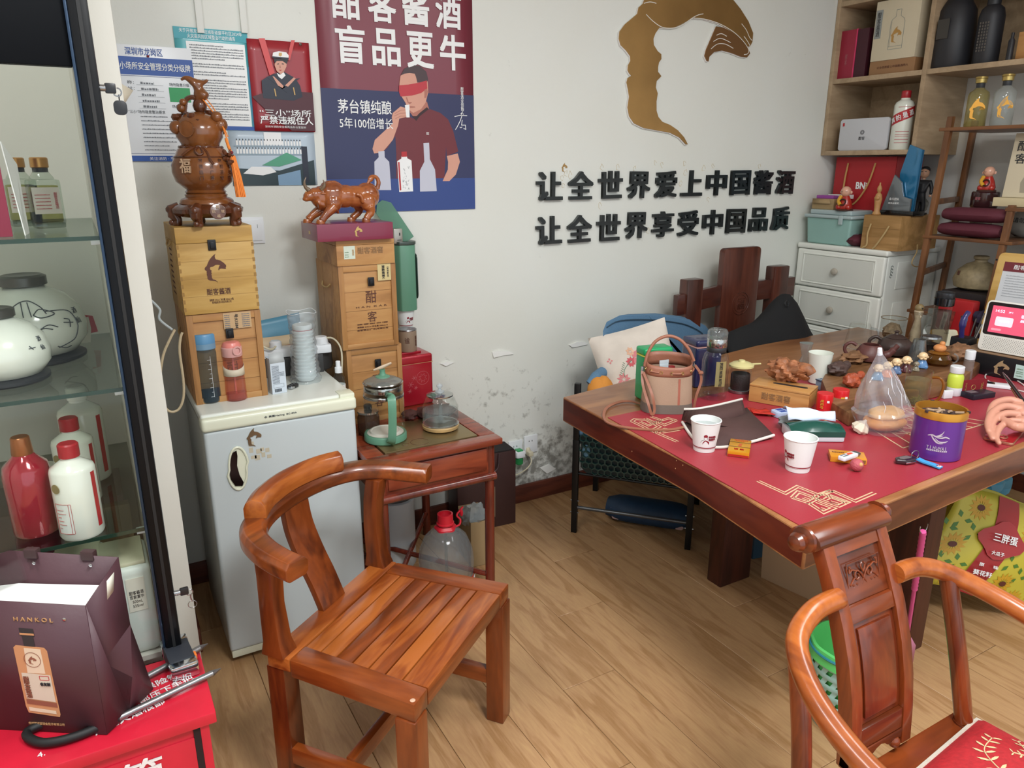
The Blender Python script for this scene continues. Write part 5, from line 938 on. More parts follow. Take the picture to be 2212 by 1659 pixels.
# apron under the seat
O('apron',MB().box((-.21,-.375,zs-.075),(.21,-.355,zs-.046)).box((-.2,-.03,zs-.075),(.2,-.01,zs-.034)),CHX,ch,bev=.002)
for s in (-1,1):
    O('leg',MB().rings([[(s*.232+dx*.026,-.372+dy*.026,z) for dx,dy in ((-1,-1),(1,-1),(1,1),(-1,1))] for z in (0,zs-.046)]),CHZ,ch,bev=.005)
    yb=.0
    O('leg',MB().rings([[(s*x_+dx*w_,y_+dy*w_,z) for dx,dy in ((-1,-1),(1,-1),(1,1),(-1,1))] for x_,y_,z,w_ in ((.208,-.012,0,.026),(.208,-.012,zs-.034,.025))]),CHZ,ch,bev=.005)
    # upright from the seat to the arm
    O('arm_post',MB().rings([[(s*x_+dx*wx,y_+dy*w_,z) for dx,dy in ((-1,-1),(1,-1),(1,1),(-1,1))] for x_,y_,z,w_,wx in ((.214,-.014,zs-.003,.032,.026),(.213,-.010,zs+.03,.024,.022),(.212,-.004,zs+.12,.021,.020),(.214,-.008,zs+.20,.021,.021),(.222,-.016,.678,.023,.022))]),CHZ,ch,bev=.004)
    O('side_stretcher',MB().box((s*.22-.012,-.36,.12),(s*.22+.012,-.02,.165)),CHY,ch,bev=.003)
O('cross_stretcher',MB().box((-.21,-.20,.13),(.21,-.176,.172)),CHX,ch,bev=.003)
armp=smooth([(-.272,-.138,.690),(-.262,-.085,.692),(-.243,-.025,.696),(-.205,.035,.698),(-.14,.078,.698),(-.05,.100,.698),(.05,.100,.698),(.14,.078,.698),(.205,.035,.698),(.243,-.025,.696),(.262,-.085,.692),(.276,-.150,.690)],5)
sec=[(-.030,-.014),(-.022,-.022),(.022,-.022),(.030,-.014),(.030,.010),(.020,.022),(-.020,.022),(-.030,.010)]
O('arm_rail',MB().sweep(armp,sec),CHX,ch,bev=.003)
crp=smooth([(-.165,.062,.735),(-.10,.090,.737),(0,.104,.738),(.10,.090,.737),(.165,.062,.735)],6)
O('crest_rail',MB().sweep(crp,[(-.026,-.018),(.026,-.018),(.026,.012),(.018,.026),(-.004,.031),(-.020,.022),(-.026,.008)]),CHX,ch,bev=.004)
sp=smooth([(0,-.008,zs-.004),(0,.018,.48),(0,.052,.55),(0,.078,.62),(0,.088,.69)],5)
O('splat',MB().sweep(sp,[(-.046,-.009),(.046,-.009),(.046,.009),(0,.015),(-.046,.009)],up=(0,1,.01)),CHZ,ch,bev=.003)

# ================================================================ carved armchair with brocade cushion, lower right
C2=dict(rough=.28,coat=.32)
KZ=wood('carved_chair_upright','#8c4119','#4a1b0a','#6f3013',axis=2,scale=10,stretch=8,rnd=.06,**C2);KX=wood('carved_chair_cross','#823c18','#431a0a','#672c12',axis=0,scale=10,stretch=8,rnd=.06,**C2);KP=wood('carved_chair_panel','#7e3817','#54200e','#6b2b12',axis=2,scale=12,stretch=7,**C2)
KA=wood('carved_chair_arm','#ae6026','#6c3010','#934a1b',axis=1,scale=9,stretch=5,**C2)
c2=thing('carved_armchair','reddish carved armchair with scroll-topped splat and red brocade cushion','chair',(1.14,.64,0),0)
def sy(z):   # splat leans back and curves
    t=(z-.45)/.43;return .0+.125*t-.06*math.sin(math.pi*t)*.5
def splat_part(nm,x0,x1,z0,z1,d0,d1,m,bev=.002,n=6):
    b=MB();rs=[]
    for k in range(n+1):
        z=z0+(z1-z0)*k/n;y=sy(z);rs.append([(x0,y+d0,z),(x1,y+d0,z),(x1,y+d1,z),(x0,y+d1,z)])
    b.rings(rs);return O(nm,b,m,c2,bev=bev)
splat_part('splat_stile',-.088,-.060,.46,.862,-.014,.016,KZ);splat_part('splat_stile',.060,.088,.46,.862,-.014,.016,KZ)
splat_part('splat_rail',-.0595,.0595,.835,.862,-.012,.014,KX,n=2);splat_part('splat_rail',-.0595,.0595,.725,.752,-.012,.014,KX,n=2)
splat_part('splat_rail',-.0595,.0595,.495,.535,-.012,.014,KX,n=2)
splat_part('carved_panel',-.0595,.0595,.753,.834,-.006,.010,KX,n=2);splat_part('lower_panel',-.0595,.0595,.536,.724,-.004,.010,KP)
splat_part('panel_field',-.046,.046,.550,.712,-.009,-.004,KP)
b=MB();ps=[(-.088,.0),(-.088,.035),(-.0,.035),(.088,.035),(.088,.0),(.078,.004),(.070,.014),(.056,.016),(.046,.010),(.036,.018),(.022,.014),(.012,.022),(0,.026),(-.012,.022),(-.022,.014),(-.036,.018),(-.046,.010),(-.056,.016),(-.070,.014),(-.078,.004)]
b.prism([(x,z+.458) for x,z in ps],-.012,.010,0,'xz');O('scalloped_apron',b,KX,c2,bev=.002)
# relief carving: raised frame and scrolls
my=sy(.79)-.0065;b=MB().at((0,my,.793),(90-14,0,0))
def rl(L,r=.0016): b.tube([(x,z,0) for x,z in smooth2(L)],r,6)
for c_ in ([(-.044,-.028),(-.044,.028),(.044,.028),(.044,-.028),(-.044,-.028)],): b.tube([(x,z,0) for x,z in c_],.0013,6)
for s in (-1,1):
    rl([(0,-.008),(s*.008,.004),(s*.018,.010),(s*.024,.002),(s*.019,-.006),(s*.012,-.003),(s*.013,.003)]);rl([(s*.02,.010),(s*.030,.014),(s*.038,.010),(s*.037,.018)]);rl([(s*.024,-.002),(s*.032,-.008),(s*.038,-.016),(s*.034,-.022),(s*.028,-.018)]);rl([(0,-.008),(s*.006,-.018),(s*.002,-.024)]);rl([(0,.004),(s*.006,.016),(s*.002,.022)])
    for x,z in ((.037,-.012),(.030,-.014),(.036,.020),(.02,-.014)): b.ball((s*x,z,0),.0028,n=8)
O('scroll_relief',b,KX,c2)
cy=sy(.865)+.012;O('crest_roll',MB().sweep([(-.100,cy,.862),(.100,cy,.862)],[(.030*math.cos(R(a))*1.15,.020*math.sin(R(a))) for a in range(0,360,24)]),KX,c2,bev=.003)
for s in (-1,1): O('roll_finial',MB().at((s*.100,cy,.862),(0,s*90,0)).lathe([(.026,0),(.024,.004),(.014,.008),(.016,.014),(.018,.020),(.014,.028),(.005,.032)],n=24),KX,c2)
for s in (-1,1):
    arm=smooth([(s*.080,.062,.775),(s*.150,.060,.770),(s*.215,.035,.748),(s*.262,-.04,.718),(s*.284,-.14,.690),(s*.288,-.26,.672),(s*.300,-.36,.660)],6)
    O('arm',MB().tube(arm,.0185,16),KA,c2)
    O('back_post',MB().tube(smooth([(s*.212,.036,.742),(s*.222,.0,.60),(s*.236,-.03,.45)]),.0165,14),KZ,c2)
    O('front_post',MB().tube(smooth([(s*.286,-.25,.668),(s*.270,-.30,.56),(s*.262,-.33,.44)]),.015,14),KZ,c2)
    O('leg',MB().tube([(s*.236,-.03,.45),(s*.262,.010,0)],.019,14),KZ,c2);O('leg',MB().tube([(s*.262,-.33,.44),(s*.268,-.35,0)],.019,14),KZ,c2)
O('seat_board',MB().box((-.255,-.40,.40),(.255,-.002,.445)),KX,c2,bev=.006);O('spandrel_knob',MB().ball((.045,-.006,.468),.012,n=12),KX,c2)
for yy in (-.33,-.02): O('stretcher',MB().box((-.25,yy-.01,.12),(.25,yy+.01,.15)),KX,c2,bev=.003)
BR=mat('brocade_red','#a51a22',.75,bump=.25,bs=120,var=.15);cu=thing('brocade_cushion','red brocade seat cushion with cream scrolling leaves, on the carved armchair','cushion',(1.222,.398,.446),5)
def cush(u,v):
    x=(u-.5)*.38;y=(v-.5)*.36;e=1-max(abs(u-.5),abs(v-.5))**4*16;return (x,y,.008+.035*max(0,e)**.5)
b=MB().grid(cush,22,22);b.grid(lambda u,v: (cush(u,v)[0],cush(u,v)[1],.0),22,22);O('cushion_pad',b,BR,cu,ang=80);O('hem',MB().tube([((u-.5)*.386,(v-.5)*.366,.005) for u,v in [(k/12,0) for k in range(12)]+[(1,k/12) for k in range(12)]+[(1-k/12,1) for k in range(12)]+[(0,1-k/12) for k in range(12)]],.005,6,closed=True),mat('hem_grey','#bdb6a8',.8,bump=.4,bs=200),cu)
CRM=mat('brocade_cream','#cdb78c',.6);b=MB()
def onc(x,y): return (x,y,cush(x/.38+.5,y/.36+.5)[2]+.0008)
def leafp(x,y,a,l,w=.3):
    L=[(0,0),(l*.3,l*w*.5),(l*.7,l*w*.5),(l,0),(l*.7,-l*w*.3),(l*.3,-l*w*.3)];c,s=math.cos(a),math.sin(a);b.add([onc(x+px*c-py*s,y+px*s+py*c) for px,py in L],[(0,1,2,3,4,5)])
def vine(L,sz):
    P=smooth2(L);n_=len(P)
    for i,(x,y) in enumerate(P):
        if i % 2 == 0 and abs(x) < .165 and abs(y) < .155:
            j=min(i+1,n_-1);k_=max(0,j-1);a=math.atan2(P[j][1]-P[k_][1],P[j][0]-P[k_][0])
            for s in (-1,1): leafp(x,y,a+s*1.1,sz*(1-.5*i/n_))
    b.tube([onc(x,y) for x,y in P],.0011,5)
vine([(.12,-.12),(.06,-.02),(.04,.06),(.07,.12),(.12,.13)],.032);vine([(-.02,-.14),(-.05,-.04),(-.03,.05),(-.07,.11)],.026);vine([(.15,.0),(.13,.06),(.155,.10)],.020);vine([(-.15,-.1),(-.12,-.02),(-.14,.06)],.022);vine([(.165,-.15),(.15,-.10),(.16,-.04)],.02);vine([(-.165,.02),(-.12,.06),(-.10,.02)],.018);vine([(.10,.02),(.13,.05),(.11,.09)],.02);vine([(.03,-.13),(.02,-.06),(-.01,.0)],.02)
for x,y in ((-.02,.12),(.10,-.05),(-.10,.10),(.0,.04),(-.09,-.1)):
    for k in range(6): leafp(x,y,k*1.047,.014,.5)
O('leaf_brocade',b,CRM,cu)

# ================================================================ the big slab tea table
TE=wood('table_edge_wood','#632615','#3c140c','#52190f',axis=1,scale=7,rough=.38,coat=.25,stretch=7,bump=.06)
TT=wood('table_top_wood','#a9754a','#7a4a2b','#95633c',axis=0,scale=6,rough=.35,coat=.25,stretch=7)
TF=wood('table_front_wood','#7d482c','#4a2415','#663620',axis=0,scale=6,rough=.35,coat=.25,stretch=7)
tb=thing('slab_tea_table','large thick dark wooden slab table with a red mat, right half of the room','table',(0,0,0))
zt_=.75
outl=[(1.243,.915),(1.30,1.30),(1.315,1.65),(1.335,1.985),(1.62,2.03),(2.10,2.13),(2.48,2.19),(3.20,2.22),(3.22,.99),(2.2,.965)]
b=MB();n=len(outl);lo_,hi_=.664,.75
b.add([(x,y,hi_) for x,y in outl],[tuple(range(n))[::-1]],0);b.add([(x,y,lo_) for x,y in outl],[tuple(range(n))],1)
for i in range(n):
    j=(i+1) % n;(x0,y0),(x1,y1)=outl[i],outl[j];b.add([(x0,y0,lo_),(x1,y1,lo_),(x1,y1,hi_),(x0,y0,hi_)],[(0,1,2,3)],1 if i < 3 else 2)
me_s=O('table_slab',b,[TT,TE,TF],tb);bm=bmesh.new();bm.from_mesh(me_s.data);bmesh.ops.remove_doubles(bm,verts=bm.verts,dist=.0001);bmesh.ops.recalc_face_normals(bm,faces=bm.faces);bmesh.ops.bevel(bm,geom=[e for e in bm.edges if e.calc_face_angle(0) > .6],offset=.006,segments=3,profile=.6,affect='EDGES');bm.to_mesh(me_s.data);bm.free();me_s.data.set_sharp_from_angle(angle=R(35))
LGm=wood('table_leg_wood','#4f2518','#2e130d','#3f1b12',axis=2,scale=9,rough=.45,stretch=8)
O('leg',MB().box((1.868,1.712,0),(2.02,1.782,.664)),LGm,tb,bev=.005);O('leg',MB().box((2.10,1.13,0),(2.18,1.25,.664)),LGm,tb,bev=.005);O('leg',MB().box((2.98,1.75,0),(3.08,1.85,.664)),LGm,tb,bev=.005)
b=MB();
for k,(px,py) in enumerate(((1365,975),(1461,995),(1459,1012),(1475,1005))):
    q=atx(px,py,1.293);b.ball((q.x,q.y,q.z),.0014,n=6,sx=.2,sz=2)
O('scratches',b,mat('scratch_tan','#c0936b',.6),tb)
MT_=mat('mat_red','#9c2c38',.40,bump=.04,bs=300,var=.04)
mtp=[(1.262,.938),(1.335,1.735),(1.70,1.745),(2.3,1.77),(3.16,1.80),(3.18,1.0),(2.24,.985)]
mt=thing('table_mat','red leather-like mat with gold knot lines covering most of the table','mat',(0,0,zt_));O('mat_sheet',MB().prism(mtp,.0,.0022),MT_,mt)
GL=mat('mat_gold_line','#cbb08c',.5)
def ml(L,w=.0042,closed=False,sc=2.765,ox=1200,oy=880):
    return [at(ox+x/sc,oy+y/sc,zt_+.0024).xy for x,y in L]
def dbl(b,L,gap=.009,w=.0036,**k):
    P=ml(L,**k);N=len(P);out=[]
    for sgn in (-.5,.5):
        Q=[]
        for i in range(N):
            a=(P[i]-P[i-1]) if i else (P[1]-P[0]);c=(P[i+1]-P[i]) if i < N-1 else a
            a=a.normalized();c=c.normalized();n1=Vector((-a.y,a.x));n2=Vector((-c.y,c.x));q=n1+n2;q=q/max(q.dot(n1),.4);Q.append(P[i]+q*gap*sgn)
        b.line(Q,w,.0023,.0027)
b=MB()
dbl(b,[(1210,440),(1372,514),(1445,473),(1570,522),(1650,496)]);dbl(b,[(1905,510),(1790,560),(1650,497)]) ;dbl(b,[(1415,540),(1510,570),(1560,545),(1450,505),(1415,540)]);dbl(b,[(1560,545),(1690,590),(1745,565),(1650,530),(1610,550)])
dbl(b,[(1510,570),(1600,628),(1660,602),(1560,565)]);dbl(b,[(1480,540),(1520,555)],w=.003);dbl(b,[(1640,562),(1690,577)],w=.003);dbl(b,[(1580,602),(1610,612)],w=.003);dbl(b,[(1570,522),(1540,548)]);dbl(b,[(1650,497),(1600,520),(1745,572)])
O('gold_knot_near',b,GL,mt)
b=MB();k5=dict(sc=5.53,ox=1220,oy=900)
dbl(b,[(1345,300),(1100,195),(1200,145),(1325,165),(1160,190)],gap=.010,**k5);dbl(b,[(800,55),(1030,165),(1130,120),(970,40),(840,30),(800,55)],gap=.010,**k5)
dbl(b,[(960,20),(1080,75),(1150,40),(1030,0)],gap=.010,**k5);dbl(b,[(1330,45),(1190,100),(1100,60),(1240,20),(1330,45)],gap=.010,**k5);dbl(b,[(900,60),(1000,105),(1060,80)],gap=.008,**k5);dbl(b,[(1030,165),(1100,195)],gap=.010,**k5)
O('gold_knot_far',b,GL,mt)
b=MB();c0=at(1905,915,zt_)
for k in range(7):
    b.line([(c0.x-.14+.045*k,c0.y-.16),(c0.x-.02+.045*k,c0.y+.10)],.0045,.0023,.0027).line([(c0.x+.02+.045*k,c0.y-.16),(c0.x-.10+.045*k,c0.y+.10)],.0045,.0023,.0027)
for yy in (-.16,.10): b.line([(c0.x-.14,c0.y+yy),(c0.x+.28,c0.y+yy)],.0045,.0023,.0027)
b.line([(c0.x+.16*math.cos(k*.35)+.08,c0.y+.16*math.sin(k*.35)+.02) for k in range(18)],.0045,.0023,.0027,closed=True)
O('gold_lattice',b,GL,mt)
ZT=zt_+.0028

# ================================================================ things on the table, near side
def tin(nm,lab,px,py,w,d,h,m,rz,line,rad=.010):
    q=at(px,py,ZT);t=thing(nm,lab,'tin',(q.x,q.y,zt_+.0002 if q.y > 1.735 else ZT),rz)
    O('tin_body',MB().box((0,0,0),(w,d,h*.86)),m,t,bev=rad,seg=4);O('tin_lid',MB().box((-.0012,-.0012,h*.86),(w+.0012,d+.0012,h)),m,t,bev=rad,seg=4);O('trim_line',MB().prism([(x,y) for x,y in rrect(-.0016,-.0016,w+.0016,d+.0016,rad+.001)],h*.845,h*.865),line,t)
    return t
tin('green_tin','bright green rounded metal tin with yellow line, behind the bucket handbag',1388,866,.105,.06,.178,mat('green_enamel','#0c9a5c',.3,coat=.3),-10,mat('yellow_line','#cfcf5a',.4))
tin('blue_tin','navy blue metal tin with a thin pink line, behind the glass flask',1500,838,.105,.095,.17,mat('navy_enamel','#20264f',.25,coat=.4),-10,mat('pink_line','#c89a94',.4))
# bucket handbag
CV=mat('canvas_taupe','#a78a74',.8,bump=.15,bs=300);LT=mat('tan_leather','#96604a',.45,bump=.15,bs=120);GCV=mat('grey_suede','#6f655c',.85,bump=.2,bs=200);SN=mat('steel','#9a9c9e',.25,.9)
q=at(1452,888,ZT);hb=thing('bucket_handbag','taupe canvas bucket handbag with tan leather drawstring rim and handle','handbag',(q.x+.0,q.y+.03,ZT),-32)
def bag_r(a,z):
    sq=(abs(math.cos(a))**3+abs(math.sin(a))**3)**(-1/3);k=1-.10*z/.15;return .080*sq*k*math.cos(a),.058*sq*k*math.sin(a)+(.006*math.cos(3*a)*max(0,z-.11)/.05)
def bagwall(z0,z1,off=0,nv=6): return lambda u,v: (bag_r(2*math.pi*u,z0+(z1-z0)*v)[0]*(1+off),bag_r(2*math.pi*u,z0+(z1-z0)*v)[1]*(1+off),z0+(z1-z0)*v+.014*math.sin(2*math.pi*u)*((z0+(z1-z0)*v)/.165)**2)
O('bag_body',MB().grid(bagwall(.028,.128),41,6),CV,hb,ang=180);O('bag_base',MB().grid(bagwall(0,.030,.012),41,3),GCV,hb,ang=180);O('bag_bottom',MB().prism([bag_r(k*.314,0) for k in range(20)],0,.002),GCV,hb)
O('leather_rim',MB().grid(bagwall(.126,.163,.014),41,4),LT,hb,ang=180,solid=.0022);O('lining_floor',MB().prism([tuple(c*.92 for c in bag_r(k*.314,.11)) for k in range(20)],.10,.101),mat('lining_dark','#3b2620',.8),hb)
O('red_stripe',MB().grid(lambda u,v: (bagwall(.03,.127)(.80+.014*u,v)[0]*1.012,bagwall(.03,.127)(.80+.014*u,v)[1]*1.012,.03+.096*v-.012),3,6),mat('stripe_rust','#a3604e',.8),hb)
O('red_stripe',MB().grid(lambda u,v: (bagwall(.03,.127)(.955+.02*u,v)[0]*1.012,bagwall(.03,.127)(.955+.02*u,v)[1]*1.012,.03+.096*v-.006),3,6),mat('stripe_olive','#6d6148',.8),hb)
for k in range(8):
    a=R(200+k*24 if k < 7 else 60);x,y=bag_r(a,.145);O('eyelet',MB().at((x*1.035,y*1.035,.143+.012*math.sin(a)),(90,0,math.degrees(a)+90)).tube([(.0042*math.cos(j*.52),.0042*math.sin(j*.52),0) for j in range(12)],.0011,6,closed=True),mat('brass','#c6a76a',.25,.9),hb)
for a0 in (224,272,320): O('drawstring',MB().tube([(bag_r(R(a0+j*4),.145)[0]*1.06,bag_r(R(a0+j*4),.145)[1]*1.06,.143+.012*math.sin(R(a0+j*4))) for j in range(6)],.0028,8),LT,hb)
O('handle',MB().tube(smooth([(-.076,-.01,.142),(-.068,-.004,.18),(-.045,.004,.218),(-.008,.006,.236),(.030,.004,.226),(.060,.0,.195),(.078,.0,.158)],6),.0052,10),LT,hb)
for s in (-1,1): O('strap_ring',MB().tube(arc((s*.078,-.004,.146),.008,0,330,12,('y','z')),.0013,6),SN,hb)
O('strap_buckle',MB().box((-.086,-.010,.112),(-.078,.002,.14)),SN,hb,bev=.002)
fl_=[(-.004,-.0012),(.004,-.0012),(.004,.0012),(-.004,.0012)]
O('hanging_strap',MB().sweep(smooth([(-.082,-.004,.135),(-.082,-.030,.09),(-.068,-.070,.04),(-.056,-.076,.006),(-.048,-.074,.02),(-.058,-.068,.07),(-.080,-.02,.125)]),fl_,up=(0,-1,0)),LT,hb);O('hanging_strap',MB().sweep(smooth([(.082,.0,.145),(.100,-.004,.12),(.104,-.004,.09),(.092,-.01,.05),(.086,-.012,.01)]),fl_,up=(0,-1,0)),LT,hb);O('strap_keeper',MB().box((.094,-.012,.118),(.108,.004,.126)),LT,hb,bev=.002)
lp=[at(x,y,zt_+.006) for x,y in ((1400,880),(1370,868),(1340,868),(1312,880),(1304,897),(1312,912),(1345,922),(1400,928),(1450,928),(1488,920))];M_=Matrix.Rotation(R(32),4,'Z')
lq=[M_ @ (v-Vector((q.x,q.y+.03,ZT))) for v in lp];O('table_strap',MB().sweep(smooth(lq,5),[(-.0045,-.0016),(.0045,-.0016),(.0045,.0016),(-.0045,.0016)],up=(.2,-.3,.9)),LT,hb)
t=thing('cream_tube','silver white cosmetic tube sticking out of the bucket handbag','tube',(q.x-.030,q.y+.018,ZT+.101),-8);O('tube_body',MB().rings([[(-.014,-.006,0),(.014,-.006,0),(.014,.006,0),(-.014,.006,0)],[(-.016,-.001,.056),(.016,-.001,.056),(.016,.001,.056),(-.016,.001,.056)]]),mat('tube_silver','#c2cdd2',.3,.3),t);O('crimp',MB().box((-.0165,-.0015,.056),(.0165,.0015,.066)),mat('tube_silver','#c2cdd2',.3,.3),t);text('ORI',.010,.006,GR,t,(.002,-.0055,.035),rot=(88,90,0))
t=thing('lipstick_case','small red case inside the bucket handbag, beside the tube','case',(q.x+.0,q.y+.02,ZT+.101),-8);O('case',MB().box((-.012,-.008,0),(.012,.008,.044)),mat('case_red','#7d1f22',.3),t,bev=.003)
# glass flask
q=at(1549,862,ZT);t=thing('glass_flask','tall clear glass flask with steel collar and glass lid, beside the handbag','flask',(q.x,q.y+.02,ZT),0)
O('bottle_body',MB().lathe([(.040,0),(.044,.005),(.044,.13),(.038,.152),(.030,.160),(.030,.168)],n=40),KG,t);O('inner_glass',MB().lathe([(.034,.014),(.038,.02),(.038,.125),(.032,.148)],n=36),KG,t)
O('black_seal',MB().lathe([(.030,.160),(.0315,.162),(.0315,.175),(.03,.177)],n=32),BK,t);O('steel_collar',MB().lathe([(.031,.176),(.0325,.178),(.0325,.203),(.031,.205)],n=36),mat('steel_bright','#b6b7b5',.15,.95),t);O('glass_lid',MB().lathe([(.031,.204),(.033,.207),(.033,.226),(.028,.234),(.001,.235)],n=36),glass('lid_crystal','#e3e8e8',.4,dens=.08,body='#c9d2d2'),t)
b=MB();rr=.0446;b.grid(lambda u,v: (rr*math.sin(R(-42+46*u)),-rr*math.cos(R(-42+46*u)),.05+.085*v),8,2);lb=O('label',b,glass('label_film','#d8cf9a',.2,dens=.45,body='#c9bc82'),t)
for k,s in enumerate(('SPORTS WATER BOTTLE',)): text(s,.08,.010,BK,t,(.0452*math.sin(R(-20)),-.0452*math.cos(R(-20)),.092),rot=(90,90,-20),bold=.02)
# tea jar with cream lid
q=at(1604,848,ZT);t=thing('tea_jar','small glass jar of dark tea with a cream lid, right of the flask','jar',(q.x,q.y+.015,ZT),0);O('glass_body',MB().lathe([(.033,0),(.036,.004),(.036,.075),(.031,.086)],n=32),KG,t);O('tea',MB().lathe([(.031,.012),(.032,.014),(.032,.062),(.03,.066)],n=24),mat('dark_tea','#241a1a',.7,bump=.5,bs=300),t);O('lid',MB().lathe([(.034,.086),(.041,.090),(.041,.096),(.030,.103),(.012,.106),(.010,.112),(.001,.113)],n=36),mat('cream_lid2','#cfc58c',.35),t);O('foot_ring',MB().lathe([(.036,.0),(.0375,.002),(.0375,.010),(.036,.011)],n=32),mat('steel','#9a9c9e',.25,.9),t);O('lid_handle',MB().tube([(.035,-.01,.094),(.07,-.02,.094)],[.004,.003],8),mat('cream_lid2','#cfc58c',.35),t)
# brown visor with white trim
VB=mat('visor_brown','#4c3330',.75,bump=.15,bs=250);VW=mat('visor_white','#d8d4cc',.6)
vs=thing('neoprene_visor','brown sun visor with white edging, lying on the mat behind the left cup','visor',(0,0,0))
brim=[(1474,912,.758),(1492,940,.757),(1512,958,.757),(1540,966,.757),(1580,964,.757),(1625,954,.758),(1672,940,.764),(1655,922,.768),(1630,898,.772),(1613,880,.778),(1560,905,.785),(1510,912,.785)]
bp_=[at(x,y,z) for x,y,z in brim];cen=sum(bp_,Vector())/len(bp_);cen.z=.776;b=MB();b.add([cen]+bp_,[(0,i+1,(i+1) % len(bp_)+1) for i in range(len(bp_))]);O('brim',b,VB,vs,solid=.004,ang=60)
O('brim_edging',MB().tube(smooth(bp_[:7],5),.0042,8),VW,vs)
lo=[(1472,907,.760),(1500,916,.780),(1540,912,.782),(1580,903,.780),(1612,893,.776)];hi=[(1478,884,.800),(1505,883,.806),(1540,877,.808),(1575,869,.806),(1603,862,.800)]
L0=smooth([at(*v) for v in lo],4);L1=smooth([at(*v) for v in hi],4);n=len(L0);b=MB();b.add(L0+L1,[(i,i+1,n+i+1,n+i) for i in range(n-1)]);O('head_band',b,VB,vs,solid=.005,ang=60);O('band_edging',MB().tube(L1,.0036,8),VW,vs)
# cups
p=at(1530,978,ZT);paper_cup('paper_cup','paper cup filled with water in front of the brown visor',(p.x+.008,p.y+.025,ZT),1.10,rz=0,water=True,side=-.62)
p=at(1735,1022,ZT);paper_cup('paper_cup','empty paper cup in front of the green tissue pack',(p.x+.008,p.y+.025,ZT),1.12,rz=0,side=-1.9,man=True)
# cigarette packs, lighter, lychee
YP=mat('pack_gold','#d99a1c',.25,.35,coat=.4);RP_=mat('pack_red','#a5241c',.4)
d_=at(1603,934,.76)-at(1592,986,.76);a_=at(1571,981,.758);t=thing('cigarette_pack','yellow gold cigarette pack lying against the visor brim','pack',(a_.x,a_.y,ZT),math.degrees(math.atan2(d_.y,d_.x))-90);W=.056;Lh=.098
O('pack_body',MB().box((0,0,0),(W,Lh,.016)),YP,t,bev=.0012);O('red_side',MB().box((.001,-.0006,.001),(W-.001,.0,.007)),RP_,t)
for y in (Lh*.36,Lh*.72): O('black_line',MB().box((-.0003,y,.0163),(W+.0003,y+.0016,.0167)),BK,t)
text('南 京',W*.45,.009,RP_,t,(W/2,Lh*.18,.0164),rot=(0,0,180),bold=.01);O('figure_print',MB().prism([(W*.42,Lh*.42),(W*.6,Lh*.42),(W*.56,Lh*.5),(W*.62,Lh*.6),(W*.5,Lh*.66),(W*.45,Lh*.55)],.0163,.0166),mat('pack_print','#b5562a',.4),t);O('print_lines',greek(greek(greek(MB().at((0,0,.0163)),W*.2,W*.85,Lh*.93,.004,seed=1),W*.2,W*.85,Lh*.87,.004,seed=2),W*.3,W*.7,Lh*.81,.004,seed=3),mat('pack_print','#b5562a',.4),t)
t=thing('cigarette_pack','orange cigarette pack under the lighter, in front of the green tissue pack','pack',(*at(1793,997,ZT)[:2],ZT),-46);O('pack_body',MB().box((0,0,0),(.088,.055,.015)),mat('pack_orange','#d08a20',.35,coat=.3),t,bev=.001);b=MB()
for k in range(9): b.box((.066+k*.0022,-.0004,.003),(.0672+k*.0022,0,.012))
O('barcode',b,BK,t);O('printed_panel',MB().box((.045,.006,.015),(.082,.05,.0154)),mat('pack_tan','#c78a3c',.4),t);text('吸烟有害健康',.03,.006,BRN,t,(.022,.035,.0152),rot=(0,0,0))
t=thing('lighter','white disposable lighter with red print, lying across the orange pack','lighter',(*at(1816,994,.77)[:2],.7685),math.degrees(math.atan2(*((at(1870,985,.77)-at(1822,1002,.77)).yx))));O('lighter_body',MB().prism(rrect(0,-.011,.062,.011,.005),0,.010),mat('lighter_white','#dfe3ea',.2,coat=.5),t,bev=.003);O('lighter_cap',MB().box((.06,-.010,.001),(.073,.010,.010)),SN,t,bev=.003);O('lighter_print',MB().prism(rrect(.03,-.002,.05,.006,.003),.0101,.0106),mat('print_orange_red','#e04a2a',.4),t);O('lighter_text',greek(greek(MB().at((0,0,.0101)),.006,.03,-.004,.005,seed=1),.006,.028,.004,.004,seed=2),GR,t)
q=at(1849,1017,ZT);t=thing('lychee','single pinkish lychee in front of the orange cigarette pack','fruit',(q.x,q.y,ZT+.0165));O('fruit',MB().ball((0,0,0),.0165,n=26,fn=lambda d: 1+.05*noise.noise(d*9)),mat('lychee_skin','#b0515a',.6,bump=.6,bs=260),t);O('stalk_scar',MB().at((-.003,-.014,.006),(70,0,-10)).lathe([(.0055,0),(.004,.002),(.002,.0035)],n=12),mat('scar_tan','#c99a62',.7),t)
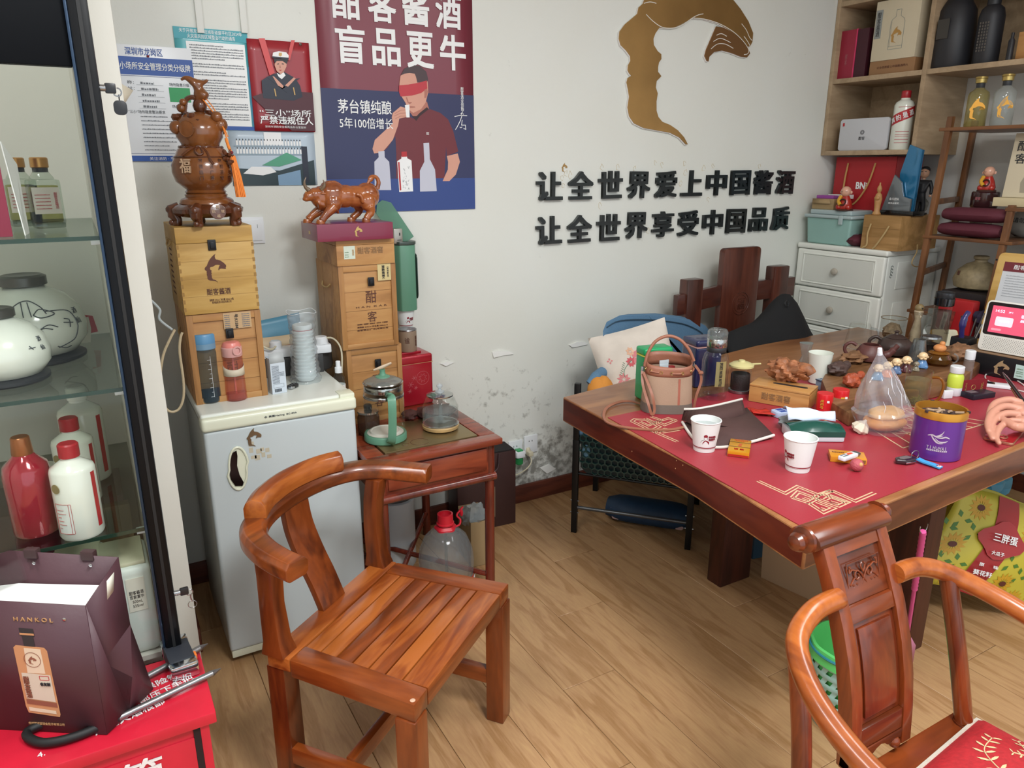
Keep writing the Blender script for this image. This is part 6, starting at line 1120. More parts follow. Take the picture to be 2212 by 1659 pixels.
# phone-like case, gloves, tissue pack
t=thing('tissue_pack','dark green soft tissue pack with a pulled white tissue, right of the empty cup','tissues',(*at(1708,955,ZT)[:2],ZT),-31);TG=mat('pack_green','#11493f',.25,coat=.4);TW=mat('pack_white','#cdd4da',.35)
O('pack_body',MB().box((0,0,0),(.150,.085,.030)),TW,t,bev=.006)
def pk(u,v): return (.15*u,.085*v,.030+.020*math.sin(math.pi*min(1,max(0,v)))*(.5+.5*math.sin(math.pi*u))+.002*noise.noise(Vector((u*6,v*5,0))))
b=MB().grid(pk,16,10);b.grid(lambda u,v: (.15*u,-.0006,.015+.0155*v),2,2);O('green_top',b,TG,t,ang=80)
def tw(u,v): return (.012+.125*u+.01*v,.045+.022*(v-.5)-.03*v*u,.046+.040*v*(1-.3*u)+.004*math.sin(u*9))
O('tissue',MB().grid(lambda u,v: (.005+.135*u,.05+.055*v-.035*u*v,.048+.030*math.sin(v*2.4)*(1-.3*u)+.003*math.sin(u*11+v*4)),14,8),mat('tissue_white','#cbd6ea',.8),t,solid=.0008,ang=180)
O('leaf_mark',MB().prism([(.115,-.0012-.0),(.122,-.0012),(.128,-.0012)],.018,.019),GC,t) if False else None
t=thing('grey_glove','grey knitted cloth bunched beside the green tissue pack','cloth',(*at(1712,925,ZT)[:2],ZT));b=MB().ball((0,0,.02),.038,n=22,sx=1.2,sz=.55,fn=lambda d: 1+.35*noise.noise(d*3));b.ball((.05,.02,.026),.026,n=18,sx=1.3,sz=.7,fn=lambda d: 1+.3*noise.noise(d*4));O('cloth',b,mat('grey_knit','#7f8486',.9,bump=.5,bs=260),t)
t=thing('blister_box','blue and white small plastic case beside the grey cloth','case',(*at(1680,905,ZT)[:2],ZT),-12);O('case_body',MB().prism(rrect(0,0,.075,.045,.014),0,.018),mat('case_bluewhite','#aebfdc',.3),t,bev=.004);b=MB()
for i in range(2):
    for j in range(2): b.box((.016+i*.027,.006+j*.018,.0181),(.038+i*.027,.020+j*.018,.0186))
O('blue_print',b,BL,t)
t=thing('red_packets','folded red paper packets on the mat left of the tissue box','packets',(*at(1612,898,ZT)[:2],ZT),-28);RPK=mat('packet_red','#c0281e',.5)
for k,(x,y,a) in enumerate(((0,0,0),(.012,.012,.1),(.02,-.004,-.2))): b=MB();b.grid(lambda u,v: (x+.07*u,y+.035*v+a*.1*u,.002+.004*k+.005*math.sin(u*5+k)*v),6,4);O('packet',b,RPK,t,solid=.0008)
# tissue box with carved root on it
q0=at(1616,866,ZT);q1=at(1745,889,ZT);ang=math.degrees(math.atan2(q1.y-q0.y,q1.x-q0.x))
t=thing('tissue_box','bamboo tissue box with burnt characters, carrying the gnarled root','tissue box',(q0.x,q0.y,ZT),ang);BB=wood('bamboo','#c49257','#9d6c3a','#b58249',axis=0,scale=12,rough=.4,coat=.2,stretch=10);w=(q1-q0).length
O('box_body',MB().box((0,0,0),(w,.105,.052)),BB,t,bev=.003);O('box_lid',MB().box((0,0,.0525),(w,.105,.060)),BB,t,bev=.002);O('slot',MB().prism(rrect(.06,.045,w-.02,.062,.008),.0601,.0604),mat('slot_dark','#1e120c',.9),t);text('酣客酒窖',w*.48,.024,mat('faint_burn','#94704a',.6),t,(w*.46,-.0006,.027),bold=.005)
t=thing('root_carving','gnarled orange-brown root carving lying on the bamboo tissue box','carving',(*at(1698,822,.813)[:2],ZT+.0605),ang)
def rootf(d): return 1+.30*noise.noise(Vector((d.x*2+3,d.y*2,d.z*3)))+.16*math.sin(d.x*9+4*d.z+3*noise.noise(d*3))+.06*noise.noise(d*9)
ROOT=mat('root_wood','#96603f',.55,var=.55,bump=.9,bs=34)
O('root',MB().ball((0,0,.034),.048,n=48,sx=1.35,sy=.85,sz=.72,fn=rootf).tube(smooth([(.045,0,.045),(.068,-.005,.05),(.08,-.006,.035)]),[.018]*6+[.016]*5+[.005],12),ROOT,t)
# crystal tulip cup and white cup and playing cards
q=at(1728,795,.80);t=thing('crystal_cup','tiny petal-rimmed crystal cup behind the root carving','cup',(*at(1735,812,ZT)[:2],ZT));O('cup',MB().lathe([(.016,0),(.018,.06),(.012,.075),(.018,.10),(.024,.125)],n=32,lobes=3,la=.08),glass('crystal','#e3e6e6',.5,dens=.12,body='#c3c8c8'),t)
q=at(1776,830,ZT);t=thing('white_cup','tall white porcelain cup with a notched rim, behind the playing cards','cup',(q.x,q.y+.02,ZT));O('cup_body',MB().lathe([(.027,0),(.031,.004),(.036,.06),(.042,.112),(.0405,.112),(.034,.06),(.028,.008),(.001,.008)],n=40,cap=False),CER,t)
q=at(1790,845,ZT);t=thing('playing_cards','deck of blue patterned playing cards, in front of the white cup','cards',(*at(1780,848,ZT)[:2],ZT),-22);b=MB();b.box((0,0,0),(.088,.058,.030));O('deck',b,mat('card_edge','#8fb4cb',.5),t,bev=.001);b=MB().at((.044,.029,.0305),(0,0,8));b.box((-.046,-.031,0),(.046,.031,.004));tc_=O('top_card',b,mat('card_back','#33475e',.4),t);b=MB().at((.044,.029,.0346),(0,0,8));rg=random.Random(8)
for k in range(150): x,y=rg.uniform(-.042,.042),rg.uniform(-.028,.028);a=rg.uniform(0,3);b.line([(x,y),(x+.004*math.cos(a),y+.004*math.sin(a)),(x+.005*math.cos(a+.8),y+.005*math.sin(a+.8))],.0011,0,.0003)
o=O('card_pattern',b,mat('card_white2','#b8c4cc',.4),t);o['kind']='stuff'
# red round boxes
for k,(px,py,lab) in enumerate(((1778,893,'red cylindrical snack carton, left of the pair'),(1812,884,'red cylindrical snack carton with yellow print, right of the pair'))):
    t=thing('snack_carton',lab,'carton',(*at(px,py,ZT)[:2],ZT),15*k-55,'pair of red snack cartons');O('carton_body',MB().lathe([(.022,0),(.023,.002),(.025,.064),(.024,.067),(.001,.067)],n=28),mat('carton_red','#d21f26',.3,coat=.3),t)
    b=MB();r_=.0246;b.grid(lambda u,v: ((r_)*math.sin(R(-10+40*u)),-r_*math.cos(R(-10+40*u)),.012+.035*v),6,2);O('yellow_print',b,mat('print_yellow','#dba43a',.4),t) if k else [text(c2_,.008,.009,mat('print_yellow','#dba43a',.4),t,(-.006,-.0245,.046-.010*j),rot=(90,90,0),bold=.02) for j,c2_ in enumerate('旺旺仔')]
    O('small_mark',MB().box((.008,-.0243,.042),(.015,-.0236,.049)),WH,t)
# garlic
q=at(1852,933,ZT);t=thing('garlic_bulb','white garlic bulb between the tissue pack and the bread bag','garlic',(q.x,q.y,ZT),20);O('bulb',MB().lathe([(.006,0),(.020,.006),(.024,.016),(.018,.028),(.006,.038),(.003,.045)],n=40,lobes=7,la=.10),mat('garlic_skin','#d9cdb8',.6,var=.08,bump=.2,bs=80),t);t.rotation_euler[0]=R(25)
# bread in a clear bag
q=at(1908,925,ZT);t=thing('bread_bag','golden bread roll in a clear twisted plastic bag, centre of the table','bread bag',(q.x,q.y,ZT));BRD=mat('bread_crust','#c98a45',.55,var=.2,bump=.2,bs=30)
O('bread',MB().ball((0,0,.022),.062,n=28,sx=1.15,sy=.85,sz=.38,fn=lambda d: 1+.06*noise.noise(d*2)),BRD,t);O('bread_top',MB().ball((.004,.0,.044),.052,n=28,sx=1.15,sy=.85,sz=.42,fn=lambda d: 1+.08*noise.noise(d*3)),mat('bread_top','#d9a258',.5,var=.15),t)
BF=glass('bag_clear','#f6f7fa',.45,.12,dens=.13,body='#e6eaf4')
def bagf(u,v):
    a=2*math.pi*u;r=.080+.010*math.sin(min(v*5,3.14)) if v < .25 else .006+.076*(1-(v-.25)/.75)**1.05+.010*math.sin(3.14*(v-.25)/.75)
    r *= 1+.16*noise.noise(Vector((math.cos(a)*1.8,math.sin(a)*1.8,v*4)))+.045*math.sin(a*7+v*9+2*noise.noise(Vector((a,v*3,0))))*min(1,v*3)
    return (r*1.05*math.cos(a)-.052*v**1.2,r*.85*math.sin(a)+.012*v,.235*v)
O('clear_bag',MB().grid(bagf,73,34),BF,t,ang=25);b=MB()
for k in range(9): a=.62+.045*k;b.tube([bagf((a+.012*math.sin(j*1.7+k)) % 1,.30+.2*(k % 3)*.5+j*.07) for j in range(3+k % 4)],[.0003,.0011,.0004],4)
O('crease_highlights',b,mat('crease_white','#e8ecf2',.25,coat=.5),t);O('bag_tip',MB().tube([(-.050,.012,.228),(-.054,.012,.248)],[.008,.006],8),mat('crease_white','#e8ecf2',.25,coat=.5),t)  # opaque white strokes paint highlights along the creases of the film
# glass mug of green tea
q=at(1988,878,ZT);t=thing('glass_mug','tall glass mug of green tea with an amber handle, behind the purple canister','mug',(q.x,q.y+.02,ZT),-58);O('mug_body',MB().lathe([(.034,0),(.039,.004),(.039,.05),(.040,.118),(.038,.118),(.036,.01),(.001,.008)],n=40,cap=False),KG,t);O('tea',MB().lathe([(.035,.008),(.0365,.02),(.037,.088),(.001,.088)],n=36),glass('tea_tint','#efe9d2',.05,dens=.12,body='#c4bda0'),t)
b=MB();rg=random.Random(5)
for k in range(70): a=rg.uniform(0,6.28);r=rg.uniform(0,.028);p=(r*math.cos(a),r*math.sin(a),.010+rg.uniform(0,.016));c=rg.uniform(0,6.28);b.tube([p,(p[0]+.008*math.cos(c),p[1]+.008*math.sin(c),p[2]+rg.uniform(0,.006))],[.0014,.0004],4)
o=O('tea_leaves',b,mat('tea_green','#7f7a2e',.6),t);o['kind']='stuff';O('handle',MB().tube(smooth([(.038,-.01,.100),(.058,-.018,.102),(.070,-.022,.085),(.068,-.022,.05),(.058,-.018,.028),(.036,-.012,.022)]),.0042,10),glass('amber_glass','#d39a4a',.35,dens=.4,body='#a8702c'),t)
# purple canister ashtray
q=at(2038,992,ZT);t=thing('purple_canister','purple metal canister with gold rim and white swallow logo, used as an ashtray','canister',(q.x+.015,q.y+.035,ZT),-57);rc=.062;PU=mat('purple_metal','#643090',.35,.35,coat=.3);GO=mat('gold_anodised','#c78c34',.3,.6)
O('canister_body',MB().lathe([(rc*.97,0),(rc,.002),(rc,.112),(rc*.97,.113)],n=56),PU,t);O('gold_rim',MB().lathe([(rc*.99,.110),(rc*1.025,.112),(rc*1.025,.130),(rc*1.01,.132),(rc*.93,.132),(rc*.92,.11)],n=56,cap=False),GO,t)
O('ash_bed',MB().ball((0,0,.112),rc*.93,n=28,sz=.10,fn=lambda d: 1+.12*noise.noise(d*6)),mat('ash_brown','#3b2b2a',.9,var=.5,bump=.8,bs=80),t);b=MB();rg=random.Random(11)
for k in range(7): a=rg.uniform(0,6.28);r=rg.uniform(0,.035);c=rg.uniform(0,6.28);b.cyl((r*math.cos(a),r*math.sin(a),.120),(r*math.cos(a)+.02*math.cos(c),r*math.sin(a)+.02*math.sin(c),.124),.0035,n=8)
O('cigarette_ends',b,mat('cig_paper','#a58a70',.8),t)
for a in (-35,80,200): O('rim_notch',MB().at((rc*math.sin(R(a)),-rc*math.cos(R(a)),.130),(0,0,a)).box((-.004,-.004,-.002),(.004,.004,.0035)),mat('ash_brown','#3b2b2a',.9),t)
LG=mat('logo_grey','#c3b9c6',.4,.2);b=MB();rr=rc+.0006
def onc2(x,z): a=x/rc;return (rr*math.sin(a),-rr*math.cos(a),z)
def stroke(L,w0,w1):
    P=smooth2(L);n_=len(P);vs=[]
    for i,(x,z) in enumerate(P):
        j=min(i+1,n_-1);k_=max(0,i-1);d=Vector((P[j][0]-P[k_][0],P[j][1]-P[k_][1])).normalized();w=(w0+(w1-w0)*i/(n_-1))*math.sin(math.pi*(.12+.85*i/(n_-1)));vs += [onc2(x-d.y*w,z+d.x*w),onc2(x+d.y*w,z-d.x*w)]
    b.add(vs,[(2*i,2*i+1,2*i+3,2*i+2) for i in range(n_-1)])
stroke([(-.026,.069),(-.016,.072),(-.006,.069),(.002,.071),(.010,.074)],.0018,.0022);stroke([(.010,.086),(.006,.078),(.000,.073),(-.008,.070)],.0008,.0026);stroke([(-.018,.071),(-.010,.060),(.0,.052),(.012,.052)],.0022,.0018);stroke([(-.006,.066),(.006,.067),(.016,.070),(.026,.066)],.001,.003);stroke([(-.008,.064),(.002,.056),(.014,.056),(.022,.060)],.0012,.0026)
O('swallow_logo',b,LG,t)
for k,chh in enumerate('YIHUHAI'): a=(-.022+.0066*k+(.002 if k > 1 else 0))/rc;text(chh,.0012 if chh == 'I' else .0054,.009,LG,t,(rr*math.sin(a),-rr*math.cos(a),.038),rot=(90,0,math.degrees(a)),bold=.012 if k in (2,3,4,5) else 0)
b=MB();b.grid(lambda u,v: onc2(-.024+.048*u,.0285+.0042*v),12,2);O('logo_bar',b,LG,t);b=MB()
for k in range(10): p=onc2(-.021+.0046*k,.0306);b.ball((p[0]*1.002,p[1]*1.002,p[2]),.0012,n=6)
O('logo_dots',b,PU,t)
# car key with blue strap
q=at(1955,1000,ZT);t=thing('car_key','dark car key with steel ring and light blue strap, before the purple canister','key',(q.x,q.y,ZT),-12);O('key_fob',MB().prism([(-.032,.0),(-.022,.014),(.010,.018),(.032,.008),(.034,-.004),(.018,-.014),(-.012,-.014)],.002,.014),mat('fob_brown','#2a1b20',.2,coat=.6),t,bev=.004,seg=3);O('fob_panel',MB().prism([(-.02,.0),(-.012,.009),(.012,.011),(.018,.0),(.008,-.005),(-.012,-.006)],.0142,.0150),mat('fob_grey','#6c6264',.4),t);O('chrome_edge',MB().box((-.012,-.0155,.003),(.020,-.0135,.008)),mat('chrome','#c4c8cc',.1,1.),t,bev=.001)
O('key_ring',MB().tube(arc((.036,.006,.016),.012,-60,200,16,('x','z')),.0011,6),SN,t)
BS=mat('strap_blue','#3f9ad0',.35);O('strap',MB().sweep(smooth([(.034,-.006,.010),(.040,-.022,.007),(.048,-.044,.006),(.054,-.062,.004)]),[(-.009,-.0018),(.009,-.0018),(.009,.0018),(-.009,.0018)]),BS,t);O('strap_mark',MB().at((.0525,-.054,.0076)).tube([(.0042*math.cos(j*.55+1.9),.0042*math.sin(j*.55+1.9),0) for j in range(10)],.0007,5).tube([(0,.001,0),(0,.005,0)],.0007,5),RD,t);O('strap_badge',MB().at((.0525,-.054,.0058)).lathe([(.0072,0),(.0072,.0010)],n=20),WH,t)
# vitamin bottles, certificate, phone, pen, cable, case
q=at(2068,855,ZT);t=thing('pill_bottle','lime green and white pill bottle with white cap, left of the red booklet','bottle',(q.x,q.y+.015,ZT));O('bottle_body',MB().lathe([(.022,0),(.024,.003),(.024,.028),(.024,.030)],n=32),PW,t);O('lime_label',MB().lathe([(.0241,.029),(.0243,.03),(.0243,.064),(.021,.072),(.017,.078)],n=32),mat('lime','#c6d84a',.4),t);O('cap',MB().lathe([(.021,.078),(.022,.080),(.022,.099),(.020,.101)],n=32),PW,t)
q=at(2092,825,ZT);t=thing('lotion_bottle','slim clear lotion bottle with white cap, behind the lime pill bottle','bottle',(q.x,q.y+.01,ZT));O('bottle_body',MB().lathe([(.016,0),(.017,.002),(.017,.078),(.012,.084)],n=28),glass('frosted','#e0d8d2',.2,dens=.3,body='#b7aaa4'),t);O('cap',MB().lathe([(.0165,.083),(.0170,.085),(.0170,.113),(.015,.115)],n=28),PW,t)
t=thing('white_case','small white flat case at the foot of the lime pill bottle','case',(*at(2038,862,ZT)[:2],ZT),-20);O('case_body',MB().box((0,0,0),(.034,.012,.028)),PW,t,bev=.003)
q0=at(2070,856,ZT);q1=at(2128,851,ZT);t=thing('red_booklet','maroon certificate booklet standing on edge with gold emblem','booklet',(q0.x,q0.y,ZT),math.degrees(math.atan2(q1.y-q0.y,q1.x-q0.x)));w=(q1-q0).length;MB_=mat('booklet_maroon','#7e1620',.4);O('cover',MB().box((0,0,0),(w,.0015,.055)),MB_,t);O('cover',MB().add([(0,0,0),(0,.0015,.055),(.012,.05,.055),(.012,.05,0)],[(0,1,2,3)]),MB_,t,solid=.0015);O('gold_emblem',MB().tube([(w*.5+.0085*math.cos(j*.45),-.0006,.028+.0085*math.sin(j*.45)) for j in range(14)],.0008,5,closed=True),mat('gold_foil','#c4a566',.35,.6),t)
text('不动产权证',.034,.0055,mat('gold_foil','#c4a566',.35,.6),t,(w*.22,-.0006,.028),rot=(90,90,0));text('中华人民\n共和国',.03,.010,mat('gold_foil','#c4a566',.35,.6),t,(w*.82,-.0006,.028),rot=(90,90,0))
t=thing('white_flip_phone','small white handset behind the red booklet','phone',(*at(2120,835,ZT)[:2],ZT),-58);O('handset',MB().prism(rrect(0,0,.095,.042,.012),0,.012),PW,t,bev=.003);O('screen',MB().prism(rrect(.008,.006,.040,.036,.004),.0121,.0125),mat('screen_dark','#1b1418',.1),t)
pl_=[at(x,y,ZT+.003) for x,y in ((2212,832),(2185,815),(2160,806),(2135,806),(2128,815),(2140,826),(2170,836),(2212,846))];t=thing('white_cable','white charging cable looped behind the handset','cable',(0,0,0));O('cord',MB().tube(smooth(pl_),.0024,8),mat('cable_white','#d8d2ce',.4),t)
t=thing('black_box','small navy black case under the resting pen','case',(*at(2102,865,ZT)[:2],ZT),-10);O('case_body',MB().box((0,0,0),(.10,.05,.018)),mat('case_navy','#1d1f2c',.35),t,bev=.002);O('case_label',MB().box((.012,.02,.018),(.045,.045,.0184)),mat('label_dim','#6d666c',.4),t)
p0,p1=at(2166,805,.83),at(2225,885,.80);t=thing('pen','black fountain pen with gold clip, held above the table at right edge','pen',(0,0,0));O('pen_barrel',MB().tube([p0,p0+(p1-p0)*.12,p0+(p1-p0)*.3,p1],[.002,.0055,.0062,.0062],14),mat('gloss_black','#101114',.15,coat=.6),t);O('pen_clip',MB().tube([p0+(p1-p0)*.35+Vector((0,0,-.012)),p1+Vector((-.01,.0,-.012))],.0018,6),mat('gold_foil','#c4a566',.35,.6),t)
# red phone under the hand
c_=at(2225,925,ZT);t=thing('red_phone','red phone with rose gold edge lying under the hand','phone',(*at(2190,962,ZT)[:2],ZT),16);O('phone_edge',MB().prism(rrect(-.012,0,.14,.075,.012),0,.008),mat('rose_gold','#c08a72',.2,.8),t,bev=.002);O('phone_back',MB().prism(rrect(-.010,.002,.138,.073,.011),.008,.0086),mat('phone_red','#a5202a',.15,coat=.6),t);O('ring_holder',MB().tube(arc((.02,.035,.0115),.014,0,350,16),.0022,8,closed=True),mat('rose_gold','#c08a72',.2,.8),t)
# the hand
SKN=mat('skin','#c98e78',.45,bump=.1,bs=60);A=lambda x,y,z: tuple(at(x,y,z))
hb_=MB();V_=lambda x,y,z: at(x,y,z);wr=V_(2290,905,.815)
hb_.tube(smooth([V_(2222,893,.806),wr,V_(2360,905,.835),V_(2480,905,.87)]),[.026,.025,.028,.036],18,flat=.75)
hb_.ball(V_(2216,890,.806),.036,n=20,sz=.62,sx=1.2);hb_.ball(V_(2204,880,.812),.024,n=16,sz=.75).ball(V_(2212,912,.795),.024,n=16,sz=.75).ball(V_(2240,915,.798),.027,n=16,sz=.7)
for L,r_ in (([(2206,872,.822),(2180,864,.828),(2150,872,.818),(2138,892,.800),(2137,908,.790)],[.0125,.0115,.0110,.0095,.0075]),([(2204,884,.816),(2170,878,.820),(2144,892,.806),(2134,914,.790),(2136,932,.780)],[.0125,.0115,.0110,.0095,.0075]),([(2204,896,.808),(2172,894,.808),(2148,908,.794),(2139,930,.779),(2144,947,.771)],[.0120,.0110,.0105,.0090,.0072]),([(2206,910,.800),(2180,910,.797),(2160,924,.784),(2152,944,.772),(2158,957,.767)],[.0105,.0098,.0092,.0080,.0065]),([(2222,922,.792),(2196,922,.794),(2176,912,.797),(2160,902,.799)],[.0140,.0125,.0110,.0085])):
    P_=smooth([V_(*q) for q in L],4);hb_.tube(P_,r_,14);hb_.ball(P_[-1],r_[-1]*1.02,n=10)
tmp=blob('person',hb_,SKN,None,.0022,3);tag(tmp,'hand with curled fingers reaching in from the right edge, holding a steel cap','person')
t=thing('steel_cap','small dark steel cap pinched in the fingers','cap',A(2152,893,.795));O('cap',MB().at((0,0,0),(50,20,0)).lathe([(.009,-.006),(.011,-.004),(.011,.005),(.008,.008)],n=24),mat('dark_chrome','#3c3534',.12,.9),t)

# ================================================================ tea tray and its crowd
TRY=wood('tea_tray_wood','#8b6444','#54351f','#74502f',axis=0,scale=8,rough=.5,stretch=6,bump=.25);zy=.795
tpx=[(1795,868),(1836,893),(1880,876),(1925,858),(1975,845),(2030,832),(2085,812),(2118,785),(2090,758),(2030,742),(1960,738),(1870,742),(1800,775),(1775,820)]
tt=thing('tea_tray','long natural-edge wooden tea tray crowded with teapots, rear of the table','tray',(0,0,ZT));P2=[at(x,y,zy) for x,y in tpx];O('tray_board',MB().prism([(v.x,v.y) for v in P2],0,zy-ZT),TRY,tt,bev=.006);cxy=sum(P2,Vector())/len(P2)
zy += .0005
def on(px,py,z=None): v=at(px,py,z or zy);return v
def monk(lab,px,py,col,s=1.,hands=True,rz=0,grp='little monk figurines on the tray',head='#e6c79a',z=None):
    v=on(px,py,z);t=thing('monk_figurine',lab,'figurine',(v.x,v.y+.01*s,z or zy),rz-52,grp);RB=mat('robe_'+col[1:],col,.3,coat=.4);HD=mat('figurine_skin'+head[1:],head,.35,coat=.3)
    O('robe',MB().lathe([(.014*s,0),(.019*s,.003*s),(.018*s,.014*s),(.012*s,.026*s),(.007*s,.031*s)],n=24,sy=.9).ball((-.012*s,-.008*s,.006*s),.008*s,n=10).ball((.012*s,-.008*s,.006*s),.008*s,n=10),RB,t)
    hd_=O('head',MB().ball((0,-.002*s,.042*s),.0145*s,n=20,sx=1.06).ball((-.0145*s,-.001*s,.040*s),.004*s,n=8).ball((.0145*s,-.001*s,.040*s),.004*s,n=8),HD,t)
    O('hands',MB().ball((-.006*s,-.015*s,.036*s if hands else .024*s),.005*s,n=8).ball((.006*s,-.015*s,.036*s if hands else .024*s),.005*s,n=8),HD,t)
    b=MB()
    for sx in (-1,1): b.tube([(sx*.003*s,-.0162*s,.042*s),(sx*.006*s,-.0158*s,.0412*s),(sx*.009*s,-.0145*s,.042*s)],.0006*s,4)
    O('closed_eyes',b,mat('eye_line','#4a2f28',.5),hd_);return t
monk('bald monk figurine in bright blue robe, leftmost of the front three',1900,822,'#1a78a0');monk('bald monk figurine in orange robe, middle of the front three',1920,816,'#d9742a');monk('bald monk figurine in slate blue robe, right of the front three',1939,808,'#56719a')
monk('bald monk figurine in dark maroon robe, covering its face',1961,805,'#4c1a20',1.05);monk('bald monk figurine in pale blue robe, rightmost, beside the glass cone',1996,796,'#5a86b8',1.05);monk('tiny grey stone monk between the maroon and pale blue monks',1981,802,'#8f8470',.62,head='#8f8470')
ZS_=mat('zisha_clay','#5c3430',.45,bump=.15,bs=120);ZD=mat('dark_clay','#3a2c28',.4,bump=.25,bs=70)
def pot(lab,px,py,m,s,lid,prof,rz=0):
    v=on(px,py);t=thing('clay_teapot',lab,'teapot',(v.x,v.y+.03,zy),rz-50);O('pot_body',MB().lathe([(r*s,h*s) for r,h in prof],n=40,cap=False),m,t)
    top=prof[-1] if lid else prof[-4];O('handle',MB().tube(smooth([(-.044*s,0,.050*s),(-.062*s,0,.058*s),(-.078*s,0,.046*s),(-.078*s,0,.028*s),(-.064*s,0,.014*s),(-.050*s,0,.012*s)]),.0055*s,10),m,t);O('spout',MB().tube(smooth([(.040*s,0,.020*s),(.058*s,0,.030*s),(.070*s,0,.046*s),(.080*s,0,.060*s)]),[.013*s]*6+[.011*s]*6+[.008*s]*6+[.006*s],12),m,t)
    if lid: O('lid',MB().lathe([(.030*s,.058*s),(.032*s,.060*s),(.020*s,.068*s),(.008*s,.071*s),(.005*s,.076*s),(.009*s,.080*s),(.004*s,.084*s)],n=32),m,t)
    return t
pot('reddish brown open clay teapot with a curled handle, centre of the tray',1893,783,ZS_,1.12,False,[(.030,0),(.044,.006),(.047,.018),(.043,.034),(.034,.050),(.027,.056),(.025,.056),(.026,.050),(.038,.03),(.040,.01),(.001,.006)]);pot('dark brown lidded clay teapot behind the reddish teapot',1946,770,ZD,1.15,True,[(.030,0),(.048,.008),(.056,.026),(.052,.044),(.038,.056),(.032,.059)])
v=on(1862,752);t=thing('glass_pitcher','large upside-down clear glass pitcher left of the dark teapot','pitcher',(v.x,v.y+.02,zy),-50);O('pitcher_body',MB().lathe([(.055,0),(.054,.002),(.040,.09),(.036,.098),(.001,.10)],n=40,cap=False),KG,t);O('pitcher_rim',MB().tube([(.055*math.cos(j*.262),.055*math.sin(j*.262),.002) for j in range(24)],.0016,6,closed=True),glass('crystal','#e3e6e6',.5,dens=.12,body='#c3c8c8'),t);O('handle',MB().tube(smooth([(.038,-.01,.082),(.060,-.018,.080),(.066,-.02,.055),(.050,-.014,.032)]),.004,8),glass('crystal','#e3e6e6',.5,dens=.12,body='#c3c8c8'),t)
v=on(1990,788);t=thing('glass_cone_cup','tall clear conical glass standing behind the pale blue monk','glass',(v.x,v.y+.02,zy));O('cone',MB().lathe([(.036,0),(.036,.006),(.021,.092),(.019,.092),(.031,.014),(.001,.012)],n=32,cap=False),glass('crystal2','#dfe3e4',.5,dens=.05,body='#c3c8c8'),t)
v=on(2036,790);t=thing('glass_teapot','amber-tinted glass teapot with an orange laughing figure on its lid','teapot',(v.x,v.y+.02,zy),-52);O('pot_body',MB().lathe([(.03,0),(.042,.01),(.044,.026),(.034,.04),(.028,.044)],n=36),glass('amber_glass2','#c79a4a',.35,dens=.22,body='#86602a'),t);O('gold_lid',MB().lathe([(.034,.043),(.036,.045),(.030,.049),(.012,.051)],n=36),glass('amber_glass','#d39a4a',.35,dens=.4,body='#a8702c'),t);b=MB().ball((0,0,.062),.020,n=18,sx=1.1,sz=.75).ball((.006,0,.079),.010,n=14);O('laughing_figure',b,mat('figure_orange','#cf8a50',.5,bump=.4,bs=90),t);O('handle',MB().tube(arc((.044,-.004,.028),.018,-80,80,10,('x','z')),.003,8),glass('crystal','#e3e6e6',.5,dens=.12,body='#c3c8c8'),t)
v=on(2018,760);t=thing('lidded_bowl','glass bowl with a dark tea and steel rim, behind the amber teapot','bowl',(v.x,v.y+.02,zy));O('bowl',MB().lathe([(.03,0),(.036,.004),(.036,.04),(.034,.052)],n=32),KG,t);O('dark_tea',MB().lathe([(.031,.004),(.033,.006),(.033,.03),(.001,.03)],n=28),mat('dark_tea2','#120c0a',.2),t);O('steel_rim',MB().lathe([(.034,.052),(.038,.053),(.036,.060),(.015,.064)],n=32),SN,t)
def lump(nm,lab,px,py,r,m,sx=1,sz=.8,seed=0,amp=.35,cat='figurine',z=None):
    v=on(px,py,z);t=thing(nm,lab,cat,(v.x,v.y+r*.5,z or zy),0);f=lambda d: 1+amp*noise.noise(d*2.2+Vector((seed,0,0)))+.10*noise.noise(d*7+Vector((0,seed,0)));O('body',MB().ball((0,0,r*sz*.92),r,n=28,sx=sx,sz=sz,fn=f),m,t);return t
t=lump('stone_toad','dark brown stone animal ornament on the tray, right of the white cup',1817,812,.030,mat('stone_brown','#4a3732',.6,bump=.5,bs=50,var=.3),1.25,.8,3);O('head',MB().ball((.028,-.01,.034),.016,n=14,fn=lambda d: 1+.2*noise.noise(d*4)),mat('stone_brown','#4a3732',.6),t)
t=lump('clay_toad','orange-red clay beast ornament in front of the dark stone ornament',1846,838,.026,mat('clay_orange','#a24a2c',.5,bump=.5,bs=60,var=.3),1.2,.9,5);O('head',MB().ball((.02,-.014,.042),.014,n=14,fn=lambda d: 1+.3*noise.noise(d*4)),mat('clay_orange','#a24a2c',.5),t)
lump('driftwood_piece','knotty brown driftwood lump behind the ornaments on the tray',1855,785,.036,mat('driftwood','#7e5a3c',.7,bump=.7,bs=45,var=.35),1.7,.55,8,.5,'driftwood');lump('driftwood_piece','low dark driftwood ridge between teapot and monks',1925,797,.028,mat('driftwood2','#4d3326',.7,bump=.7,bs=45,var=.35),2.1,.4,11,.5,'driftwood')
lump('carved_stand','brown carved wooden block at the right end of the tray',2080,780,.040,mat('driftwood','#7e5a3c',.7),1.3,.8,2,.3,'stand')
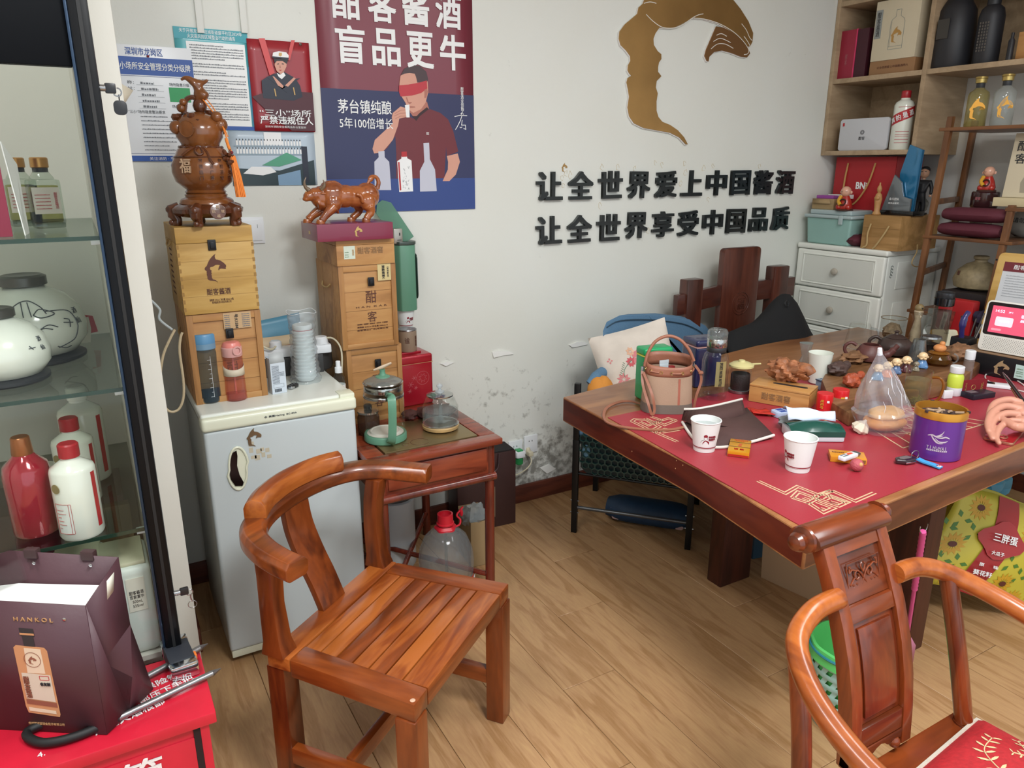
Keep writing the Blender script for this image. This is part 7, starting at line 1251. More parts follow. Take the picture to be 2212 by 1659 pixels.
# row behind the tray
zb_=ZT
v=at(1975,738,ZT);t=thing('doll_in_glass','round-headed wooden doll behind a clear fluted glass','figurine',(v.x,v.y,ZT));O('doll_head',MB().ball((0,0,.150),.019,n=16),mat('doll_wood','#8d7a55',.5),t);O('doll_body',MB().lathe([(.02,0),(.022,.04),(.012,.10),(.02,.135),(.008,.15)],n=20),mat('doll_cream','#b9a78c',.6,var=.2),t);O('doll_eye',MB().ball((-.006,-.017,.152),.004,n=8),BK,t)
v=at(1968,750,ZT);t=thing('fluted_glass','clear glass pitcher with flared lip before the wooden doll','glass',(v.x-.01,v.y-.03,ZT));O('glass_body',MB().lathe([(.03,0),(.034,.01),(.036,.06),(.026,.10),(.024,.12),(.042,.150)],n=36),KG,t)
v=at(1925,752,ZT);t=thing('round_glass_cup','wide clear glass bowl behind the dark lidded teapot','glass',(v.x+.07,v.y+.05,ZT));O('glass_body',MB().lathe([(.045,0),(.05,.01),(.052,.115)],n=36),KG,t);O('bowl_rim',MB().tube([(.052*math.cos(j*.262),.052*math.sin(j*.262),.115) for j in range(24)],.0016,6,closed=True),glass('amber_clear2','#cbb79a',.3,dens=.3,body='#9c8a70'),t);O('dried_flowers',MB().ball((0,0,.055),.036,n=20,fn=lambda d: 1+.4*noise.noise(d*5)),mat('dried','#7b6850',.8,bump=.7,bs=70,var=.4),t)
v=at(2034,752,ZT);t=thing('tall_glass_flask','tall glass tea flask with black screw lid, in front of the bamboo rack','flask',(3.06,1.745,ZT));O('flask_body',MB().lathe([(.032,0),(.035,.004),(.035,.185),(.031,.195)],n=36),KG,t);O('tea',MB().lathe([(.030,.004),(.033,.01),(.033,.17),(.001,.17)],n=30),glass('weak_tea','#cdc6bd',.1,dens=.22,body='#8d8580'),t);O('lid',MB().lathe([(.036,.190),(.039,.193),(.039,.222),(.036,.224)],n=36),mat('gloss_black','#101114',.15,coat=.6),t);O('lid_top',MB().lathe([(.036,.224),(.037,.226),(.036,.245),(.032,.247),(.028,.243),(.001,.243)],n=36),mat('gunmetal','#4a4c50',.3,.7),t)
v=at(2002,745,ZT);t=thing('slim_glass_bottle','slim clear bottle beside the tall tea flask','bottle',(v.x,v.y,ZT));O('bottle_body',MB().lathe([(.018,0),(.020,.003),(.020,.13),(.014,.14)],n=24),glass('frosted2','#dfe2e0',.2,dens=.25,body='#b9bdb8'),t);O('cap',MB().lathe([(.015,.139),(.016,.14),(.016,.158),(.014,.16)],n=20),mat('cap_grey','#8c9390',.4),t)
p0=at(1999,748,.85);t=thing('wipe_pack','cream and yellow folding mirror case leaning behind the glass bowl','case',(at(2010,760,ZT).x+.02,at(2010,760,ZT).y,ZT),-30)
b=MB();b.prism(rrect(-.005,0,.105,.085,.012),0,.012);o=O('case_body',b,mat('case_yellow','#dcb650',.4),t,bev=.003);o.rotation_euler=(R(50),0,R(-4));o.location=(0,0,.012);b=MB();b.prism(rrect(-.002,.004,.100,.082,.010),.0121,.0165);o2=O('case_lid',b,mat('case_cream','#e0dcc0',.4),t,bev=.001);o2.rotation_euler=o.rotation_euler;o2.location=o.location
tx=text('vanir',.02,.006,BK,o2,(.055,.065,.0167),rot=(0,0,0))
v=at(2052,735,ZT);t=thing('white_pill_bottle','white bottle standing behind the cream case','bottle',(v.x,v.y,ZT));O('bottle_body',MB().lathe([(.022,0),(.024,.003),(.024,.07),(.02,.076)],n=28),PW,t);O('cap',MB().lathe([(.021,.076),(.0225,.078),(.0225,.098),(.02,.10)],n=28),PW,t)
v=at(2002,742,ZT);t=thing('headphone_case','rounded white plastic lid leaning left of the cream case','case',(v.x-.02,v.y-.02,ZT));O('lid_shell',MB().at((0,0,.05),(60,20,-30)).lathe([(.001,.012),(.02,.010),(.032,.004),(.034,-.002)],n=28),PW,t);O('lid_ring',MB().at((.012,.004,.056),(60,20,-30)).tube([(.034*math.cos(j*.262),.034*math.sin(j*.262),0) for j in range(24)],.0022,6,closed=True),PW,t)
t=thing('pen_holder','black pen holder with pens and a purple brush, left of the smart display','holder',(2.985,1.60,ZT));O('cup_body',MB().box((-.035,-.035,0),(.035,.035,.095)),mat('holder_black','#191a1d',.4),t,bev=.006);b=MB()
O('purple_brush',MB().tube(smooth([(-.02,.0,.09),(-.028,0,.14),(-.02,0,.175),(.0,0,.195)]),[.010]*6+[.013]*6+[.010]*6+[.006],12),mat('brush_purple','#2f2a68',.25,coat=.5),t)
for k,(dx,dy) in enumerate(((.01,-.02),(.02,.0),(.0,.015),(.025,-.01))): O('pen',MB().cyl((dx,dy,.03),(dx*2.6+.01,dy*2,.15+.012*k),.0032,n=8),SN if k == 0 else mat('pen_dark','#2c2320',.4),t)
# black carton box with smart display on it
bx=thing('black_gift_box','black gift box with gold face emblem, carrying the smart display','box',(2.835,1.525,ZT),-90+4);O('box_body',MB().box((0,0,0),(.42,.24,.080)),mat('box_black','#17191d',.35,coat=.2),bx,bev=.002);O('box_top',MB().box((.0,.0,.0802),(.42,.24,.083)),mat('box_top_tan','#86694d',.5),bx);emblem(.052,mat('gold_foil_pale','#cdb58c',.3,.5),bx,(.15,-.0008,.038));lb=O('label',MB().box((.195,-.0012,.012),(.25,-.0004,.062)),mat('label_aqua','#b9d6cf',.5),bx);O('print_lines',greek(greek(greek(greek(MB().at((0,-.0014,0),(90,0,0)),.2,.22,.045,.004,seed=1),.2,.222,.036,.003,seed=4),.2,.222,.03,.003),.2,.222,.02,.003,seed=3),mat('print_moss','#6c8a6c',.5),lb)
sd=thing('smart_display','white smart display with pink screen showing 14:52, at the right edge','display',(2.865,1.482,ZT+.0835),-90+6);SWH=mat('display_white','#e4e2da',.4)
O('display_body',MB().at((0,0,0),(-8,0,0)).prism(rrect(0,.002,.31,.188,.016),-.012,.006,0,'xz'),SWH,sd,bev=.003);O('rear_base',MB().box((.03,.02,0),(.28,.10,.012)).box((.06,.02,.012),(.25,.06,.10)),SWH,sd,bev=.004)
def sdp(nm,m,x0,z0,x1,z1,r,d): O(nm,MB().at((0,0,0),(-8,0,0)).prism(rrect(x0,z0,x1,z1,r),.0062+d,.0066+d,0,'xz'),m,sd)
sdp('bezel',mat('bezel_black','#1d1318',.15,coat=.4),.006,.062,.304,.182,.010,.0);sdp('screen',mat('screen_pink','#c04a62',.3,emis='#c9506a',es=.75),.022,.072,.288,.170,.002,.0006)
sdp('card_print',mat('screen_card','#d8c0c8',.3,emis='#e0c8d0',es=.7),.04,.098,.098,.132,.005,.0012)
sdp('pill_button',mat('screen_pill','#d88898',.3,emis='#d88898',es=.6),.032,.080,.066,.088,.004,.0012)
b=MB().at((0,0,0),(-8,0,0));rg=random.Random(1)
for i in range(38):
    for j in range(9): x=.016+i*.0075+(.0037 if j % 2 else 0);z=.010+j*.0052;b.box((x,-.0068,z),(x+.0026,-.0064,z+.0026))
o=O('speaker_holes',b,mat('hole_grey','#8e8f8a',.6),sd);o['kind']='stuff'
E1=mat('screen_text','#f0d8f0',.3,emis='#f4e4f4',es=1.0);ry=lambda x,z: (x,-(.0082)*1-.0-(-math.sin(R(8))*0),z)
def sdt(s,w,h,x,z): k=text(s,w,h,E1,sd,(x,-.0090*math.cos(R(8))+z*math.sin(R(8)),z*math.cos(R(8))+.0090*math.sin(R(8))),rot=(90-8,0,0));return k
sdt('14:52',.030,.010,.050,.152);sdt('29°C',.014,.006,.085,.151);sdt('新用户专享',.10,.014,.17,.142);sdt('最高领7天会员',.10,.010,.17,.126);sdt('VIP会员',.036,.008,.068,.116)
# clipboard with price sheet behind the display
cb=thing('wooden_clipboard','wooden board with a printed menu sheet, behind the smart display','board',(3.12,1.62,ZT+.08),-90+4);O('board',MB().at((0,0,0),(-10,0,0)).prism(rrect(0,0,.26,.34,.02),-.006,.0,0,'xz'),PL,cb,bev=.002);O('board_foot',MB().box((0,-.02,-.08),(.26,.12,-.012)),PL,cb,bev=.003)
def cbp(nm,m,x0,z0,x1,z1,d): O(nm,MB().at((0,0,0),(-10,0,0)).box((x0,-d-.0004,z0),(x1,-d,z1)),m,cb)
cbp('sheet',mat('sheet_paper','#c9ccd0',.5),.028,.02,.25,.305,.0006);cbp('title_band',MAR,.028,.268,.25,.305,.0012);cbp('photo_print',mat('print_faces','#9c7a70',.5),.05,.13,.09,.15,.0012)
ty=.287;text('酣客首席品鉴官',.15,.018,WH,cb,(.14,-.0018+ty*math.sin(R(10))*1.0,ty*math.cos(R(10))),rot=(80,0,0));b=MB().at((0,0,0),(-10,0,0));b2=MB()
for k in range(9): b2.at((0,0,0),(80,0,0));greek(b2,.045,.22,.17+.010*k,.004,z=.0016,seed=k)
o=O('print_lines',b2,mat('print_light','#9fa2a7',.5),cb);o['kind']='stuff';O('screw',MB().at((.018,-.001,.31),(80,0,0)).lathe([(.004,0),(.003,.002)],n=10),CLS,cb)

# ================================================================ chairs behind the table
# dark wooden cross-back chair against the back wall
DK=wood('dark_chair_wood','#5d3022','#371a12','#4b241a',axis=2,scale=9,rough=.3,coat=.3,stretch=8);DKX=wood('dark_chair_cross','#522a1e','#331810','#43201a',axis=0,scale=9,rough=.3,coat=.3,stretch=8)
dc=thing('dark_crossback_chair','dark wooden chair with wide slab back and cross rail, against the back wall','chair',(2.36,2.54,0),0);Y_=0
O('back_slab',MB().prism(rrect(.225,.42,.465,1.128,.022),-.018,.018,0,'xz'),DK,dc,bev=.004)
def rail(x0,z0,x1,z1,h,nm): b=MB();b.prism([(x0,z0-h),(x1,z1-h),(x1,z1),(x0,z0)],-.016,.016,0,'xz');O(nm,b,DKX,dc,bev=.005)
rail(-.045,.932,.225,.958,.095,'cross_rail');rail(.465,.960,.73,.962,.095,'cross_rail')
for x0,x1,zt1 in ((.0,.095,1.0),(.560,.665,1.025)): O('upright',MB().box((x0,-.03,0),(x1,.03,zt1)),DK,dc,bev=.008)
for x0 in (.0,.59): O('front_leg',MB().box((x0,-.42,0),(x0+.07,-.36,.42)),DK,dc,bev=.004)
O('seat',MB().box((-.01,-.44,.42),(.68,.02,.46)),DKX,dc,bev=.006)
mr=O('medallion',MB().at((.355,-.018,.86),(90,0,0)).tube([(.055*math.cos(j*.21),.055*math.sin(j*.21),0) for j in range(30)],.0022,6,closed=True).tube([(.042*math.cos(j*.21),.042*math.sin(j*.21),0) for j in range(30)],.0014,6,closed=True),DK,dc);text('福',.05,.055,DK,dc,(.355,-.018,.86),depth=.002,name='carved_character')
# black coat heaped on it
BKC=mat('black_cloth','#101113',.9,bump=.3,bs=60);ct=thing('black_coat','black coat heaped over the seat behind the table, with a round button','coat',(2.78,2.30,.461))
def coat(u,v):
    x=-.40+.84*u;base=.20+.14*math.exp(-((u-.25)/.30)**4)+.17*math.exp(-((u-.50)/.17)**2)-.10*max(0,u-.72)*2;y=-.14+.34*v
    z=base*math.sin(math.pi*min(1,.12+.88*v))**.8+.02*noise.noise(Vector((u*5,v*4,1)));return (x,y,max(.0,z))
O('coat_body',MB().grid(coat,30,16),BKC,ct,ang=180,solid=.01);O('button',MB().at(tuple(coat(.40,.30)[i]+(0,-.012,.01)[i] for i in range(3)),(75,0,0)).tube([(.012*math.cos(j*.4),.012*math.sin(j*.4),0) for j in range(16)],.002,6,closed=True),mat('button_grey','#3c3f42',.3,.6),ct)
# upholstered metal armchair with denim back
dn=mat('denim_blue','#567a98',.85,bump=.25,bs=220,var=.08);dnd=mat('denim_seam','#2c4456',.8);MTL=mat('black_metal','#17181a',.35,.4)
f0=at(1240,1148,0);f1=at(1485,1185,0);dirx=(f1-f0).normalized();dang=math.degrees(math.atan2(dirx.y,dirx.x));wch=(f1-f0).length
mc_=thing('metal_armchair','black metal legged armchair with denim blue back and teal honeycomb side','chair',(f0.x,f0.y,0),dang)
for x,y in ((0,0),(wch,0),(0,.44),(wch,.44)): 
    O('leg',MB().rings([[(x+a*.012,y+c*.012,0) for a,c in ((-1,-1),(1,-1),(1,1),(-1,1))],[(x+a*.013,y+c*.013,.42) for a,c in ((-1,-1),(1,-1),(1,1),(-1,1))]]),MTL,mc_,bev=.002)
O('leg_extension',MB().box((-.012,-.012,.42),(.012,.012,.66)),MTL,mc_,bev=.002)
O('stretcher',MB().cyl((.0,0,.115),(wch,0,.115),.008,n=10),mat('grey_metal','#5a5d60',.3,.6),mc_);O('stretcher',MB().cyl((.0,.44,.20),(wch,.44,.20),.008,n=10).cyl((.0,0,.27),(wch,0,.262),.006,n=8),MTL,mc_)
for x in (0,wch):
    for z in (.09,.145): O('bolt',MB().cyl((x-.018,-.0,z),(x+.018,0,z),.003,n=8),SN,mc_)
# honeycomb side shell, every cell edge real
HC=mat('teal_plastic','#143f3d',.35,coat=.3);b=MB();rr_=.0155;dx_=rr_*math.sqrt(3)
for j in range(10):
    for i in range(18):
        cx_=.03+i*dx_+(dx_/2 if j % 2 else 0);cz_=.292+j*rr_*1.5
        if cx_ > wch-.03 or cz_ > .46 or (cx_ < .06 and cz_ < .31): continue
        ri,ro=rr_*.80,rr_*.99;vv=[]
        for k in range(6):
            a=R(60*k+30)
            vv += [(cx_+ro*math.cos(a),-.016,cz_+ro*math.sin(a)),(cx_+ri*math.cos(a),-.016,cz_+ri*math.sin(a)),(cx_+ri*math.cos(a),-.004,cz_+ri*math.sin(a))]
        b.add(vv,[f for k in range(6) for f in ((3*k,3*((k+1) % 6),3*((k+1) % 6)+1,3*k+1),(3*k+1,3*((k+1) % 6)+1,3*((k+1) % 6)+2,3*k+2))])
o=O('honeycomb',b,HC,mc_);o['kind']='stuff'
o=O('seat_shell',MB().prism([(.02,.30),(.05,.272),(wch-.05,.272),(wch-.02,.30),(wch-.02,.47),(.02,.47)],.0,.005,0,'xz').box((.01,.0,.40),(wch-.01,.44,.43)),mat('teal_dark','#10262a',.5),mc_);o.location=(0,.006,0)
O('seat_cushion',MB().box((.0,.0,.431),(wch,.46,.50)),dn,mc_,bev=.02,seg=4)
# denim back cushion, seen above the table
bc=aty(1300,690,2.43);p_l=aty(1300,700,2.40);p_r=aty(1522,735,2.56)
bk_=[aty(1306,840,2.36),aty(1302,715,2.38),aty(1310,695,2.385),aty(1338,681,2.40),aty(1400,679,2.43),aty(1455,685,2.47),aty(1485,692,2.49),aty(1512,706,2.51),aty(1523,720,2.52),aty(1524,840,2.52)]
inv=Matrix.Rotation(-R(dang),4,'Z') @ Matrix.Translation((-f0.x,-f0.y,0));bl_=[inv @ v for v in bk_];b=MB();fr_=[(v.x,v.y,v.z) for v in bl_];bk2=[(v.x+.02,v.y+.09,v.z-.01) for v in bl_];lowf=[(bl_[0].x,bl_[0].y,.50)];
pts_f=fr_+[(bl_[-1].x,bl_[-1].y,.50),(bl_[0].x,bl_[0].y,.50)];pts_b=bk2+[(bl_[-1].x+.02,bl_[-1].y+.09,.50),(bl_[0].x+.02,bl_[0].y+.09,.50)];n_=len(pts_f);b.rings([pts_f,pts_b]);O('denim_back',b,dn,mc_,bev=.014,seg=3)
O('seam',MB().tube([(v.x+.004,v.y-.004,v.z-.022) for v in smooth(bl_[2:9],4)],.0022,6),dnd,mc_);ax_=inv @ aty(1272,862,2.30);O('arm_pad',MB().tube([(ax_.x,ax_.y,.665),(ax_.x+.02,ax_.y+.02,.690),(ax_.x+.06,ax_.y+.20,.70),(ax_.x+.06,ax_.y+.34,.69)],[.016,.022,.024,.022],14),dn,mc_)
fx_=inv @ aty(1262,965,2.33);O('fabric_fold',MB().ball((fx_.x+.01,fx_.y,.37),.045,n=16,sx=.5,sy=.3,sz=.9),mat('light_denim','#6f97ad',.8),mc_)
# floral pillow
pc=aty(1385,800,2.24);pw=thing('floral_pillow','cream throw pillow printed with flowers and a pink heart, leaning on the denim back','pillow',(pc.x,pc.y,pc.z-.19),-22)
def pil(side):
    def f(u,v):
        x=(u-.5)*.33;z=(v-.5)*.33;e=(1-(2*abs(u-.5))**2.2)*(1-(2*abs(v-.5))**2.2);k=1-.10*(1-max(abs(2*u-1),abs(2*v-1)))*0;pin=1-.09*(math.sin(math.pi*u)+math.sin(math.pi*v))*.5*(1 if max(abs(u-.5),abs(v-.5)) > .4 else .9)
        xr=x*pin;zr=z*pin;c,s=math.cos(R(14)),math.sin(R(14));th=.062*max(0,e)**.5+.004*noise.noise(Vector((u*5,v*5,side)))*(1 if e > .02 else 0)
        return (xr*c-zr*s,side*th+.10*v,.185+xr*s+zr*c)
    return f
PWm=mat('pillow_cream','#cfc6bb',.85,bump=.3,bs=18,var=.05);b=MB().grid(pil(-1),26,26).grid(pil(1),26,26);O('pillow_body',b,PWm,pw,ang=180)
def onp(u,v): p=pil(-1)(u,v);return (p[0],p[1]-.0015,p[2])
def petal(b,u,v,r,n,w=.5):
    r *= 1.9
    for k in range(n):
        a=2*math.pi*k/n;c,s=math.cos(a),math.sin(a);b.add([onp(u+c*r*.15,v+s*r*.15),onp(u+c*r*.6-s*r*w*.5,v+s*r*.6+c*r*w*.5),onp(u+c*r,v+s*r),onp(u+c*r*.6+s*r*w*.5,v+s*r*.6-c*r*w*.5)],[(0,1,2,3)])
cols={'pink': '#cf7f82','coral': '#c4565e','amber': '#cf9a50','leaf': '#57866e','violet': '#5a5884'}
for nm,L in (('pink',[(.52,.70,.055,5,.9),(.25,.47,.045,9,.4),(.15,.72,.02,4,.6)]),('coral',[(.40,.66,.035,9,.5),(.42,.14,.045,5,.9)]),('amber',[(.43,.78,.030,7,.6),(.24,.36,.035,6,.7)]),('leaf',[(.30,.28,.03,3,.5),(.36,.21,.03,3,.5),(.58,.78,.03,2,.7)]),('violet',[(.52,.50,.06,6,.8)])):
    b=MB();[petal(b,*q) for q in L];o=O('flower_print',b,mat('print_'+nm,cols[nm],.8),pw);o['kind']='stuff'
b=MB();b.tube([onp(.27+.02*j-.10*math.sin(j*.35)*.6,.50+.022*j) for j in range(9)],.0012,4);[b.tube([onp(.24+.013*j,.52+.022*j),onp(.20+.013*j+.02,.545+.022*j)],.0008,4) for j in range(7)];O('stem_print',b,mat('print_leaf','#57866e',.8),pw)
b=MB();hh_=[onp(.46+.042*(16*math.sin(t)**3)/16,.30+.042*(13*math.cos(t)-5*math.cos(2*t)-2*math.cos(3*t)-math.cos(4*t))/16) for t in [k*.42 for k in range(15)]];b.add(hh_,[tuple(range(15))]);O('heart_print',b,mat('print_heart','#c98490',.8),pw)
oc=aty(1312,852,2.22);t=thing('orange_cushion','orange cushion corner behind the table beside the pillow','cushion',(oc.x+.01,oc.y+.06,oc.z-.10));O('pad',MB().ball((0,0,.10),.075,n=20,sx=.75,sy=.6,sz=.8,fn=lambda d: 1+.1*noise.noise(d*3)),mat('orange_cloth','#cf8a38',.8,bump=.2,bs=60),t)
# rolled blue bag on the floor under that chair
rb_=at(1340,1085,.0);t=thing('navy_roll','navy blue rolled cushion bag with pale prints on the floor under the metal armchair','cushion',(f0.x+.19*dirx.x+.10,f0.y+.19*dirx.y+.16,0),dang-2)
b=MB();b.sweep([(-.03+.36*k/8,0,.055) for k in range(9)],[(.075*math.cos(R(a))*(1 if abs(math.cos(R(a))) < .9 else .97),.055*math.sin(R(a))) for a in range(0,360,20)],scale=[.7,.95,1,1,1,1,1,.95,.72]);O('roll',b,mat('navy_print','#173450',.6,var=.15,bump=.1),t)
b=MB();[b.ball((x,-.055,z),r,n=8,sy=.3,sz=.7) for x,z,r in ((.02,.035,.022),(.0,.07,.008),(.10,.055,.008),(.29,.03,.020),(.25,.05,.006))];O('shell_print',b,mat('print_shell','#b99a98',.7),t)
t=thing('carton_board','flattened brown cardboard sheet leaning against the table leg, under the table','cardboard',(2.06,1.69,0),-80);O('board',MB().prism([(0,0),(.34,0),(.34,.50),(.30,.52),(.02,.44),(-.01,.2)],-.004,.004,0,'xz'),mat('cardboard_pale','#b69a7c',.8,bump=.15,bs=60),t,bev=.001)
t=thing('blue_carton','dark blue carton behind the table leg, with pale lettering','carton',(2.13,1.80,0),-8);O('box_body',MB().box((0,0,0),(.2,.16,.46)),mat('carton_teal','#33546a',.6),t,bev=.003);text('酣\n客\n酱\n酒',.02,.12,mat('print_teal_pale','#7f98a5',.5),t,(.012,-.0008,.32),ls=.9)
# under the right of the table: sunflower bag, blue carrier, swatter, green basket
sb_=thing('sunflower_bag','yellow sunflower-seed gift bag with red band lying under the table','bag',(2.30,1.235,.15),-24);sb_.rotation_euler[1]=R(17);YB=mat('seed_yellow','#c2b53c',.45,bump=.1,bs=20)
def sbf(u,v): return (.50*u-.05*math.cos(v*3),-.02-.05*math.sin(math.pi*u)*math.sin(math.pi*v)+.10*v,.33*v+.012*math.sin(u*6))
b=MB().grid(sbf,20,12);b.grid(lambda u,v: (sbf(u,v)[0],.19-.05*v,sbf(u,v)[2]),6,6);O('bag_body',b,YB,sb_,ang=180,solid=.003)
def sbo(u,v,d=.006): p=sbf(u,v);return (p[0],p[1]-d,p[2])
O('red_band',MB().grid(lambda u,v: sbo(.30+.17*u,v,.008),4,12),mat('band_red','#9c2426',.45),sb_);b=MB();b.add([sbo(.385+.16*math.cos(t)*(1+.12*math.cos(4*t)),.62+.17*math.sin(t)*(1+.12*math.cos(4*t)),.015) for t in [k*.314 for k in range(20)]],[tuple(range(20))]);O('red_badge',b,mat('badge_red','#a02a2c',.4),sb_)
def sbt(s,w,h,u,v): p=sbo(u,v,.019);text(s,w,h,WH,sb_,p,rot=(72,0,0),bold=.02)
sbt('三胖蛋',.095,.030,.385,.65);sbt('大瓜子',.05,.014,.385,.50);sbt('原      味',.075,.012,.385,.36);sbt('葵花籽',.075,.018,.385,.27)
def sunfl(nm,m,L,n,r,w):
    b=MB()
    for u,v in L:
        for k in range(n):
            a=2*math.pi*k/n;c,s=math.cos(a),math.sin(a);q=lambda x,y: sbo(u+x/.5,v+y/.33,.0045);b.add([q(c*r*.25,s*r*.25),q(c*r*.6-s*r*w,s*r*.6+c*r*w),q(c*r,s*r),q(c*r*.6+s*r*w,s*r*.6-c*r*w)],[(0,1,2,3)])
    o=O(nm,b,m,sb_);o['kind']='stuff'
FL=[(.12,.45),(.18,.85),(.60,.76),(.78,.48),(.60,.24),(.93,.18),(.90,.80),(.05,.15),(.20,.14),(.76,.10),(.75,.92)]
sunfl('petals',mat('petal_gold','#c79a24',.5),FL,14,.042,.16);b=MB()
for u,v in FL: b.add([sbo(u+.012*math.cos(t)/.5*1.1,v+.010*math.sin(t)/.33,.006) for t in [k*.524 for k in range(12)]],[tuple(range(12))])
o=O('seed_heads',b,mat('seed_brown','#5b2a1c',.6),sb_);o['kind']='stuff';sunfl('leaves',mat('leaf_green','#4c7a2c',.5),[(.20,.60),(.09,.70),(.72,.58),(.55,.45),(.72,.86),(.88,.33),(.22,.28),(.70,.70),(.68,.36),(.84,.62),(.03,.6),(.12,.27),(.9,.5)],3,.036,.22)
t=thing('blue_carrier_bag','crumpled teal carrier bag on top of the sunflower bag, under the table','bag',(2.72,1.34,.33));O('bag_body',MB().ball((0,0,.05),.14,n=30,sx=1.2,sy=.7,sz=.6,fn=lambda d: 1+.4*noise.noise(d*2.5)+.12*noise.noise(d*7)),mat('carrier_teal','#3a7d94',.4),t,ang=20);O('ribbon',MB().ball((-.05,-.09,.02),.045,n=16,sy=.4,sz=.6,fn=lambda d: 1+.5*noise.noise(d*3)),mat('ribbon_ice','#a5bccb',.5),t,ang=20)
h0=at(1994,1148,.62);h1=at(1958,1385,.16);t=thing('fly_swatter','pink plastic fly swatter hanging from a ring under the table edge','swatter',(0,0,0));PKS=mat('hot_pink','#d14a8c',.35);dv=(h1-h0);O('grip',MB().tube([h0+dv*(k/60) for k in range(30)],[.0075+.0012*(k % 2) for k in range(30)],10),PKS,t);O('shaft',MB().tube([h0+dv*.48,h1],.0055,8),PKS,t)
sd_=dv.normalized();pr=Vector((1,.0,0));b=MB();b.add([h1+pr*x*.05+sd_*y*.10 for x,y in ((-.4,-.1),(.4,-.1),(1,.5),(1,1.5),(-1,1.5),(-1,.5))],[tuple(range(6))]);O('paddle',b,mat('pink_mesh','#c87a9c',.4),t,solid=.002);O('ring',MB().tube(arc(tuple(h0+Vector((0,0,.012))),.016,-200,20,12,('x','z')),.0012,6),SN,t)
g0=at(1768,1560,0);gb=thing('waste_basket','pale green perforated waste basket with a green liner, behind the carved armchair','basket',(1.665,1.045,0));gb.scale=(.82,.82,1);GBm=mat('basket_aqua','#9cc4bc',.4);nb,mb_=40,15;vs2=[];fs2=[]
b=MB()
for j in range(mb_+1):
    for i in range(nb): a=2*math.pi*(i+.5*(j % 2))/nb;r=.095+.03*j/mb_;b.v.append((r*math.cos(a),r*math.sin(a),.002+.235*j/mb_))
for j in range(mb_):
    for i in range(nb):
        if 2 <= j < mb_-2 and (i % 2 == 0) and (j % 2 == 0): continue
        b.f.append([j*nb+i,j*nb+(i+1) % nb,(j+1)*nb+(i+1) % nb,(j+1)*nb+i]);b.mi.append(0)
O('basket_body',b,GBm,gb,solid=.002);O('basket_floor',MB().lathe([(.094,0),(.094,.003)],n=40),GBm,gb);O('liner',MB().lathe([(.128,.225),(.131,.215),(.128,.255),(.120,.258),(.112,.20),(.09,.08)],n=40,cap=False,lobes=9,la=.012),mat('liner_green','#5cc46a',.4),gb);O('blue_rim',MB().tube([(.131*math.cos(k*.157),.131*math.sin(k*.157),.243) for k in range(40)],.004,6,closed=True),mat('rim_teal','#2f7f8f',.4),gb)

# ================================================================ wall shelf unit on the right wall
SHW=wood('shelf_laminate','#b39c7e','#9a8468','#a79073',axis=1,scale=10,rough=.55,stretch=6,bump=.04,rings=.3);XS=3.412
ws=thing('wall_shelf','beige laminate cube shelf high on the right wall','shelf',(XS,2.713,1.549),-90);dp=XR-XS-.002;th=.022
L2=.494;L3=.494+.52
def bd(nm,a,b_): O(nm,MB().box(a,b_),SHW,ws,bev=.001)
bd('side_panel',(0,0,0),(th,dp,1.05));bd('divider',(L2-.0,0,0),(L2+th,dp,1.05));bd('divider',(L3,0,.355),(L3+th,dp,1.05));bd('side_panel',(L3+.5,0,.355),(L3+.5+th,dp,1.05))
for z in (0,.345,.70,1.03): bd('shelf_board',(th+.0002,0,z),(L2-.0002,dp,z+th))
for z in (.345,.70,1.03): bd('shelf_board',(L2+th+.0002,0,z),(L3-.0002,dp,z+th));bd('shelf_board',(L3+th+.0002,0,z),(L3+.4998,dp,z+th))
bd('back_board',(th,dp-.008,th),(L2,dp,1.03));bd('back_board',(L2+th,dp-.008,.367),(L3,dp,1.03))
zA,zB=1.549+th,1.549+.345+th
def xt(nm,lab,cat,px,py,x,z,grp=None,rz=-90,dx=0): v=atx(px,py,x);return thing(nm,lab,cat,(x+dx,v.y,z),rz,grp)
t=xt('white_hardcase','white rounded hard case with black ring logo, bottom cell of the wall shelf','case',1809,322,XS+.02,zA);O('case_body',MB().prism(rrect(0,0,.27,.152,.014),-.018,.0,0,'xz'),mat('case_white','#c4c6cb',.3,coat=.2),t,bev=.004);
for r in (.010,.0055): O('ring_logo',MB().at((.132,-.0006,.086),(90,0,0)).tube([(r*math.cos(j*.4),r*math.sin(j*.4),0) for j in range(16)],.0011,5,closed=True),BK,t)
text('酣客',.034,.016,BK,t,(.132,-.0006,.058));O('seal',MB().box((.016,-.001,.118),(.026,0,.134)),RD,t)
t=xt('white_liquor_bottle','white bottle with red diagonal band and red cap, right in the bottom shelf cell','bottle',1942,318,XS+.05,zA);O('bottle_body',MB().lathe([(.042,0),(.045,.004),(.045,.20),(.038,.215),(.022,.225),(.019,.235)],n=36),CER,t);O('cap',MB().lathe([(.0195,.232),(.021,.234),(.021,.262),(.019,.265)],n=28),mat('red_cap','#a3222c',.35),t)
b=MB();rr=.0455;b.grid(lambda u,v: (rr*math.sin(R(-45+170*u)),-rr*math.cos(R(-45+170*u)),.105+.055*u+.045*v),20,3);O('red_band',b,RD,t);[text(c_,.022,.026,WH,t,((rr+.001)*math.sin(R(a)),-(rr+.001)*math.cos(R(a)),.105+.055*(a+45)/170+.022),rot=(90,-20,a),bold=.02) for c_,a in zip('真的是酒',(-25,9,43,77))]
b=MB();[b.grid(lambda u,v: (rr*math.sin(R(0+80*u)),-rr*math.cos(R(0+80*u)),z+.0025*v),10,2) for z in (.03,.045,.06,.068,.08,.19)];o=O('red_print',b,mat('print_pinkred','#b96a6a',.5),t);o['kind']='stuff'
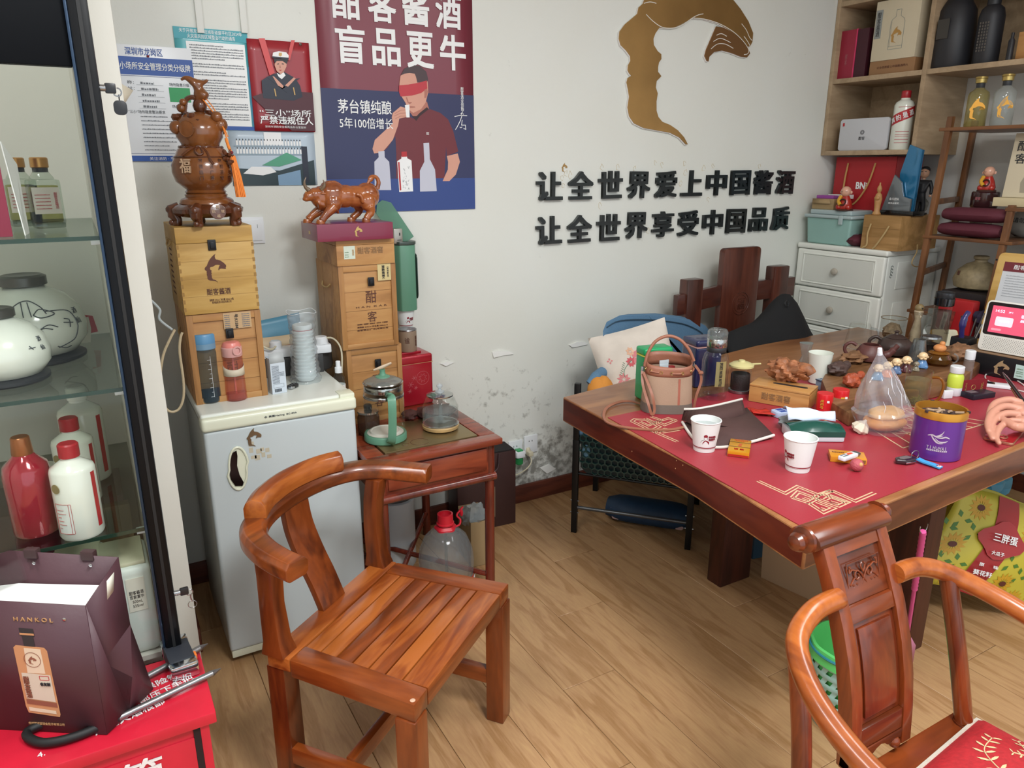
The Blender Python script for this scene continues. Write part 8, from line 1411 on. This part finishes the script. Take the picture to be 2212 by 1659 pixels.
t=xt('red_gift_carton','crimson gift carton with pink edge, left in the upper shelf cell','carton',1806,173,XS+.03,zB);O('carton_body',MB().box((0,0,0),(.088,.10,.225)),mat('crimson_carton','#96203a',.4),t,bev=.001);O('pink_edge',MB().box((.0885,-.001,0),(.095,.10,.226)),mat('pink_foil','#cf3566',.35),t);O('dark_side',MB().box((.0955,.0,.0),(.158,.12,.222)),mat('dark_crimson','#401322',.5),t,bev=.001);text('酣\n客',.012,.05,mat('faint_gold','#a8636a',.4),t,(.045,-.0006,.09))
t=xt('green_carton','dark green carton between the crimson carton and the cream box','carton',1868,165,XS+.09,zB);O('carton_body',MB().box((0,0,0),(.06,.08,.20)),mat('green_carton','#24603c',.5),t,bev=.001)
t=xt('kraft_plinth_box','kraft brown flat box under the cream bottle box on the wall shelf','box',1876,164,XS+.02,zB);O('box_body',MB().box((0,0,0),(.232,.2,.062)),mat('kraft_box','#96704c',.6),t,bev=.001);text('让全世界爱上中国酱酒的人',.16,.011,BRN,t,(.12,-.0006,.032))
t=xt('cream_gift_box','cream gift box printed with a clear bottle, upper cell of the wall shelf','box',1880,130,XS+.018,zB+.0625,rz=-90);CBX=mat('cream_box','#cfc4aa',.5);O('box_body',MB().box((0,0,0),(.225,.09,.262)),CBX,t,bev=.0015);LBX=mat('print_bluegrey2','#86908e',.5);b=MB().at((.12,-.0006,.045),(90,0,0));b.line([(-.035,0),(-.035,.115),(-.030,.128),(-.012,.140),(-.012,.168),(.012,.168),(.012,.140),(.030,.128),(.035,.115),(.035,0)],.0016,closed=True);b.line([(-.035,.012),(.035,.012)],.0012);b.line([(-.030,.01),(-.030,.12)],.0010);O('bottle_print',b,LBX,t);emblem(.052,mat('print_goldtan','#b58a48',.4),t,(.12,-.0008,.105),ky=1.25);O('label_panel',MB().box((.004,-.0008,.10),(.038,-.0002,.225)),mat('label_grey','#8f9492',.5),t);text('酣\n客\n酱\n酒',.018,.105,BK,t,(.021,-.0012,.162),ls=.95)
BGY=mat('black_glaze','#222328',.5)
t=xt('big_dark_bottle','large charcoal bottle under a hood, middle upper cell of the wall shelf','bottle',2052,140,XS+.10,zB,rz=-90);O('bottle_body',MB().lathe([(.082,0),(.086,.006),(.084,.15),(.075,.24),(.045,.29),(.03,.31)],n=36),BGY,t);O('label',MB().box((-.03,-.0875,.12),(.022,-.084,.20)),mat('label_char','#3a3835',.5),t);O('paper_tab',MB().box((-.075,-.06,.14),(-.068,-.02,.25)),LAB,t)
t=xt('tall_dark_bottle','slim black bottle with pale lettering, right of the big charcoal bottle','bottle',2128,128,XS+.08,zB,rz=-90);O('bottle_body',MB().lathe([(.048,0),(.05,.004),(.05,.19),(.042,.22),(.026,.235),(.026,.28)],n=32),BGY,t);b=MB();rr=.0506;[b.box((-.018+.011*i,-.0512,.05+.012*j),(-.012+.011*i,-.0508,.058+.012*j)) for i in range(4) for j in range(10)];o=O('lettering',b,mat('label_char2','#56524d',.5),t);o['kind']='stuff'
t=xt('tan_carton','tan wooden carton at the right edge of the wall shelf','carton',2193,122,XS+.06,zB);O('carton_body',MB().box((0,0,0),(.2,.16,.11)),PT,t,bev=.002);t=xt('dark_carton_bottle','thin black bottle at the divider beside the tan carton','bottle',2180,122,XS+.05,zB);O('bottle_body',MB().lathe([(.012,0),(.012,.08),(.006,.09),(.006,.11)],n=16),BGY,t)

# ================================================================ white plastic drawer tower
DW=mat('drawer_white','#dcdfd8',.4);DWF=mat('drawer_front','#e4e6de',.35);UX=3.30
du=thing('drawer_tower','white plastic drawer tower with embossed fronts and round knobs, right corner','drawers',(UX,2.695,0),-90);uw,ud=.505,.42
O('carcass',MB().box((0,.02,.0),(uw,ud,1.085)),DW,du,bev=.012,seg=3);O('top_board',MB().box((-.008,-.006,1.083),(uw+.008,ud+.004,1.11)),DWF,du,bev=.010,seg=3)
KN=mat('knob_putty','#a9a294',.4)
for k in range(5):
    z1=1.08-.196*k;z0=z1-.190;d=O('drawer',MB().box((.0,-.006,z0),(uw,.02,z1)),DWF,du,bev=.010,seg=3)
    O('embossed_panel',MB().box((.055,-.0085,z0+.030),(uw-.055,-.0055,z1-.030)),mat('drawer_panel','#d6d8d0',.4),d);b=MB()
    b.tube([(.045,-.0075,z0+.022),(uw-.045,-.0075,z0+.022),(uw-.045,-.0075,z1-.022),(.045,-.0075,z1-.022)],.0045,8,closed=True);
    O('panel_frame',b,DWF,d);b=MB()
    for sx in (0,1):
        for sz in (0,1):
            cx_=uw-.068 if sx else .068;cz_=z1-.044 if sz else z0+.044;ex=-1 if sx else 1;ez=-1 if sz else 1
            for (a,c) in ((0,0),(.012,.002),(.024,.0),(.002,.012),(.0,.024),(.012,.012)): b.tube(arc((cx_+ex*a,-.0075,cz_+ez*c),.005,0,300,7,('x','z')),.0012,4)
    O('corner_scroll',b,DWF,d);O('knob',MB().at((uw*.5,-.007,(z0+z1)/2),(90,0,0)).lathe([(.006,0),(.007,.010),(.015,.014),(.018,.022),(.015,.030),(.006,.034)],n=24),KN,d)
    O('side_panel',MB().box((uw,.10,z0+.03),(uw+.003,.36,z1-.03)),DW,d,bev=.001)
b=MB();[b.tube(arc((uw+.002,.055,1.03-.014*j),.008,0,300,8,('y','z')),.0014,4) for j in range(4)];O('side_scroll',b,mat('scroll_grey','#6d746f',.4),du);ZU=1.1105
def ut(nm,lab,cat,px,py,x,grp=None,rz=-90,z=None): v=at(px,py,z or ZU);v2=atx(px,py,x);return thing(nm,lab,cat,(x,v2.y,z or ZU),rz,grp)
t=ut('mint_storage_box','mint green plastic storage box with pale lid, left on the drawer tower','box',1740,512,3.31);O('tub',MB().rings([rr4 for rr4 in [[(.006,.006,0),(.252,.006,0),(.252,.20,0),(.006,.20,0)],[(-.004,-.004,.135),(.262,-.004,.135),(.262,.21,.135),(-.004,.21,.135)]]]),mat('mint_plastic','#8fb5ad',.35),t,bev=.012,seg=3);O('lid',MB().box((-.014,-.014,.131),(.272,.22,.148)).box((.006,.006,.148),(.25,.20,.172)),mat('mint_pale','#a9b9ba',.35),t,bev=.008,seg=3);O('clip',MB().box((.20,-.02,.105),(.222,-.012,.15)),mat('mint_pale','#a9b9ba',.35),t,bev=.003);zm=ZU+.1725
t=thing('tan_carton_small','small tan carton with a purple packet on the mint box','carton',(3.335,2.67,zm),-90);O('box_body',MB().box((0,0,0),(.13,.10,.052)),CB,t,bev=.002);O('flap',MB().add([(0,0,.052),(.10,0,.052),(.12,-.012,.03),(.01,-.012,.028)],[(0,1,2,3)]),CB,t,solid=.001)
t=thing('purple_packet','flat purple packet lying on the small tan carton','packet',(3.35,2.66,zm+.0525),-88);O('packet',MB().box((0,0,0),(.10,.06,.016)),mat('purple_card','#94489a',.4),t,bev=.002)
t=thing('white_leaflet','white folded leaflet behind the purple packet','leaflet',(3.40,2.63,zm+.053),-94);O('leaflet',MB().box((0,0,0),(.11,.06,.02)),mat('card_white','#dfe0dc',.5),t,bev=.001)
def buddha(lab,x,y,z,s=1.):
    t=thing('monk_statuette',lab,'statuette',(x,y,z),-75,'painted child monk statuettes');O('base',MB().lathe([(.045*s,0),(.046*s,.004),(.04*s,.008)],n=24),mat('base_brown','#4a2a22',.5),t);RR=mat('robe_red','#a82a20',.3,coat=.4)
    O('robe',MB().lathe([(.036*s,.008*s),(.040*s,.02*s),(.032*s,.05*s),(.018*s,.078*s)],n=24,sy=.85).ball((-.025*s,-.018*s,.018*s),.017*s,n=12).ball((.025*s,-.018*s,.018*s),.017*s,n=12),RR,t);O('sash',MB().tube(smooth([(-.020*s,-.014*s,.076*s),(-.024*s,-.030*s,.05*s),(-.01*s,-.038*s,.03*s)]),.010*s,10),mat('sash_yellow','#cf9a2c',.3,coat=.4),t)
    hd=O('head',MB().ball((0,-.004*s,.100*s),.028*s,n=20,sx=.95).ball((-.027*s,0,.096*s),.007*s,n=8,sz=1.4).ball((.027*s,0,.096*s),.007*s,n=8,sz=1.4),mat('doll_skin','#d9a58c',.35,coat=.3),t);O('beads',MB().tube([(.016*s*math.cos(j*.6),-.036*s+.004*math.sin(j*.6),.045*s+.016*s*math.sin(j*.6)) for j in range(10)],.0035*s,6,closed=True),mat('bead_brown','#2e1a14',.4),t)
    b=MB();[b.tube([(sx*.006*s,-.031*s,.101*s),(sx*.011*s,-.030*s,.0995*s),(sx*.016*s,-.027*s,.101*s)],.0009*s,4) for sx in (-1,1)];O('eyes',b,mat('eye_line','#4a2f28',.5),hd);return t
buddha('painted child monk statuette in red robe on the mint storage box',3.335,2.475,zm,.92)
t=ut('dark_case','black lidded case on the drawer tower behind the maroon pouch, under the red bag','case',1832,460,3.42);t.location=(3.50,2.60,ZU);O('case_body',MB().box((0,0,0),(.24,.2,.165)),mat('case_black','#1c1a1b',.5),t,bev=.004);zc_=ZU+.1655
t=thing('rope_handle_bag','red paper gift bag with gold rope handles and white letters, on the black case','bag',(3.50,2.60,zc_),-90);RBG=mat('bag_red','#a51f26',.5,bump=.08,bs=30);t.location=(3.48,2.665,zc_-.0);O('bag_body',MB().box((0,0,0),(.34,.12,.265)),RBG,t,bev=.003);O('bag_side',MB().box((.341,.0,0),(.40,.12,.262)),mat('bag_red_dark','#8a1c24',.5),t,bev=.003);text('BNi',.062,.034,WH,t,(.165,-.0008,.125),bold=.03);O('rope_handle',MB().tube(smooth([(.075,-.003,.235),(.068,-.006,.15),(.072,-.008,.06),(.11,-.008,.025),(.155,-.008,.05),(.205,-.008,.13),(.23,-.003,.235)]),.0045,8),mat('rope_gold','#b98d55',.7),t)
t=ut('wooden_handle_box','light wooden box with twisted rope handles, right front of the drawer tower','box',1888,525,3.315);t.location.y=2.345;HB=wood('handle_box_wood','#b38a57','#94703f','#a67f4e',axis=0,scale=9,rough=.55,stretch=8);O('box_body',MB().box((0,0,0),(.195,.30,.16)),HB,t,bev=.002);O('rope_handle',MB().tube(smooth([(.045,-.004,.12),(.036,-.008,.07),(.04,-.010,.02),(.02,-.012,.004)]),.004,8).tube(smooth([(.14,-.004,.115),(.12,-.010,.07),(.09,-.012,.02),(.075,-.012,.004)]),.004,8),mat('rope','#b79c6c',.8),t);O('clasp',MB().box((.1955,.20,.07),(.2005,.23,.12)),CLS,t,bev=.002);O('board_joint',MB().box((-.0004,-.0006,.10),(.1954,-.0,.101)),mat('joint_brown','#74522e',.7),t)
t=thing('hanging_rope','thin rope looping down the side of the drawer tower','rope',(0,0,0));O('rope',MB().tube(pathpx([(1982,528),(1980,545),(1972,560),(1970,570),(1978,576),(1990,573),(1994,560)],2.10),.0028,6),mat('rope','#b79c6c',.8),t)
t=ut('maroon_pouch','maroon quilted pouch lying between mint box and wooden box','pouch',1835,520,3.31);t.location=(3.325,2.44,ZU);O('pouch',MB().ball((.035,.07,.03),.06,n=22,sx=.8,sy=1.5,sz=.5,fn=lambda d: 1+.12*noise.noise(d*3)),mat('maroon_cloth','#541c2a',.75,bump=.3,bs=80),t);O('patch',MB().at((.03,.03,.056),(20,0,10)).box((-.014,-.012,0),(.014,.012,.002)),mat('patch_grey','#77727a',.6),t)
t=thing('glass_trophy','blue and grey angular award plaque on a black base, on the wooden box','trophy',(3.40,2.31,ZU+.1605),-90);O('base',MB().box((.0,-.02,0),(.17,.07,.022)),mat('gloss_black','#101114',.15,coat=.6),t,bev=.002);o=O('blue_blade',MB().prism([(.075,.0),(.15,.0),(.155,.275),(.09,.30),(.06,.17)],-.022,-.004,0,'xz'),mat('trophy_blue','#1f6f9c',.12,.3,coat=.8),t,bev=.002);o.location=(0,0,.022);o=O('grey_blade',MB().prism([(.0,.0),(.145,.0),(.145,.055),(.105,.065),(.085,.13),(.045,.165)],.0,.012,0,'xz'),mat('trophy_grey','#6e7478',.15,.3,coat=.5),t,bev=.002);o.location=(0,0,.022);text('奋斗团队',.05,.012,WH,t,(.06,-.0125,.075));text('最佳品鉴奖',.055,.008,WH,t,(.06,-.0125,.056))
t=thing('wooden_statuette','small carved pale wooden standing figure on the wooden box','figurine',(3.34,2.335,ZU+.1605),-80);t.location.y=2.30;GWD=mat('boxwood','#ad7f4b',.5,bump=.4,bs=90);O('figure',MB().lathe([(.018,0),(.02,.004),(.012,.02),(.014,.05),(.017,.075),(.013,.095),(.006,.104),(.010,.112),(.011,.122),(.008,.132),(.004,.138),(.003,.15)],n=24,lobes=3,la=.08),GWD,t);O('folded_arms',MB().ball((0,-.013,.078),.011,n=10,sx=1.3,sy=.8),GWD,t)
t=thing('man_figurine','toy figure of a man in black shirt and trousers, beside the rack post','figurine',(3.52,2.20,ZU+.1605),-70);BKF=mat('toy_black','#1a1b1f',.5);t.location.z=ZU+.17
skin('toy_body',[(0,0,.075),(0,0,.115),(0,0,.15),(-.028,0,.145),(-.040,0,.11),(-.052,-.01,.085),(.028,0,.145),(.040,0,.115),(.040,-.01,.085),(-.013,0,.04),(-.013,0,.0),(.013,0,.04),(.013,0,0)],[(0,1),(1,2),(2,3),(3,4),(4,5),(2,6),(6,7),(7,8),(0,9),(9,10),(0,11),(11,12)],[.016,.020,.018,.011,.009,.007,.011,.009,.007,.012,.011,.012,.011],BKF,t,root=1);hd=O('head',MB().ball((0,0,.185),.021,n=18,sz=1.2).cyl((0,0,.155),(0,0,.17),.008,n=10).ball((0,-.021,.183),.004,n=6),mat('toy_skin','#c29478',.45),t);O('hair',MB().ball((0,.006,.198),.0215,n=18,sz=.85),BKF,hd);O('brows',MB().box((-.012,-.0205,.190),(-.004,-.019,.192)).box((.004,-.0205,.190),(.012,-.019,.192)),BKF,hd);O('hands',MB().ball((-.054,-.012,.08),.007,n=8).ball((.04,-.012,.08),.007,n=8),mat('toy_skin','#c29478',.45),t);O('toy_stand',MB().box((-.03,-.03,-.008),(.03,.03,0)),BKF,t,bev=.002)
t=thing('bundle','rolled grey cloth bundle under the toy man beside the trophy','bundle',(3.56,2.10,ZU),0);t.location=(3.575,2.24,ZU+.161);O('bundle_body',MB().ball((0,.0,.042),.045,n=24,sx=.9,sy=.9,sz=.95,fn=lambda d: 1+.15*noise.noise(d*4)),mat('bundle_grey','#7b7a72',.8,bump=.4,bs=60,var=.3),t)

# ================================================================ bamboo ladder rack
BMB=wood('rack_bamboo','#80532f','#56341c','#6d4526',axis=2,scale=12,rough=.45,coat=.2,stretch=9);BMX=wood('rack_bamboo_cross','#80532f','#56341c','#6d4526',axis=1,scale=12,rough=.45,coat=.2,stretch=9)
rk=thing('bamboo_rack','brown bamboo ladder rack with small shelves, far right by the wall','rack',(0,0,0))
def post(a,b_,w=.012): b=MB();b.rings([[(p[0]+i*w,p[1]+j*w,p[2]) for i,j in ((-1,-1),(1,-1),(1,1),(-1,1))] for p in (a,b_)]);O('post',b,BMB,rk,bev=.003)
post((3.30,2.05,0),(3.30,1.982,1.70));post((3.69,2.16,0),(3.69,2.10,1.70));post((3.30,1.735,0),(3.30,1.672,1.345));post((3.69,1.76,0),(3.69,1.70,1.345));post((3.30,1.34,0),(3.30,1.30,1.70));post((3.69,1.34,0),(3.69,1.30,1.70))
def rung(y0,z,y1=None): O('rung',MB().box((3.31,y0-.009,z-.012),(3.68,y0+.009,z+.012)) if y1 is None else MB().rings([[(3.31,y0-.009,z-.012),(3.31,y0+.009,z-.012),(3.31,y0+.009,z+.012),(3.31,y0-.009,z+.012)],[(3.68,y1-.009,z-.012),(3.68,y1+.009,z-.012),(3.68,y1+.009,z+.012),(3.68,y1-.009,z+.012)]]),BMX,rk,bev=.002)
for z,y0,y1 in ((1.345,1.995,2.115),(1.03,2.010,2.128),(.60,2.025,2.14),(1.03,1.69,1.72),(.60,1.71,1.73)): rung(y0,z,y1)
def rsh(y0,y1,z,nm='shelf'): 
    for k in range(6): O('shelf_slat',MB().box((3.285+.0675*k,y0,z-.014),(3.285+.0675*k+.064,y1,z)),BMX,rk,bev=.002)
rsh(1.29,2.02,1.655);rsh(1.64,2.02,1.20);rsh(1.29,1.69,1.335);rsh(1.30,2.04,.86);rsh(1.30,1.625,1.12)
ZR1,ZR2,ZR3,ZR4=1.6555,1.2005,1.3355,.8605
# golden bottles on the rack top
for k,(px,lab,tint) in enumerate(((2104,'square-shouldered gold-printed bottle with amber tint, left on the rack top','#d8cf9a'),(2160,'gold-printed clear bottle, right of its amber twin on the rack top','#e2e6e4'))):
    v=atx(px,272,3.36);t=thing('gold_bottle',lab,'bottle',(3.36,v.y,ZR1),-58+8*k,'gold printed bottles on the rack top');O('bottle_body',MB().lathe([(.036,0),(.040,.004),(.040,.125),(.036,.138),(.020,.150),(.015,.158),(.015,.172)],n=8 if k == 0 else 36),glass('bottle_glass%d' % k,tint,.35,dens=.16,body=tint),t,ang=50)
    O('neck_band',MB().lathe([(.0155,.155),(.0162,.156),(.0162,.174)],n=24),BK,t);O('cap',MB().lathe([(.016,.173),(.021,.175),(.021,.190),(.024,.192),(.022,.199),(.018,.2)],n=28),mat('gold_cap2','#b09a5c',.3,.7),t)
    kk=.062/.774;b=MB();rr=.0405
    for pl in (FACE,BEAK):
        pp=[((x-.38)*kk,(y-.43)*kk*1.3) for x,y in pl];b.add([(rr*math.sin(x/rr),-rr*math.cos(x/rr),.07+z) for x,z in pp],[tuple(range(len(pp)))])
    O('gold_emblem',b,mat('gold_bright','#d8a24c',.2,.8),t)
t=thing('white_vase','small white round vase behind the gold bottles','vase',(3.62,1.72,ZR1));O('vase_body',MB().lathe([(.03,0),(.045,.01),(.05,.05),(.035,.075),(.02,.085),(.024,.095)],n=32),CER,t)
# middle shelf: dark tin with monk, cylinder, cushions, white pouch
t=thing('dark_round_tin','tall dark brown lacquer tin on the rack, below a red-robed monk','tin',(3.44,1.86,ZR2));LQ=mat('lacquer_brown','#341a1c',.2,coat=.6);O('cylinder_body',MB().lathe([(.042,0),(.043,.002),(.043,.085),(.041,.087)],n=36),mat('cylinder_cream','#a89a86',.5,var=.15),t);O('lacquer_top',MB().lathe([(.041,.087),(.044,.089),(.042,.112),(.048,.118),(.054,.13),(.054,.185),(.05,.19)],n=36),LQ,t);text('酣客',.022,.012,mat('faint_gold','#a8636a',.4),t,(-.0552,-.0,.162),rot=(90,0,-90));text('酣\n客',.010,.03,BRN,t,(-.036,.026,.03),rot=(90,0,-126))
buddha('painted child monk statuette in red robe on the dark round tin',3.44,1.86,ZR2+.1905,.82)
MQ=mat('maroon_cloth','#541c2a',.75,bump=.3,bs=80)
for k,(y,z,lab) in enumerate(((1.835,ZR2,'maroon fabric cushion roll, lower of the two on the rack'),(1.825,ZR2+.064,'maroon fabric cushion roll, upper of the two on the rack'))):
    t=thing('maroon_cushion',lab,'cushion',(3.335,y,z),-90+3*k,'maroon cushions on the rack');O('cushion',MB().sweep([(-.13+.26*j/8,0,.032) for j in range(9)],[(.05*math.cos(R(a)),.030*math.sin(R(a))) for a in range(0,360,24)],scale=[.75,.95,1,1,1,1,1,.95,.75]),MQ,t)
t=thing('white_pouch','white drawstring pouch with black characters, behind the maroon cushions','pouch',(3.54,1.70,ZR2));O('pouch',MB().ball((0,0,.06),.10,n=24,sx=.6,sy=1.1,sz=.60,fn=lambda d: 1+.15*noise.noise(d*3)),mat('pouch_white','#b7b5ae',.75,bump=.3,bs=40),t);text('请勿净石',.10,.022,BK,t,(-.062,.0,.075),rot=(90,0,-90))
# cream presentation box on its own base
t=thing('cream_presentation_box','cream presentation box with black characters and vase print, upper right on the rack','box',(3.36,1.755,ZR3),-90+2);t.location=(3.37,1.67,ZR3);BX=CBX;O('base_tray',MB().box((-.10,-.035,-.035+.036),(.28,.12,.036)),mat('tray_cream','#c9bb96',.5),t,bev=.002);O('panel',MB().at((0,0,.037),(-6,0,0)).box((-.085,0,0),(.28,.03,.255)),BX,t,bev=.002)
def bz(z): return .037+z*math.cos(R(6)),z*math.sin(R(6))-.001
for ch,z in (('酣',.205),('客',.155)): zz,yy=bz(z);text(ch,.042,.040,BK,t,(-.045,yy,zz),rot=(84,0,0),bold=.008)
zz,yy=bz(.185);O('seal',MB().at((.0,yy,zz),(84,0,0)).prism(rrect(-.006,-.014,.006,.014,.005),0,.0006),mat('seal_rust','#a65a48',.5),t);zz,yy=bz(.09);b=MB().at((.07,yy,zz),(84,0,0));GPt=mat('print_vase','#9c9482',.5);b.prism([(-.09,-.07),(.09,-.07),(.095,-.03),(.07,.03),(.03,.06),(.02,.09),(-.02,.09),(-.03,.06),(-.07,.03),(-.095,-.03)],0,.0004);O('vase_print',b,GPt,t);b=MB().at((.07,yy,zz),(84,0,0));rg=random.Random(6)
for k in range(26): x,z=rg.uniform(-.07,.07),rg.uniform(-.06,.03);b.line([(x+.010*math.cos(j),z+.010*math.sin(j)) for j in range(5)],.0012,.0004,.0008)
O('vase_pattern',b,CBX,t);O('ribbon_pull',MB().tube(smooth([(.0,.012,.292),(.02,.0,.285),(.035,-.006,.272)]),.003,6),mat('ribbon_grey','#9c9a94',.6),t)
t=thing('blue_book','dark blue book with white title, leaning at the right edge of the cream box','book',(3.33,1.455,ZR3),-90+4);t.location=(3.30,1.50,ZR3);O('book',MB().box((0,0,0),(.14,.03,.17)),mat('book_white','#c5cdd4',.5),t,bev=.001);O('spine',MB().box((-.012,-.001,0),(-.0002,.03,.172)),mat('book_navy','#26334f',.5),t);text('酱酒',.01,.05,WH,t,(-.006,-.0015,.07));text('酣客',.05,.03,BL,t,(.06,-.0008,.12))
# glassware and jug on the low shelf, red bag
v=atx(2185,560,3.30);t=thing('clear_glass_jug','clear glass jug with handle, hanging over the clipboard board','jug',(3.34,1.50,ZR2-.115));
t.location=(3.42,1.52,1.1205);O('jug_body',MB().lathe([(.05,0),(.06,.01),(.055,.09),(.04,.13),(.045,.16)],n=32),KG,t);O('handle',MB().tube(arc((.0,.055,.07),.03,-80,80,10,('y','z')),.004,8),KG,t)
t=thing('stone_jug','round brown stoneware jug with brushed characters, on the red gift bag shelf','jug',(3.46,1.84,.965));O('jug_body',MB().lathe([(.06,0),(.092,.012),(.10,.045),(.085,.085),(.055,.112),(.026,.124),(.024,.132),(.031,.137),(.031,.147),(.025,.15)],n=44),mat('stoneware','#8a7c5e',.6,var=.2,bump=.3,bs=50),t);[text(c_,.018,.02,BRN,t,(-.080,.045,.075-.024*j),rot=(78,0,-118)) for j,c_ in enumerate('酣客')]
t=thing('black_crate','black lidded crate under the stoneware jug','crate',(3.36,1.76,ZR4));t.location=(3.33,1.66,ZR4);O('crate_body',MB().box((0,0,0),(.28,.26,.1035)),mat('crate_black','#221a1c',.5),t,bev=.004)
t=thing('red_gift_bag','red gift bag with a white vertical label, behind the tall tea flask','bag',(3.25,1.93,.78),-90);t.location=(3.22,1.86,ZT);O('bag_body',MB().box((0,0,0),(.15,.05,.195)),mat('bag_scarlet','#b01c22',.45),t,bev=.008);O('label',MB().at((.035,-.001,.09),(90,8,0)).box((-.011,-.065,0),(.011,.045,.001)),LAB,t);text('高\n山\n集\n仙',.012,.085,BK,t,(.0355,-.003,.082),rot=(90,8,0),ls=.95);O('pattern_strip',MB().at((.062,-.001,.09),(90,8,0)).box((-.011,-.065,0),(.011,.055,.001)),mat('strip_pattern','#8c3a30',.5,var=.5,bs=90),t)
t=thing('purple_cloth','dark violet cloth hanging behind the smart display, beside the red gift bag','cloth',(3.24,1.68,.93));O('cloth',MB().ball((0,0,0),.055,n=20,sy=.9,sz=.7,fn=lambda d: 1+.4*noise.noise(d*3)),mat('violet_cloth','#2c2640',.8,bump=.3,bs=50),t);t.location=(3.25,1.66,ZT+.13);O('cloth_tail',MB().ball((0.01,0,-.07),.05,n=16,sy=.7,sz=1.1,fn=lambda d: 1+.3*noise.noise(d*3)),mat('violet_cloth','#2c2640',.8),t)
